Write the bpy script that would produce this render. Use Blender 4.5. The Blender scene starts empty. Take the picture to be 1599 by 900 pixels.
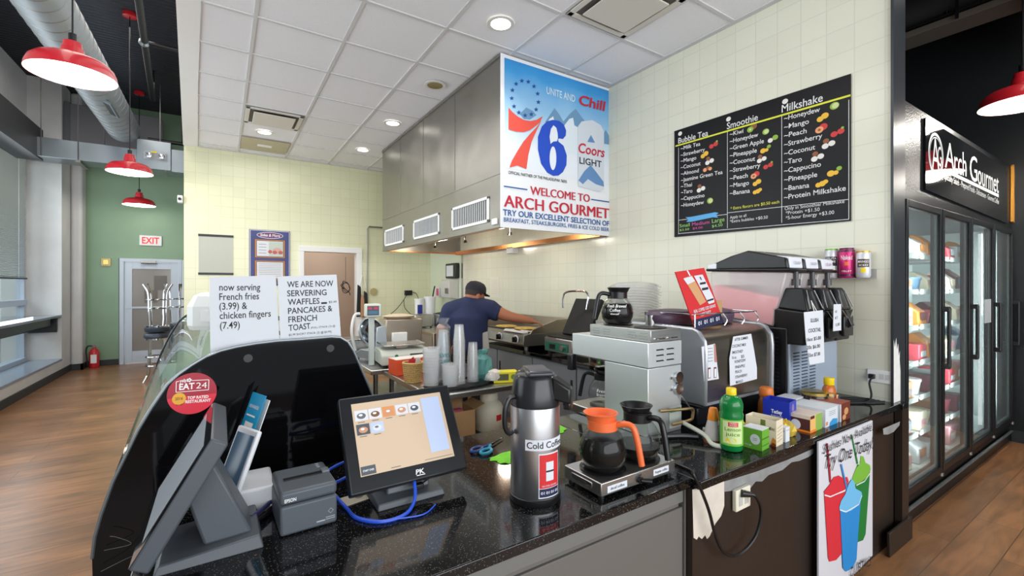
import bpy, bmesh, math, random
from mathutils import Vector, Matrix, geometry
random.seed(7)
PI = math.pi
SC = bpy.context.scene
COL = SC.collection

# ---------------------------------------------------------------- camera
FPX, CX, CY, CAMH = 700.0, 800.0, 446.0, 1.65
YAW = math.radians(33)
SN, CS = math.sin(YAW), math.cos(YAW)
cd = bpy.data.cameras.new('camera'); cam = bpy.data.objects.new('camera', cd); COL.objects.link(cam)
cd.sensor_fit = 'HORIZONTAL'; cd.sensor_width = 36.0; cd.lens = 36.0*FPX/1599.0
cd.shift_y = -(450.0-CY)/1599.0
cam.location = (0, 0, CAMH); cam.rotation_euler = (PI/2, 0, -YAW)
cd.clip_start = 0.05; cd.clip_end = 200
SC.camera = cam

# ---------------------------------------------------------------- world, lights, exposure
SC.view_settings.view_transform = 'Standard'; SC.view_settings.look = 'None'
SC.view_settings.exposure = 0.0; SC.view_settings.gamma = 1.0
SC.view_settings.use_curve_mapping = False
SC.cycles.transparent_max_bounces = 64
w = bpy.data.worlds.new('world'); SC.world = w; w.use_nodes = True
bg = w.node_tree.nodes['Background']; bg.inputs[0].default_value = (0.86, 0.93, 1.0, 1); bg.inputs[1].default_value = 0.95

def area(name, loc, rot, sx, sy, power, color=(1, 1, 1)):
    l = bpy.data.lights.new(name, 'AREA'); l.shape = 'RECTANGLE'; l.size = sx; l.size_y = sy
    l.energy = power; l.color = color
    o = bpy.data.objects.new(name, l); COL.objects.link(o); o.location = loc; o.rotation_euler = rot
    return o
# daylight of the shop front behind the camera and of the window bay at the left
area('storefront_daylight', (1.2, -3.4, 2.3), (math.radians(104), 0, 0), 7.0, 3.0, 300, (0.95, 0.98, 1.0))
area('street_daylight', (-5.2, 8.0, 4.2), (0, math.radians(-50), 0), 3.0, 9.0, 420, (0.86, 0.94, 1.0))
area('window_daylight', (-2.72, 6.5, 2.3), (0, math.radians(-90), 0), 2.6, 9.0, 190, (0.86, 0.94, 1.0))
area('hall_fill', (1.7, 9.8, 3.1), (0, 0, 0), 1.0, 0.8, 17, (1.0, 0.93, 0.86))  # unseen area light added to brighten the hall behind the doorway
area('shop_floor_light', (-1.4, 6.0, 5.2), (0, 0, 0), 1.2, 8.0, 110, (1.0, 0.96, 0.9))
# unseen area fill added under the kitchen ceiling, besides the downlights
area('kitchen_fill', (0.55, 5.2, 3.80), (0, 0, 0), 1.3, 6.0, 52, (1.0, 0.97, 0.92))
area('kitchen_fill', (1.0, 1.9, 3.80), (0, 0, 0), 1.6, 1.2, 22, (1.0, 0.97, 0.93))
area('shop_light', (5.3, 0.2, 4.6), (0, 0, 0), 3.0, 1.0, 55, (1.0, 0.93, 0.84))

# ---------------------------------------------------------------- geometry helpers
def ray(x, y):
    r = (x-CX)/FPX
    return Vector((SN+CS*r, CS-SN*r, (CY-y)/FPX))
def hit(x, y, ax, val):
    a = ray(x, y); o = Vector((0, 0, CAMH)); i = 'XYZ'.index(ax)
    return o + a*((val-o[i])/a[i])
def dep(x, y, d):
    return Vector((0, 0, CAMH)) + ray(x, y)*d

def lin(c):
    return tuple((v/255/12.92 if v/255 <= 0.04045 else ((v/255+0.055)/1.055)**2.4) for v in c)

class Frame:
    """vertical plane: local x to the right, z up, facing local -y"""
    def __init__(s, o, rz): s.o = Vector(o); s.rz = rz; s.R = Matrix.Rotation(rz, 3, 'Z'); s.Ri = s.R.transposed()
    def px(s, x, y, off=0.0):
        o = s.Ri @ (Vector((0, 0, CAMH))-s.o); d = s.Ri @ ray(x, y)
        p = o + d*((off-o.y)/d.y)
        return (p.x, p.z)
    def pts(s, l): return [s.px(*p) for p in l]

_tc = {}
def text_geo(t, weight=0.0, space=1.0):
    k = (t, weight, space)
    if k not in _tc:
        cu = bpy.data.curves.new('t', 'FONT'); cu.body = t; cu.size = 1.0; cu.offset = weight; cu.resolution_u = 3
        cu.space_character = space
        o = bpy.data.objects.new('t', cu); COL.objects.link(o)
        bpy.context.view_layer.update()
        me = bpy.data.meshes.new_from_object(o.evaluated_get(bpy.context.evaluated_depsgraph_get()))
        vs = [(v.co.x, v.co.y) for v in me.vertices]; fs = [tuple(p.vertices) for p in me.polygons]
        bpy.data.objects.remove(o); bpy.data.curves.remove(cu); bpy.data.meshes.remove(me)
        xs = [v[0] for v in vs] or [0, 1]
        _tc[k] = (vs, fs, min(xs), max(xs))
    return _tc[k]
CAP = 0.70

class M:
    def __init__(s): s.v = []; s.f = []; s.mi = []; s.k = 0; s.T = None
    def m(s, k): s.k = k; return s
    def add(s, vs, fs):
        n = len(s.v)
        s.v += [tuple(s.T @ Vector(v)) if s.T else tuple(v) for v in vs]
        s.f += [tuple(i+n for i in f) for f in fs]; s.mi += [s.k]*len(fs); return s
    def box(s, x0, x1, y0, y1, z0, z1):
        vs = [(x, y, z) for z in (z0, z1) for y in (y0, y1) for x in (x0, x1)]
        return s.add(vs, [(0, 2, 3, 1), (4, 5, 7, 6), (0, 1, 5, 4), (2, 6, 7, 3), (0, 4, 6, 2), (1, 3, 7, 5)])
    def hexa(s, b, t):
        return s.add(list(b)+list(t), [(3, 2, 1, 0), (4, 5, 6, 7), (0, 1, 5, 4), (1, 2, 6, 5), (2, 3, 7, 6), (3, 0, 4, 7)])
    def obox(s, c, size, R):
        hx, hy, hz = (q/2 for q in size); c = Vector(c)
        vs = [c + R @ Vector((x, y, z)) for z in (-hz, hz) for y in (-hy, hy) for x in (-hx, hx)]
        return s.add(vs, [(0, 2, 3, 1), (4, 5, 7, 6), (0, 1, 5, 4), (2, 6, 7, 3), (0, 4, 6, 2), (1, 3, 7, 5)])
    def cyl(s, p0, p1, r0, r1=None, n=20, caps=True):
        r1 = r0 if r1 is None else r1
        p0, p1 = Vector(p0), Vector(p1); d = (p1-p0).normalized()
        a = d.orthogonal().normalized(); b = d.cross(a)
        vs = []
        for p, r in ((p0, r0), (p1, r1)):
            for i in range(n):
                t = 2*PI*i/n; vs.append(p + a*(r*math.cos(t)) + b*(r*math.sin(t)))
        fs = [(i, (i+1) % n, n+(i+1) % n, n+i) for i in range(n)]
        if caps: fs += [tuple(range(n-1, -1, -1)), tuple(range(n, 2*n))]
        return s.add(vs, fs)
    def lathe(s, prof, c=(0, 0, 0), n=32, R=None, sx=1.0, sy=1.0):
        vs = []; c = Vector(c); fs = []; rings = []
        for r, z in prof:
            if r < 1e-6:
                rings.append([len(vs)]); vs.append(Vector((0, 0, z)))
            else:
                rings.append(list(range(len(vs), len(vs)+n)))
                for i in range(n):
                    t = 2*PI*i/n; vs.append(Vector((sx*r*math.cos(t), sy*r*math.sin(t), z)))
        for a, b in zip(rings[:-1], rings[1:]):
            if len(a) == 1 and len(b) == 1: continue
            for i in range(n):
                j = (i+1) % n
                if len(a) == 1: fs.append((a[0], b[j], b[i]))
                elif len(b) == 1: fs.append((a[i], a[j], b[0]))
                else: fs.append((a[i], a[j], b[j], b[i]))
        vs = [c + ((R @ v) if R else v) for v in vs]
        return s.add(vs, fs)
    def ell(s, c, r, n=16, R=None):
        h = n//2
        prof = [(math.sin(PI*i/h), -math.cos(PI*i/h)) for i in range(h+1)]
        prof = [(0 if i in (0, h) else p[0], p[1]) for i, p in enumerate(prof)]
        D = Matrix.Diagonal(Vector(r)); 
        return s.lathe(prof, c, n, (R @ D) if R else D)
    def tube(s, pts, r, n=8, sm=0, caps=True):
        pts = [Vector(p) for p in pts]
        if sm: pts = smooth_pts(pts, sm)
        vs = []; prev = None; L = len(pts)
        for i, p in enumerate(pts):
            d = (pts[min(i+1, L-1)]-pts[max(i-1, 0)]).normalized()
            if prev is None: a = d.orthogonal().normalized()
            else:
                a = prev - d*prev.dot(d)
                a = a.normalized() if a.length > 1e-5 else d.orthogonal().normalized()
            prev = a; b = d.cross(a)
            rr = r[i] if isinstance(r, list) else r
            for k in range(n):
                t = 2*PI*k/n; vs.append(p + a*(rr*math.cos(t)) + b*(rr*math.sin(t)))
        fs = [(i*n+k, i*n+(k+1) % n, (i+1)*n+(k+1) % n, (i+1)*n+k) for i in range(L-1) for k in range(n)]
        if caps: fs += [tuple(range(n-1, -1, -1)), tuple(range((L-1)*n, L*n))]
        return s.add(vs, fs)
    def poly(s, uv, y=0.0, t=0.0):
        tri = geometry.tessellate_polygon([[Vector((u, v, 0)) for u, v in uv]])
        n = len(uv)
        if t == 0: return s.add([(u, y, v) for u, v in uv], [tuple(q) for q in tri])
        vs = [(u, y, v) for u, v in uv]+[(u, y+t, v) for u, v in uv]
        fs = [tuple(q) for q in tri]+[tuple(i+n for i in reversed(q)) for q in tri]
        fs += [(i, (i+1) % n, n+(i+1) % n, n+i) for i in range(n)]
        return s.add(vs, fs)
    def prism(s, prof, ax, a, b):
        """profile in the plane across ax ('X': (y,z), 'Y': (x,z), 'Z': (x,y)) pushed from a to b"""
        n = len(prof); tri = geometry.tessellate_polygon([[Vector((p, q, 0)) for p, q in prof]])
        f = {'X': lambda p, q, c: (c, p, q), 'Y': lambda p, q, c: (p, c, q), 'Z': lambda p, q, c: (p, q, c)}[ax]
        vs = [f(p, q, a) for p, q in prof]+[f(p, q, b) for p, q in prof]
        fs = [tuple(t) for t in tri]+[tuple(i+n for i in reversed(t)) for t in tri]
        fs += [(i, (i+1) % n, n+(i+1) % n, n+i) for i in range(n)]
        return s.add(vs, fs)
    def disc(s, u, v, ru, rv=None, y=0.0, n=24, t=0.0):
        rv = rv or ru
        return s.poly([(u+ru*math.cos(2*PI*i/n), v+rv*math.sin(2*PI*i/n)) for i in range(n)], y, t)
    def ring(s, u, v, ru, rv, wd, y=0.0, n=32):
        vs = []
        for i in range(n):
            c, q = math.cos(2*PI*i/n), math.sin(2*PI*i/n)
            vs += [(u+ru*c, y, v+rv*q), (u+(ru-wd)*c, y, v+(rv-wd)*q)]
        return s.add(vs, [(2*i, 2*((i+1) % n), 2*((i+1) % n)+1, 2*i+1) for i in range(n)])
    def rect(s, u0, u1, v0, v1, y=0.0): return s.poly([(u0, v0), (u1, v0), (u1, v1), (u0, v1)], y)
    def line(s, p, q, wd, y=0.0):
        d = Vector((q[0]-p[0], q[1]-p[1])); n = Vector((-d.y, d.x)).normalized()*wd/2
        return s.poly([(p[0]-n.x, p[1]-n.y), (q[0]-n.x, q[1]-n.y), (q[0]+n.x, q[1]+n.y), (p[0]+n.x, p[1]+n.y)], y)
    def text(s, t, p, width=None, cap=0.02, y=0.0, q=None, shear=0.0, weight=0.0, center=False, fmap=None, space=1.0):
        """baseline starts at p; q = where the baseline ends (else width)"""
        vs, fs, x0, x1 = text_geo(t, weight, space)
        if not vs: return s
        ang = 0.0
        if q is not None:
            d = (q[0]-p[0], q[1]-p[1]); width = math.hypot(*d); ang = math.atan2(d[1], d[0])
        sz = cap/CAP
        sx = sz if width is None else width/(x1-x0)
        ox = -(x1-x0)*sx/2 if center else 0
        c, q_ = math.cos(ang), math.sin(ang); out = []
        for a, b in vs:
            u = (a-x0)*sx+ox+shear*b*sz; v = b*sz
            U, V = p[0]+u*c-v*q_, p[1]+u*q_+v*c
            out.append(fmap(U, V) if fmap else (U, y, V))
        return s.add(out, fs)
    def obj(s, name, mats, parent=None, loc=None, rz=0, bevel=0, sm=40, label=None, seg=2):
        me = bpy.data.meshes.new(name); me.from_pydata(s.v, [], s.f); 
        mats = mats if isinstance(mats, (list, tuple)) else [mats]
        for q in mats: me.materials.append(q)
        me.polygons.foreach_set('material_index', s.mi)
        bm = bmesh.new(); bm.from_mesh(me); bmesh.ops.recalc_face_normals(bm, faces=bm.faces); bm.to_mesh(me); bm.free()
        if sm:
            me.shade_smooth(); me.set_sharp_from_angle(angle=math.radians(sm))
        o = bpy.data.objects.new(name, me); COL.objects.link(o)
        if parent is not None: o.parent = parent
        if loc is not None: o.location = loc
        o.rotation_euler = (0, 0, rz)
        if bevel:
            b = o.modifiers.new('bevel', 'BEVEL'); b.width = bevel; b.segments = seg; b.limit_method = 'ANGLE'; b.angle_limit = math.radians(40)
            b.harden_normals = False
        if label: o['label'] = label
        return o

def smooth_pts(pts, k):
    out = []
    for i in range(len(pts)-1):
        p0, p1, p2, p3 = pts[max(i-1, 0)], pts[i], pts[i+1], pts[min(i+2, len(pts)-1)]
        for j in range(k):
            t = j/k
            out.append(0.5*((2*p1)+(p2-p0)*t+(2*p0-5*p1+4*p2-p3)*t*t+(3*p1-p0-3*p2+p3)*t**3))
    out.append(pts[-1]); return out

def tag(o, label, cat, group=None, kind=None):
    o['label'] = label; o['category'] = cat
    if group: o['group'] = group
    if kind: o['kind'] = kind
    return o
def thing(name, label, cat, loc=(0, 0, 0), rz=0, group=None):
    o = bpy.data.objects.new(name, None); COL.objects.link(o); o.location = loc; o.rotation_euler = (0, 0, rz)
    o.empty_display_size = 0.1
    return tag(o, label, cat, group)
def struct(o): o['kind'] = 'structure'; return o
def dup(root, loc=None, rz=None, label=None):
    r = root.copy(); COL.objects.link(r)
    if loc is not None: r.location = loc
    if rz is not None: r.rotation_euler = (0, 0, rz)
    if label: r['label'] = label
    for ch in list(root.children):
        c = ch.copy(); COL.objects.link(c); c.parent = r
        for g in list(ch.children):
            d = g.copy(); COL.objects.link(d); d.parent = c
    return r

# ---------------------------------------------------------------- materials
def mat(name, rgb, rough=0.5, metal=0.0, emit=0.0, alpha=1.0, trans=0.0, ior=1.45, coat=0.0, spec=0.5, noise=0.0, nscale=8.0, bump=0.0, bscale=40.0, stretch=None):
    m = bpy.data.materials.new(name); m.use_nodes = True
    nt = m.node_tree; b = nt.nodes['Principled BSDF']
    c = lin(rgb)+(1,)
    b.inputs['Base Color'].default_value = c; b.inputs['Roughness'].default_value = rough; b.inputs['Metallic'].default_value = metal
    b.inputs['IOR'].default_value = ior; b.inputs['Transmission Weight'].default_value = trans; b.inputs['Alpha'].default_value = alpha
    b.inputs['Coat Weight'].default_value = coat; b.inputs['Specular IOR Level'].default_value = spec
    if emit: b.inputs['Emission Color'].default_value = c; b.inputs['Emission Strength'].default_value = emit
    if noise or bump:
        tc = nt.nodes.new('ShaderNodeTexCoord'); mp = nt.nodes.new('ShaderNodeMapping'); nt.links.new(tc.outputs['Object'], mp.inputs[0])
        if stretch: mp.inputs['Scale'].default_value = stretch
    if noise:
        n = nt.nodes.new('ShaderNodeTexNoise'); n.inputs['Scale'].default_value = nscale; n.inputs['Detail'].default_value = 4
        nt.links.new(mp.outputs[0], n.inputs['Vector'])
        mx = nt.nodes.new('ShaderNodeMixRGB'); mx.blend_type = 'MULTIPLY'; mx.inputs[0].default_value = 1.0
        mr = nt.nodes.new('ShaderNodeMapRange'); mr.inputs['From Min'].default_value = 0.3; mr.inputs['From Max'].default_value = 0.7
        mr.inputs['To Min'].default_value = 1-noise; mr.inputs['To Max'].default_value = 1+noise*0.3
        nt.links.new(n.outputs['Fac'], mr.inputs['Value']); mx.inputs[1].default_value = c
        nt.links.new(mr.outputs[0], mx.inputs[2]); nt.links.new(mx.outputs[0], b.inputs['Base Color'])
    if bump:
        n2 = nt.nodes.new('ShaderNodeTexNoise'); n2.inputs['Scale'].default_value = bscale; nt.links.new(mp.outputs[0], n2.inputs['Vector'])
        bp = nt.nodes.new('ShaderNodeBump'); bp.inputs['Strength'].default_value = bump; bp.inputs['Distance'].default_value = 0.01
        nt.links.new(n2.outputs['Fac'], bp.inputs['Height']); nt.links.new(bp.outputs[0], b.inputs['Normal'])
    return m

def tile_mat(name, rgb, grout, size, axes, off, rough=0.12, gw=0.0035, vary=0.04):
    """square glazed tiles on the plane of two object axes"""
    m = mat(name, rgb, rough); nt = m.node_tree; b = nt.nodes['Principled BSDF']
    tc = nt.nodes.new('ShaderNodeTexCoord'); sp = nt.nodes.new('ShaderNodeSeparateXYZ'); cb = nt.nodes.new('ShaderNodeCombineXYZ')
    nt.links.new(tc.outputs['Object'], sp.inputs[0])
    for i, a in enumerate(axes):
        ad = nt.nodes.new('ShaderNodeMath'); ad.operation = 'SUBTRACT'; ad.inputs[1].default_value = off[i]-50*size
        nt.links.new(sp.outputs['XYZ'.index(a)], ad.inputs[0]); nt.links.new(ad.outputs[0], cb.inputs[i])
    br = nt.nodes.new('ShaderNodeTexBrick'); br.offset = 0.0; br.squash = 1.0
    br.inputs['Scale'].default_value = 1.0; br.inputs['Brick Width'].default_value = size; br.inputs['Row Height'].default_value = size
    br.inputs['Mortar Size'].default_value = gw; br.inputs['Mortar Smooth'].default_value = 0.3; br.inputs['Bias'].default_value = 0.0
    c1 = lin(rgb); br.inputs['Color1'].default_value = c1+(1,); br.inputs['Color2'].default_value = tuple(q*(1-vary) for q in c1)+(1,)
    br.inputs['Mortar'].default_value = lin(grout)+(1,)
    nt.links.new(cb.outputs[0], br.inputs['Vector']); nt.links.new(br.outputs['Color'], b.inputs['Base Color'])
    inv = nt.nodes.new('ShaderNodeMath'); inv.operation = 'SUBTRACT'; inv.inputs[0].default_value = 1.0; nt.links.new(br.outputs['Fac'], inv.inputs[1])
    nz = nt.nodes.new('ShaderNodeTexNoise'); nz.inputs['Scale'].default_value = 5.0; nt.links.new(tc.outputs['Object'], nz.inputs['Vector'])
    ad2 = nt.nodes.new('ShaderNodeMath'); ad2.operation = 'MULTIPLY_ADD'; ad2.inputs[1].default_value = 0.5
    nt.links.new(nz.outputs['Fac'], ad2.inputs[0]); nt.links.new(inv.outputs[0], ad2.inputs[2])
    bp = nt.nodes.new('ShaderNodeBump'); bp.inputs['Strength'].default_value = 0.22; bp.inputs['Distance'].default_value = 0.006
    nt.links.new(ad2.outputs[0], bp.inputs['Height']); nt.links.new(bp.outputs[0], b.inputs['Normal'])
    return m

def plank_mat(name, c1, c2, c3, rough):
    m = mat(name, c1, rough); nt = m.node_tree; b = nt.nodes['Principled BSDF']
    tc = nt.nodes.new('ShaderNodeTexCoord')
    br = nt.nodes.new('ShaderNodeTexBrick'); br.offset = 0.37; br.inputs['Scale'].default_value = 1.0
    br.inputs['Brick Width'].default_value = 1.5; br.inputs['Row Height'].default_value = 0.22; br.inputs['Mortar Size'].default_value = 0.002
    br.inputs['Color1'].default_value = lin(c1)+(1,); br.inputs['Color2'].default_value = lin(c2)+(1,); br.inputs['Mortar'].default_value = lin((50, 36, 26))+(1,)
    nt.links.new(tc.outputs['Object'], br.inputs['Vector'])
    mp = nt.nodes.new('ShaderNodeMapping'); mp.inputs['Scale'].default_value = (1.2, 9, 1); nt.links.new(tc.outputs['Object'], mp.inputs[0])
    nz = nt.nodes.new('ShaderNodeTexNoise'); nz.inputs['Scale'].default_value = 1.6; nz.inputs['Detail'].default_value = 8; nz.inputs['Distortion'].default_value = 1.2
    nt.links.new(mp.outputs[0], nz.inputs['Vector'])
    n2 = nt.nodes.new('ShaderNodeTexNoise'); n2.inputs['Scale'].default_value = 2.2; n2.inputs['Detail'].default_value = 3; nt.links.new(tc.outputs['Object'], n2.inputs['Vector'])
    rp = nt.nodes.new('ShaderNodeMapRange'); rp.inputs['From Min'].default_value = 0.35; rp.inputs['From Max'].default_value = 0.68; nt.links.new(nz.outputs['Fac'], rp.inputs['Value'])
    mx = nt.nodes.new('ShaderNodeMixRGB'); mx.inputs[2].default_value = lin(c3)+(1,)
    mu = nt.nodes.new('ShaderNodeMath'); mu.operation = 'MULTIPLY'; mu.inputs[1].default_value = 0.75; nt.links.new(rp.outputs[0], mu.inputs[0])
    nt.links.new(mu.outputs[0], mx.inputs[0]); nt.links.new(br.outputs['Color'], mx.inputs[1])
    m2 = nt.nodes.new('ShaderNodeMixRGB'); m2.blend_type = 'OVERLAY'; m2.inputs[0].default_value = 0.5
    nt.links.new(mx.outputs[0], m2.inputs[1]); nt.links.new(n2.outputs['Fac'], m2.inputs[2]); nt.links.new(m2.outputs[0], b.inputs['Base Color'])
    return m

def granite_mat(name):
    m = mat(name, (16, 16, 17), 0.07, spec=0.6); nt = m.node_tree; b = nt.nodes['Principled BSDF']
    tc = nt.nodes.new('ShaderNodeTexCoord'); vo = nt.nodes.new('ShaderNodeTexVoronoi'); vo.inputs['Scale'].default_value = 420
    nt.links.new(tc.outputs['Object'], vo.inputs['Vector'])
    sp = nt.nodes.new('ShaderNodeSeparateColor'); nt.links.new(vo.outputs['Color'], sp.inputs[0])
    gt = nt.nodes.new('ShaderNodeMath'); gt.operation = 'GREATER_THAN'; gt.inputs[1].default_value = 0.955; nt.links.new(sp.outputs[0], gt.inputs[0])
    mx = nt.nodes.new('ShaderNodeMixRGB'); mx.inputs[1].default_value = lin((17, 17, 18))+(1,); mx.inputs[2].default_value = lin((92, 92, 90))+(1,)
    nt.links.new(gt.outputs[0], mx.inputs[0]); nt.links.new(mx.outputs[0], b.inputs['Base Color'])
    return m

def steel_mat(name, rgb, rough, wav=0.0, brush=(1, 1, 30)):
    m = mat(name, rgb, rough, 1.0); nt = m.node_tree; b = nt.nodes['Principled BSDF']
    tc = nt.nodes.new('ShaderNodeTexCoord'); mp = nt.nodes.new('ShaderNodeMapping'); mp.inputs['Scale'].default_value = brush; nt.links.new(tc.outputs['Object'], mp.inputs[0])
    nz = nt.nodes.new('ShaderNodeTexNoise'); nz.inputs['Scale'].default_value = 6; nz.inputs['Detail'].default_value = 5; nt.links.new(mp.outputs[0], nz.inputs['Vector'])
    mr = nt.nodes.new('ShaderNodeMapRange'); mr.inputs['To Min'].default_value = rough*0.75; mr.inputs['To Max'].default_value = rough*1.3; nt.links.new(nz.outputs['Fac'], mr.inputs['Value'])
    nt.links.new(mr.outputs[0], b.inputs['Roughness'])
    if wav:
        n2 = nt.nodes.new('ShaderNodeTexNoise'); n2.inputs['Scale'].default_value = 1.6; n2.inputs['Detail'].default_value = 1; nt.links.new(tc.outputs['Object'], n2.inputs['Vector'])
        bp = nt.nodes.new('ShaderNodeBump'); bp.inputs['Strength'].default_value = wav; bp.inputs['Distance'].default_value = 0.12
        nt.links.new(n2.outputs['Fac'], bp.inputs['Height']); nt.links.new(bp.outputs[0], b.inputs['Normal'])
    return m

def glass_mat(name, tint=(235, 245, 242), alpha=0.12, rough=0.02, refl=0.035, thru=None):
    m = bpy.data.materials.new(name); m.use_nodes = True; nt = m.node_tree; nt.nodes.clear()
    out = nt.nodes.new('ShaderNodeOutputMaterial'); tr = nt.nodes.new('ShaderNodeBsdfTransparent'); tr.inputs[0].default_value = lin(thru or tint)+(1,)
    gl = nt.nodes.new('ShaderNodeBsdfGlossy'); gl.inputs['Roughness'].default_value = rough
    df = nt.nodes.new('ShaderNodeBsdfDiffuse'); df.inputs[0].default_value = lin(tint)+(1,)
    lw = nt.nodes.new('ShaderNodeLayerWeight'); lw.inputs[0].default_value = 0.5
    pw = nt.nodes.new('ShaderNodeMath'); pw.operation = 'POWER'; pw.inputs[1].default_value = 4.0; nt.links.new(lw.outputs['Facing'], pw.inputs[0])
    fr = nt.nodes.new('ShaderNodeMath'); fr.operation = 'MULTIPLY_ADD'; fr.inputs[1].default_value = 0.8; fr.inputs[2].default_value = refl; nt.links.new(pw.outputs[0], fr.inputs[0])
    m1 = nt.nodes.new('ShaderNodeMixShader'); m1.inputs[0].default_value = alpha; nt.links.new(tr.outputs[0], m1.inputs[1]); nt.links.new(df.outputs[0], m1.inputs[2])
    m2 = nt.nodes.new('ShaderNodeMixShader'); nt.links.new(fr.outputs[0], m2.inputs[0]); nt.links.new(m1.outputs[0], m2.inputs[1]); nt.links.new(gl.outputs[0], m2.inputs[2])
    nt.links.new(m2.outputs[0], out.inputs[0])
    return m

WHITE = mat('white_paint', (236, 236, 234), 0.5)
PAPER = mat('white_paper', (214, 217, 223), 0.75)
INK = mat('black_ink', (34, 36, 40), 0.6)
GREYINK = mat('grey_ink', (120, 122, 126), 0.6)
BLACK = mat('black_plastic', (22, 22, 24), 0.32)
BLACKM = mat('black_matte', (20, 20, 21), 0.65)
BLACKG = mat('black_gloss', (8, 8, 9), 0.05)
DGREY = mat('dark_grey_plastic', (78, 83, 89), 0.42, bump=0.05, bscale=400)
MGREY = mat('mid_grey_plastic', (104, 110, 116), 0.4)
STEEL = steel_mat('stainless_steel', (196, 196, 194), 0.22)
STEELB = steel_mat('brushed_steel', (190, 189, 186), 0.3)
STEELH = steel_mat('hood_steel', (150, 147, 142), 0.34, wav=0.25)
STEELD = steel_mat('dull_steel', (150, 148, 144), 0.38)
STEELW = steel_mat('warm_worn_steel', (176, 164, 148), 0.34)
CHROME = mat('chrome', (214, 216, 220), 0.1, 1.0)
GALV = steel_mat('galvanized_metal', (150, 158, 164), 0.35, wav=0.2)
RED = mat('red_enamel', (190, 32, 44), 0.3, coat=0.3)
REDP = mat('red_print', (206, 44, 48), 0.5)
NAVY = mat('navy_print', (34, 38, 72), 0.5)
BLUE = mat('royal_blue', (28, 74, 190), 0.5)
ORANGE = mat('orange_plastic', (236, 112, 62), 0.35)
GLASS = glass_mat('clear_glass', (238, 244, 243), 0.03)
GLASSM = glass_mat('milky_clear_plastic', (244, 245, 246), 0.24, 0.12, 0.03, (254, 254, 254))
GRANITE = granite_mat('black_granite')
LAMPGLOW = mat('lamp_glow', (255, 252, 244), 0.4, emit=5.0)
SHADEIN = mat('lamp_shade_white_inside', (250, 250, 246), 0.4)
CARD = mat('kraft_cardboard', (186, 148, 104), 0.8, noise=0.12)
GOLD = mat('gold_metal', (186, 160, 92), 0.28, 1.0)
YELLOW = mat('yellow_plastic', (238, 208, 28), 0.4)
CREAM = mat('cream_plastic', (226, 222, 200), 0.5)
SKIN = mat('skin', (176, 116, 84), 0.5)
# ================================================================ SETTING
WX = 3.66          # face of the tiled wall
TS = 0.17
CEIL = 3.88
floor_m = plank_mat('wood_plank_floor', (166, 116, 76), (140, 98, 64), (104, 76, 52), 0.3)
struct(M().box(-3.6, 9.5, -3.5, 13.5, -0.1, 0).obj('floor', floor_m, sm=0))
tile_r = tile_mat('cream_glazed_tile', (226, 225, 206), (211, 211, 194), TS, 'YZ', (1.305, 1.757), 0.2)
tile_b = tile_mat('yellow_glazed_tile', (224, 224, 190), (208, 208, 176), TS, 'XZ', (0.0, 1.757), 0.2)
green_m = mat('sage_green_paint', (132, 160, 132), 0.45, noise=0.08, nscale=1.5)
offw = mat('off_white_plaster', (206, 206, 206), 0.5, noise=0.12, nscale=2.0)
blackw = mat('black_wall_paint', (24, 28, 31), 0.45, bump=0.12, bscale=60)
blackt = mat('black_textured_board', (24, 26, 28), 0.38, bump=0.35, bscale=90)
deck_m = mat('black_ceiling_deck', (36, 41, 50), 0.55)
charcoal = mat('charcoal_rubber', (42, 46, 48), 0.5)
pinkw = mat('pinkish_beige_paint', (206, 186, 172), 0.6)

struct(M().box(WX, WX+0.16, 1.10, 9.0, 0, 5.3).obj('wall_right', tile_r, sm=0))
o = struct(M().box(WX-0.02, WX+0.19, 1.085, 1.10, 0, 5.3).obj('trim_1', mat('dark_grey_metal', (58, 62, 66), 0.35, 0.3), sm=0))
# unpainted patch low on the wall end
struct(M().poly([(-.018, .0), (.10, .0), (.10, .20), (.085, .27), (.09, .33), (.07, .30), (.06, .38), (.04, .34), (.025, .42), (.0, .36), (-.018, .41)], 0).obj('trim_2', mat('bare_white_plaster', (226, 226, 222), .7, noise=.08, nscale=20), loc=(WX, 1.0845, 0.89), sm=0))
# back wall with door opening x 1.19..2.23 / jambs
BY = 8.75
m = M().box(-0.49, 1.2, BY, BY+0.15, 0, CEIL).box(2.22, WX, BY, BY+0.15, 0, CEIL).box(1.2, 2.22, BY, BY+0.15, 2.28, CEIL)
struct(m.obj('wall_back', tile_b, sm=0))
m = M()
m.box(1.16, 1.245, BY-0.03, BY+0.16, 0, 2.26).box(2.16, 2.26, BY-0.03, BY+0.16, 0, 2.26).box(1.16, 2.26, BY-0.03, BY+0.16, 2.26, 2.36)
struct(m.obj('trim_3', WHITE, bevel=0.006, sm=0))
struct(M().box(0.6, 3.2, 10.6, 10.7, 0, 3.2).box(0.55, 0.65, BY+.16, 10.7, 0, 3.2).box(3.15, 3.25, BY+.16, 10.7, 0, 3.2).obj('wall_hall', pinkw, sm=0))
# metal corner guards between painted and tiled part of the right wall
struct(M().box(WX-0.012, WX, 7.24, 7.30, 0.9, 2.24).obj('trim_4', STEEL, sm=0))
grn = mat('pale_green_gloss_paint', (214, 222, 200), 0.25)
struct(M().box(WX-0.006, WX, 7.30, 8.75, 0.0, CEIL).obj('trim_5', grn, sm=0))

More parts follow.
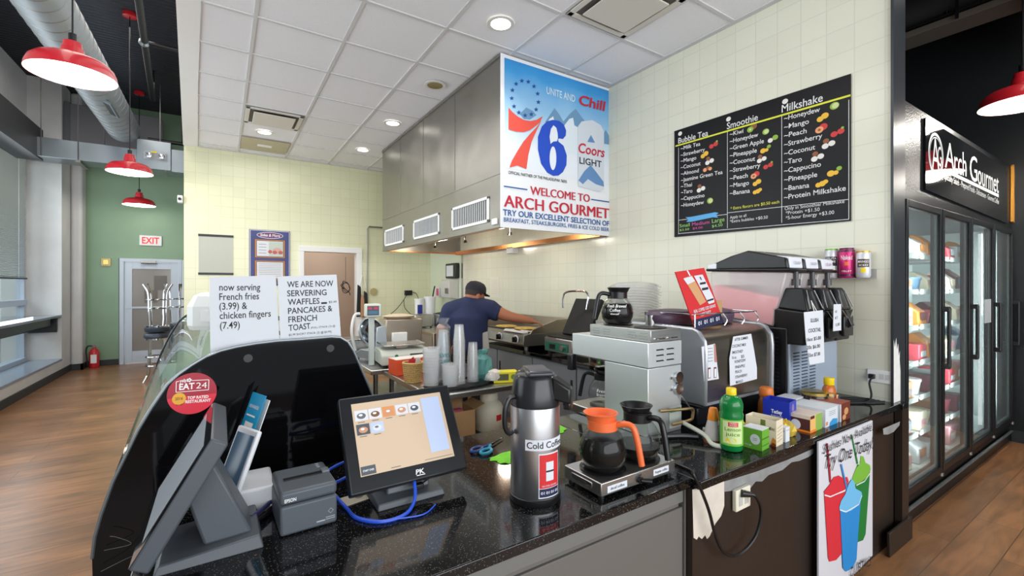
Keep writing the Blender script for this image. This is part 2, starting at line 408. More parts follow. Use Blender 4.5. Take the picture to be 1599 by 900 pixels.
# far green wall, left window wall
struct(M().box(-3.2, -1.79, 12.3, 12.45, 0, 5.4).box(-0.70, 1.0, 12.3, 12.45, 0, 5.4).box(-1.79, -0.70, 12.3, 12.45, 2.22, 5.4).obj('wall_far', green_m, sm=0))
m = M().box(-3.2, -2.9, -1.0, 11.4, 0, 0.30).box(-2.9, -2.45, -1.0, 11.4, 0, 0.27)
m.box(-2.9, -2.45, 11.4, 12.3, 0, 5.4).box(-3.2, -2.9, 11.35, 12.3, 0, 5.4).box(-3.2, -2.9, -1, 11.35, 4.05, 5.4)
struct(m.obj('wall_left', offw, sm=0))
struct(M().box(-2.45, -2.28, 11.95, 12.3, 0, 5.4).obj('trim_6', offw, bevel=0.05, sm=40, seg=4))
struct(M().box(-2.45, -2.43, -1, 11.4, 0, 0.12).box(-2.45, -2.43, 11.4, 11.95, 0, 0.12).box(-2.28, -1.79, 12.27, 12.3, 0, 0.12).box(-2.30, -2.26, 11.93, 12.28, 0, .12).box(-2.45, -2.26, 11.93, 11.95, 0, 0.12).obj('baseboard_left', charcoal, sm=0))
# window
alu = mat('blue_grey_window_frame', (176, 188, 204), 0.35, 0.2)
m = M()
for y in (11.28, 8.9, 6.4, 4.0, 1.5): m.box(-3.0, -2.9, y, y+0.07, 0.3, 4.05)
m.box(-3.0, -2.88, -1, 11.35, 1.30, 1.40).box(-3.0, -2.88, -1, 11.35, 0.30, 0.38).box(-3.0, -2.9, -1, 11.35, 3.98, 4.05)
win = struct(m.obj('window_1', alu, bevel=0.004, sm=0))
M().box(-2.955, -2.95, -1, 11.3, 0.38, 4.0).obj('glass_pane', GLASS, win, sm=0)
struct(M().box(-2.9, -2.44, -1.0, 11.4, 0.27, 0.31).obj('trim_7', mat('blue_grey_sill', (138, 150, 168), 0.2), bevel=0.004, sm=0))
# black ceiling deck (ribbed) over the shop floor
m = M()
prof = []
x = -3.6
pts = []
while x < 12.4:
    pts += [(x, 5.415), (x+0.02, 5.40), (x+0.05, 5.40), (x+0.07, 5.415)]; x += 0.09
pts += [(12.5, 5.5), (-3.6, 5.5)]
m.prism([(a, b) for a, b in pts], 'X', -3.6, 9.6)
struct(m.obj('ceiling', deck_m, sm=0))
# dropped ceiling of the kitchen with its curved white bulkhead
ctile = mat('white_ceiling_tile', (236, 236, 239), 0.8, noise=0.05, nscale=120)
ins = [(-0.05, 0.6), (-0.03, 1.8), (-0.06, 3.0), (-0.13, 4.26), (-0.21, 6.0), (-0.31, 8.75)]
outs = [(-0.20, 0.6), (-0.19, 1.8), (-0.23, 3.0), (-0.29, 4.26), (-0.37, 6.0), (-0.50, 8.75)]
struct(M().prism(ins+[(WX, 8.75), (WX, 0.6)], 'Z', CEIL, CEIL+0.05).obj('ceiling_kitchen', ctile, sm=0))
struct(M().prism(outs+ins[::-1], 'Z', CEIL-0.012, 5.42).obj('trim_8', WHITE, sm=0))
struct(M().box(-0.2, 9.4, 0.55, 0.6, CEIL-0.012, 5.42).obj('trim_9', blackw, sm=0))
m = M()
for k in range(6):
    X_ = 0.24+0.70*k
    if X_ < WX: m.box(X_-0.014, X_+0.014, 0.6, 8.75, CEIL-0.01, CEIL)
for k in range(-4, 8):
    Y_ = 3.56+0.706*k
    m.box(-0.28, WX, Y_-0.014, Y_+0.014, CEIL-0.0095, CEIL)
m.box(-0.34, WX, BY-0.05, BY, CEIL-0.011, CEIL).box(WX-0.05, WX, 0.6, 8.75, CEIL-0.011, CEIL)
struct(m.obj('trim_10', mat('ceiling_grid', (206, 206, 206), 0.5), sm=0))

# black shop side on the right
FXR, FY = 7.02, 1.10
struct(M().box(FXR, FXR+0.4, -3.5, 1.10, 0, 5.4).obj('wall_end', blackw, sm=0))
struct(M().box(FXR-0.006, FXR, -3.5, 1.10, 0, 0.12).obj('baseboard_end', charcoal, sm=0))
struct(M().box(WX+0.17, 9, 4.0, 4.15, 2.9, 5.42).box(WX+0.165, FXR+.4, 1.12, 4.1, 2.88, 2.93).box(FXR, FXR+.4, 1.1, 4.1, 0, 5.42).box(WX+.165, WX+.19, 1.12, 4.1, 2.9, 5.42).obj('wall_upper', blackw, sm=0))
struct(M().box(WX+0.19, FXR, 1.10, 1.16, 2.30, 2.90).obj('trim_11', blackt, sm=0))
gap = mat('raw_orange_foam', (196, 136, 50), 0.8, bump=0.5, bscale=120)
struct(M().poly([(0, 2.32), (.05, 2.31), (.06, 2.5), (.045, 2.62), (.06, 2.8), (.04, 2.92), (0.01, 2.9), (.015, 2.7), (0, 2.55)], 0, 0.02).obj('trim_12', gap, loc=(FXR-0.075, 1.075, 0), sm=0))
# street outside
struct(M().box(-9.0, -8.8, -6, 22, 0, 6).obj('wall_street', mat('beige_street_facade', (196, 176, 152), 0.8, noise=0.2, nscale=1.0), sm=0))
struct(M().box(-9.0, -3.2, -6, 22, -0.1, 0).obj('floor_street', mat('pavement', (150, 146, 142), 0.8), sm=0))
m = M()
cp = [(0, .35), (0.1, .75), (.9, .85), (1.5, 1.35), (3.0, 1.38), (3.7, .95), (4.3, .85), (4.4, .4)]
m.prism(cp, 'X', -0.85, 0.85)
car = thing('parked_car', 'dark parked car on the street outside the window', 'car', (-6.4, 10.2, 0))
m.obj('body', mat('dark_car_paint', (46, 50, 56), 0.25), car, bevel=0.06)
M().prism([(1.0, .9), (1.55, 1.28), (2.95, 1.3), (3.5, .95)], 'X', -0.87, 0.87).obj('window_glass', BLACKG, car)
for x in (-0.8, 0.8):
    for y in (.85, 3.5): M().cyl((x-.1, y, .33), (x+.1, y, .33), .33).obj('wheel', BLACKM, car)

# ---- far door
dg = thing('exit_door', 'white framed glass exit door under the red EXIT sign', 'door', (-1.77, 12.3, 0)); dg['kind'] = 'structure'
dfm = mat('pale_blue_grey_door_paint', (196, 206, 218), 0.35)
m = M().box(0, .07, -.04, .12, 0, 2.15).box(.98, 1.05, -.04, .12, 0, 2.15).box(0, 1.05, -.04, .12, 2.15, 2.22)
m.obj('door_frame', dfm, dg, bevel=.005, sm=0)
m = M().box(.08, .2, 0, .05, .02, 2.14).box(.85, .97, 0, .05, .02, 2.14).box(.2, .85, 0, .05, 2.0, 2.14).box(.2, .85, 0, .05, .02, .26)
m.box(.08, .97, -.01, .03, 1.16, 1.2)
m.obj('door_leaf', dfm, dg, bevel=.004, sm=0)
m = M().m(0).box(.2, .85, .02, .03, .26, 2.0).m(1).box(.4, .62, .012, .018, 1.28, 1.55).m(1).box(.56, .78, .012, .018, 1.55, 1.86)
m.obj('glass_pane', [mat('tan_door_glass', (138, 132, 126), 0.15), mat('door_paper', (112, 108, 104), .6)], dg, sm=0)
M().box(.34, .6, -.075, -.03, 2.13, 2.18).tube([(.36, -.06, 2.12), (.5, -.2, 2.11), (.62, -.05, 2.12)], .012).obj('door_closer', STEELD, dg)
dg.name = 'door_1'
# ================================================================ SHOP FLOOR, LEFT
# window ledge
t = thing('window_ledge', 'long blue-grey bar ledge along the window at the left', 'ledge', (-2.67, 5, 0))
M().box(-.23, .22, -6, 6.4, 1.07, 1.11).obj('top', mat('blue_grey_laminate', (112, 122, 138), 0.14), t, bevel=.004)
M().box(-.23, .12, -6, 6.2, .93, 1.07).box(-.15, -.05, -6, 6.2, .86, .93).obj('apron', mat('black_ledge_apron', (28, 33, 40), .3), t, bevel=.003)
M().box(-.2, .17, 6.33, 6.39, .80, 1.05).obj('end_box', mat('black_end_box', (30, 34, 40), .35), t, bevel=.004)
# blinds
t = thing('window_blind', 'grey slatted window blind drawn over the left window', 'blind', (-2.86, 0, 0))
m = M()
for k in range(88):
    z = 1.80+k*0.0248
    m.hexa([(-.012, -1, z-.006), (.012, -1, z+.006), (.012, 11.2, z+.006), (-.012, 11.2, z-.006)], [(-.012, -1, z-.0045), (.012, -1, z+.0075), (.012, 11.2, z+.0075), (-.012, 11.2, z-.0045)])
m.obj('slats', mat('blind_slat', (176, 178, 174), .5), t, sm=0)
M().box(-.02, .02, -1, 11.2, 1.755, 1.785).obj('bottom_rail', mat('blind_rail', (60, 60, 60), .5), t)
M().box(-.03, .03, -1, 11.25, 3.97, 4.03).obj('head_rail', WHITE, t)
m = M()
for y in (2, 5, 7.5, 9, 10.8): m.cyl((.02, y, 1.78), (.02, y, 3.98), .004, n=6)
m.obj('cord', WHITE, t)

# pendant lamps
prof_out = [(0.006, .52), (.035, .52), (.05, .50), (.06, .47), (.066, .40), (.075, .385), (.078, .34), (.09, .325), (.14, .30), (.20, .255), (.235, .20), (.25, .14), (.255, .09)]
def pendant(x, y, zr, top, label, lit=22):
    t = thing('pendant_lamp', label, 'lamp', (x, y, zr), group=None)
    pr = [(.006, .255), (.03, .252), (.052, .246), (.056, .205), (.064, .20), (.066, .155), (.076, .145), (.15, .128), (.20, .11), (.235, .076), (.25, .036), (.255, 0)]
    sh = M().lathe(pr, n=40).obj('lamp_shade', RED, t)
    M().lathe([(.254, .001), (.247, .034), (.231, .07), (.195, .10), (.12, .12), (.06, .128), (0, .128)], n=40).obj('shade_lining', SHADEIN, sh, label='white inside of the shade')
    M().ell((0, 0, .06), (.05, .05, .065)).obj('bulb', LAMPGLOW, t)
    M().cyl((0, 0, .26), (0, 0, .31), .024).obj('socket', BLACK, t)
    M().cyl((0, 0, .3), (0, 0, top-zr), .006, n=8).obj('cord', BLACK, t)
    M().lathe([(0, 0), (.075, 0), (.08, -.012), (.08, -.055), (.07, -.06), (0, -.06)], (0, 0, top-zr), n=24).obj('canopy', RED, t)
    l = bpy.data.lights.new('pendant_bulb', 'POINT'); l.energy = lit; l.color = (1, .95, .86); l.shadow_soft_size = .06
    lo = bpy.data.objects.new('pendant_bulb', l); COL.objects.link(lo); lo.parent = t; lo.location = (0, 0, -.02)
    return t
pendant(-.92, 4.55, 3.2, 5.4, 'large red pendant lamp nearest the round duct at upper left')
pendant(-1.05, 8.03, 3.2, 5.4, 'red pendant lamp in front of the rectangular duct, middle of the row')
pendant(-1.325, 11.2, 3.2, 5.4, 'smallest red pendant lamp before the green wall above EXIT sign')
pendant(5.37, .78, 3.1, 5.4, 'red pendant lamp beside the black wall above the coolers', 26)
pendant(6.35, .60, 2.83, 5.4, 'red pendant lamp out of view, placed for its reflection in the shop sign', 26)  # unseen lamp, placed so its reflection shows in the glossy sign

# ducts and pipes
t = thing('spiral_duct', 'round grey spiral duct under the black ceiling', 'duct', (-1.45, 0, 4.43))
m = M(); N = 0
pr = []
y = 2.0
ring_n = 28
vs = []; 
m.cyl((0, 2.0, 0), (0, 10.43, 0), .235, n=36, caps=False)
m.obj('pipe', mat('matte_galvanized', (150, 156, 160), .5, .55), t)
m = M()
for k in range(41):
    y = 2.1+k*.2
    m.lathe([(.235, -.006), (.239, -.003), (.239, .003), (.235, .006)], (0, y, 0), n=32, R=Matrix.Rotation(-PI/2, 3, 'X'))
m.obj('seam', STEELD, t)
R = Matrix.Rotation(math.radians(25), 3, 'Y')
M().obox(Vector((.09, 8.6, -.215)), (.16, .62, .03), R).obj('register', GALV, t)
M().obox(Vector((.097, 8.6, -.23)), (.1, .54, .01), R).obj('grille', BLACKM, t)
t = thing('rectangular_duct', 'long square galvanized duct crossing before the green wall', 'duct', (0, 10.5, 0))
M().box(-2.75, -1.25, 0, .5, 3.80, 4.12).obj('duct_run', GALV, t, bevel=.004)
M().box(-1.27, -.78, -.06, .5, 3.78, 4.3).obj('plenum', GALV, t, bevel=.004)
M().box(-.78, .4, 0, .5, 3.78, 4.2).obj('duct_end', GALV, t, bevel=.004)
M().box(-2.9, -2.55, -3.0, .3, 3.78, 4.3).obj('branch', mat('dark_duct', (54, 54, 56), .5), t)
m = M()
for x in (-2.05,): m.box(x-.03, x+.03, -.03, .55, 3.76, 3.80)
for x in (-1.6, -.86): m.box(x-.012, x+.012, -.012, .52, 3.77, 3.80)
m.obj('strap', STEELD, t)
m = M()
for x, y in ((-2.05, -.02), (-2.5, -.02), (-1.75, .2), (-.95, .1)): m.cyl((x, y, 3.8), (x, y, 5.42), .008, n=6)
m.obj('hanger_rod', STEELD, t)
t = thing('duct_housing', 'grey boxed bulkhead hung high behind the rectangular duct', 'duct', (-1.9, 11.2, 4.3))
M().box(-.53, .9, .3, .6, 0, .75).obj('panel', mat('grey_housing', (112, 112, 116), .6), t, bevel=.01)
M().box(-.54, -.46, .28, .62, -.02, .77).obj('corner_post', mat('grey_housing_edge', (92, 94, 98), .6), t)
# sprinkler pipe
t = thing('sprinkler_pipe', 'black sprinkler pipe with branch under the ceiling at left', 'pipe', (0, 0, 0))
M().cyl((-.78, 6.5, 4.9), (-1.0, 10.0, 4.9), .04, n=12).cyl((-.78, 6.5, 4.88), (-.78, 6.5, 5.399), .04, n=12).cyl((-1.0, 10.0, 4.88), (-1.0, 10.0, 5.399), .03, n=12).obj('main_run', BLACKM, t)
M().cyl((-.86, 7.7, 4.9), (-.38, 7.7, 4.9), .028, n=12).obj('branch', BLACK, t)
M().ell((-.86, 7.7, 4.9), (.06, .06, .06)).obj('joint', GALV, t)
M().cyl((-.62, 10.8, 4.38), (-.62, 10.8, 4.95), .022, n=10).cyl((-1.15, 10.8, 4.4), (-.3, 10.8, 4.4), .035, n=10).obj('drop', BLACK, t)
# emergency light on the plenum
t = thing('emergency_light', 'clear twin emergency light box on the square duct', 'emergency light', (-1.0, 10.44, 4.02))
M().box(-.17, .17, -.07, 0, -.08, .08).obj('housing', GLASSM, t, bevel=.02)
for x in (-.09, .09): M().lathe([(0, 0), (.055, 0), (.04, .03), (0, .04)], (x, -.05, -.01), R=Matrix.Rotation(PI/2, 3, 'X')).obj('lamp', CHROME, t)
M().box(-.06, .02, -.074, -.07, .04, .07).obj('sticker', YELLOW, t)

# exit sign
fr = Frame((-1.26, 12.26, 2.61), 0)
t = thing('exit_sign', 'white EXIT sign with red letters above the far door', 'sign', fr.o)
M().box(-.19, .19, 0, .04, -.11, .11).obj('housing', WHITE, t, bevel=.012)
M().text('EXIT', (-.145, -.065), .29, .135, -.003, weight=.02).obj('lettering', mat('exit_red', (220, 40, 50), .5, emit=.6), t)
t = thing('fire_alarm', 'small beige fire alarm speaker on the green wall left of door', 'alarm', (-1.98, 12.3, 2.13))
M().box(-.075, .075, -.04, 0, -.08, .08).obj('plate', mat('beige_plastic', (206, 190, 140), .45), t, bevel=.008)
M().box(-.045, .045, -.05, -.04, -.05, .05).obj('grille', GOLD, t, bevel=.004)
# fire extinguisher
t = thing('fire_extinguisher', 'red fire extinguisher standing on floor by the green wall', 'fire extinguisher', (-2.13, 12.1, 0))
M().lathe([(0, 0), (.075, 0), (.08, .02), (.08, .3), (.06, .36), (.025, .385), (.025, .41), (0, .41)]).obj('cylinder', RED, t)
M().box(-.03, .08, -.012, .012, .42, .435).box(-.03, .09, -.012, .012, .455, .47).cyl((0, 0, .4), (0, 0, .46), .015).obj('handle', STEELD, t)
M().tube([(-.02, 0, .43), (-.09, 0, .44), (-.12, 0, .36), (-.11, 0, .2), (-.1, 0, .06)], .012, sm=5).obj('hose', BLACK, t)
M().poly([(-.04, .1), (.05, .1), (.05, .27), (-.04, .27)], -.081).obj('label_sheet', WHITE, t)
# small white camera at the corner of the back wall
t = thing('security_camera', 'tiny white camera at the corner of the yellow wall', 'camera', (-.54, 8.75, 3.0))
M().box(-.03, .04, -.06, .06, -.05, .06).obj('housing', WHITE, t, bevel=.01)
M().cyl((-.0, -.06, 0), (0, -.085, 0), .022).obj('lens', BLACK, t)
# bar stools
def make_stool(label):
    t = thing('bar_stool', label, 'stool', (0, 0, 0), group=None)
    M().lathe([(0, .74), (.17, .74), (.185, .755), (.185, .80), (.17, .825), (.1, .832), (0, .834)], n=32).obj('seat', mat('slate_vinyl', (52, 60, 72), .35), t)
    M().lathe([(.13, .715), (.17, .715), (.17, .742), (.13, .742)], n=28).obj('seat_ring', CHROME, t)
    for k in range(4):
        a = PI/4+k*PI/2; c, s_ = math.cos(a), math.sin(a)
        M().tube([(r*c, r*s_, z) for r, z in ((.13, .735), (.14, .6), (.145, .42), (.15, .25), (.17, .12), (.24, 0))], .0145, sm=4).obj('leg', CHROME, t)
    for z, r in ((.27, .165), (.42, .158)):
        m = M(); m.tube([(r*math.cos(q*PI/12), r*math.sin(q*PI/12), z) for q in range(25)], .011, n=6, caps=False); m.obj('foot_ring', CHROME, t)
    return t
SX, SY = -.93, 9.9
s1 = make_stool('chrome bar stool standing upright under the stack by exit door'); s1.location = (SX, SY, 0)
s2 = dup(s1, (SX+.01, SY, 1.672), None, 'chrome bar stool upside down on the stack before exit door'); s2.rotation_euler = (PI, 0, .3)
s3 = dup(s1, (SX+.30, SY+.42, 0), .5, 'chrome bar stool standing behind the front stack, half hidden')
s4 = dup(s1, (SX+.30, SY+.42, 1.672), None, 'chrome bar stool upside down on the rear stack'); s4.rotation_euler = (PI, 0, .8)

# ---------------------------------------------------------------- back wall furniture
t = thing('notice_panel', 'grey blank notice sheet held by two black rails on yellow wall', 'notice', (-.065, BY, 2.15))
M().box(-.235, .235, -.006, 0, -.31, .31).obj('sheet', mat('grey_sheet', (182, 184, 172), .4), t, sm=0)
for z in (-.31, .31): M().box(-.24, .24, -.015, 0, z-.018, z+.018).obj('rail', BLACK, t, bevel=.003)
fr = Frame((.71, BY-.02, 2.2), 0)
t = thing('menu_board', 'blue menu board with two framed menus beside the doorway', 'menu board', fr.o)
bl = mat('menu_blue', (58, 66, 126), .4, noise=.3, nscale=3); gd = mat('menu_gold', (196, 136, 70), .4); mr = mat('menu_maroon', (84, 36, 44), .4); pu = mat('menu_purple', (110, 50, 110), .4)
M().box(-.31, .31, 0, .02, -.55, .40).obj('panel', bl, t, bevel=.003)
M().m(0).rect(-.30, .30, .385, .392, -.002).rect(-.30, -.293, -.54, .39, -.002).rect(.293, .30, -.54, .39, -.002).obj('border', [WHITE], t, sm=0)
M().m(0).disc(0, .31, .20, .055, -.002).m(1).ring(0, .31, .20, .055, .007, -.003).obj('title_oval', [pu, WHITE], t, sm=0)
M().text('Sides & More', (0, .29), .3, .045, -.004, center=True, weight=.015, shear=.15).obj('lettering', WHITE, t, sm=0)
for zc, hh in ((.08, .14), (-.29, .15)):
    f = M().m(0).rect(-.235, .235, zc-hh-.02, zc+hh+.02, -.002).m(1).rect(-.225, .225, zc-hh-.012, zc+hh+.012, -.003).m(0).rect(-.21, .21, zc-hh, zc+hh, -.004).obj('menu_frame', [mr, gd], t, sm=0)
    m = M().m(0).rect(-.20, .20, zc-hh+.01, zc+hh-.01, -.005)
    if zc > 0:
        m.m(2).rect(-.02, .20, zc-.12, zc+.12, -.006).m(3).disc(.11, zc-.03, .07, .05, -.007).m(4).disc(.16, zc-.06, .035, .03, -.008).disc(.07, zc-.06, .035, .03, -.008).disc(.0, zc-.05, .03, .03, -.008)
        m.m(1)
        for q in range(4): m.rect(-.17, -.06, zc+.07-q*.05, zc+.078-q*.05, -.006)
    else:
        m.m(1)
        for q in range(9): m.rect(-.17, .17, zc+.11-q*.03, zc+.114-q*.03, -.006)
    m.obj('menu_sheet', [PAPER, GREYINK, mat('photo_green', (186, 196, 186), .5), mat('photo_pink', (206, 160, 150), .5), mat('photo_red', (186, 90, 84), .5)], f, sm=0)
# wires and tools hanging in the doorway
t = thing('hanging_cable', 'tangled black cable hanging on a cord in the back doorway', 'cable', (2.02, 9.0, 2.2))
M().cyl((0, 0, 0), (0, 0, -.5), .004, n=6).obj('cord', BLACK, t)
m = M()
for k in range(3):
    m.tube([(.07*math.cos(a*PI/6+k)+.01*k, .02*k, -.6+.1*math.sin(a*PI/6+k*.7)+.02*k) for a in range(12)], .007, n=6)
m.tube([(0, 0, -.5), (-.09, 0, -.55), (.06, 0, -.68), (.08, 0, -.74)], .008, sm=4)
m.obj('bundle', BLACK, t)
t = thing('wall_conduit', 'thin grey conduit running down the yellow wall and to the hood', 'conduit', (2.36, BY-.03, 0))
M().tube([(0, 0, .9), (0, 0, 2.74), (.03, 0, 2.78), (.4, 0, 2.78), (1.1, 0, 2.78)], .014).obj('pipe', STEELD, t)
M().lathe([(0, 0), (.07, 0), (.06, -.05), (0, -.06)], (.12, 0, 1.53), R=Matrix.Rotation(PI/2, 3, 'X')).obj('hook_plate', mat('brass_hook', (170, 156, 110), .4, .6), t)
t = thing('hanging_apron', 'black aprons and tan towel hung on the wall beside conduit', 'apron', (2.27, BY-.06, 1.05))
m = M()
for k, (dx, w0, h0) in enumerate(((-.07, .1, .62), (.05, .08, .5), (-.01, .09, .44))):
    m.m(0 if k < 2 else 1)
    m.hexa([(dx-w0/2, -.03*k, 0), (dx+w0/2, -.03*k, .02), (dx+w0/2, -.03*k+.05, .02), (dx-w0/2, -.03*k+.05, 0)], [(dx-.03, 0, h0), (dx+.03, 0, h0-.05), (dx+.03, .04, h0-.05), (dx-.03, .04, h0)])
m.obj('cloth', [BLACKM, mat('tan_cloth', (170, 130, 100), .8)], t, bevel=.015)
M().tube([(-.05, .02, .6), (0, .02, .8), (.06, .02, .55)], .006, sm=5).obj('neck_loop', WHITE, t)
t = thing('wall_adapter', 'black power adapter with two cords on yellow wall above toaster', 'adapter', (3.17, BY-.03, 1.50))
M().box(-.075, .075, -.03, .03, -.05, .05).obj('block', BLACK, t, bevel=.006)
M().tube([(-.05, -.03, -.05), (-.15, -.03, -.2), (-.3, -.03, -.36), (-.55, -.1, -.5)], .006, sm=6).tube([(-.1, -.03, -.14), (-.08, -.03, -.3), (.05, -.1, -.45), (.15, -.2, -.5)], .006, sm=6).tube([(.07, -.03, .01), (.16, -.03, -.02), (.2, -.1, -.2), (.2, -.2, -.35)], .006, sm=6).obj('cord', BLACKM, t)
# ================================================================ KITCHEN
# ---- ceiling fixtures
def downlight(x, y, label, on=True):
    t = thing('recessed_downlight', label, 'light', (x, y, CEIL-.011), group=None)
    M().lathe([(.085, -.004), (.115, -.004), (.118, 0.0), (.085, 0.002)], n=36).obj('trim_ring', mat('downlight_ring', (222, 220, 212), .4), t)
    if on:
        M().lathe([(0, .001), (.086, .001), (.086, -.0025), (0, -.0025)], n=36).obj('lens', LAMPGLOW, t)
        l = bpy.data.lights.new('downlight', 'SPOT'); l.energy = 40; l.spot_size = math.radians(130); l.spot_blend = .9; l.shadow_soft_size = .09; l.color = (1, .96, .88)
        lo = bpy.data.objects.new('downlight', l); COL.objects.link(lo); lo.parent = t; lo.location = (0, 0, -.03)
    else:
        M().lathe([(.086, -.002), (.07, -.001), (.05, .0005), (0, .001)], n=36).obj('reflector', mat('brass_reflector', (196, 178, 130), .15, 1.0), t)
downlight(1.99, 3.24, 'large lit round ceiling downlight nearest the camera, by the hood sign')
downlight(1.99, 4.63, 'unlit brass-coloured round ceiling downlight beside the hood', False)
downlight(1.97, 6.03, 'lit warm ceiling downlight beside the middle of the hood')
downlight(1.95, 7.49, 'lit ceiling downlight at the far end of the hood')
downlight(.53, 7.40, 'lit ceiling downlight between the two vents over the back wall')
vm = mat('vent_white', (214, 210, 200), .5)
def vent(x0, x1, y0, y1, label):
    t = thing('ceiling_vent', label, 'vent', ((x0+x1)/2, (y0+y1)/2, CEIL-.011))
    a, b = (x1-x0)/2, (y1-y0)/2
    m = M()
    for q in ((-a, a, -b, -b+.05), (-a, a, b-.05, b), (-a, -a+.05, -b, b), (a-.05, a, -b, b)): m.box(q[0], q[1], q[2], q[3], -.012, 0)
    m.obj('frame', vm, t, bevel=.004)
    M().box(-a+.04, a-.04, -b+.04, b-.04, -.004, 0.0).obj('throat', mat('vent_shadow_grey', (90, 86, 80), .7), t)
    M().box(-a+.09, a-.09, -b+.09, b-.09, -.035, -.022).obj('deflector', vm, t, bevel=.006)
    return t
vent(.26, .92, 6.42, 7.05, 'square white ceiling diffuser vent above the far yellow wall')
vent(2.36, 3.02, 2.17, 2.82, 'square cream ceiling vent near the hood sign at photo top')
t = thing('ceiling_grille', 'dull metal ceiling panel with small white square by the back wall', 'vent', (.58, 8.08, CEIL-.011))
M().box(-.32, .33, -.33, .33, -.01, 0).obj('panel', STEELW, t, bevel=.004)
M().box(-.1, .1, -.06, .06, -.016, -.01).obj('sensor', WHITE, t, bevel=.004)

# ---- exhaust hood
HX, HY0, HY1, HZ = 2.24, 3.65, 7.37, 2.21
t = thing('exhaust_hood', 'large stainless kitchen exhaust hood hanging from ceiling over the griddle', 'hood', (HX, HY0, HZ))
L = HY1-HY0; D = WX-HX
top = CEIL-HZ-.012
M().box(0, .02, 0, L, 0, top).obj('side_panel', STEELH, t, sm=0)
M().box(0.02, D, 0, .02, 0, top).obj('front_panel', STEELH, t, sm=0)
M().box(0.02, D, L-.02, L, 0, top).obj('back_panel', STEELH, t, sm=0)
m = M()
for y in (1.0, 1.95, 2.85): m.box(-.004, 0, y-.004, y+.004, .52, top)
m.box(-.004, 0, 0, L, .51, .52).box(-.006, 0, 0, L, 0, .012)
m.obj('seam', STEELD, t, sm=0)
M().box(-.012, .0, 0, L, top-.03, top).obj('ceiling_trim', STEELD, t, sm=0)
warm = steel_mat('warm_lit_hood_steel', (178, 122, 76), .32)  # brown cast of the light under the hood put into the steel colour
m = M().prism([(.02, .03), (.5, .10), (D-.45, .55), (D, .55), (D, .57), (.02, .57)], 'Y', .02, L-.02)
m.obj('inner_lining', warm, t, sm=0)
m = M(); m.m(0)
for k in range(6):
    y = .2+k*.56
    m.m(0); m.hexa([(.55, y, .13), (D-.42, y, .5), (D-.42, y+.48, .5), (.55, y+.48, .13)], [(.52, y, .16), (D-.45, y, .53), (D-.45, y+.48, .53), (.52, y+.48, .16)])
m.obj('grease_filters', mat('dark_filter', (66, 56, 46), .45, .7), t, sm=0)
M().box(.02, D, .02, .06, 0.0, .02).box(.02, .07, .02, L, 0, .02).box(.02, D, L-.06, L-.02, 0, .02).box(D-.1, D, .02, L-.02, -.01, .05).obj('grease_trough', warm, t, sm=0)
for y in (1.0, 2.2, 3.3):
    M().cyl((.75, y, .1), (.75, y, .3), .012).lathe([(0, 0), (.02, 0), (.035, -.04), (0, -.045)], (.75, y, .1)).obj('nozzle', CHROME, t)
for y in (.9, 2.7):
    M().lathe([(0, .0), (.06, .0), (.07, -.03), (.05, -.06), (0, -.07)], (.62, y, .24), n=20).obj('hood_lamp', mat('hood_lamp_glow', (255, 236, 200), .4, emit=2.0), t)
    l = bpy.data.lights.new('hood_lamp', 'POINT'); l.energy = 14; l.color = (1, .93, .8); l.shadow_soft_size = .08
    lo = bpy.data.objects.new('hood_lamp', l); COL.objects.link(lo); lo.parent = t; lo.location = (.62, y, .12)
for y0, y1 in ((.21, 1.06), (1.42, 2.29), (2.70, 3.58)):
    f = M().box(-.014, 0, y0, y1, .07, .1).box(-.014, 0, y0, y1, .30, .33).box(-.014, 0, y0, y0+.03, .07, .33).box(-.014, 0, y1-.03, y1, .07, .33).obj('louver_frame', WHITE, t, bevel=.003)
    m = M().m(1).box(-.002, 0, y0+.02, y1-.02, .09, .31).m(0)
    n = 19
    for k in range(n):
        y = y0+.045+(y1-y0-.09)*k/(n-1); m.hexa([(-.004, y-.006, .1), (-.010, y+.004, .1), (-.008, y+.008, .1), (-.002, y, .1)], [(-.004, y-.006, .3), (-.010, y+.004, .3), (-.008, y+.008, .3), (-.002, y, .3)])
    m.obj('louver_blades', [mat('louver_white', (186, 188, 188), .4), mat('louver_dark', (58, 60, 62), .5)], f, sm=0)
M().box(-.02, 0, .05, .14, .03, .09).obj('switch_plate', WHITE, t, bevel=.004)
t = thing('hood_sensor', 'small white box on the tiled wall under the hood edge', 'sensor', (WX-.05, 5.55, 2.17))
M().box(-.05, .05, -.09, .09, -.05, .05).obj('box', WHITE, t, bevel=.008)

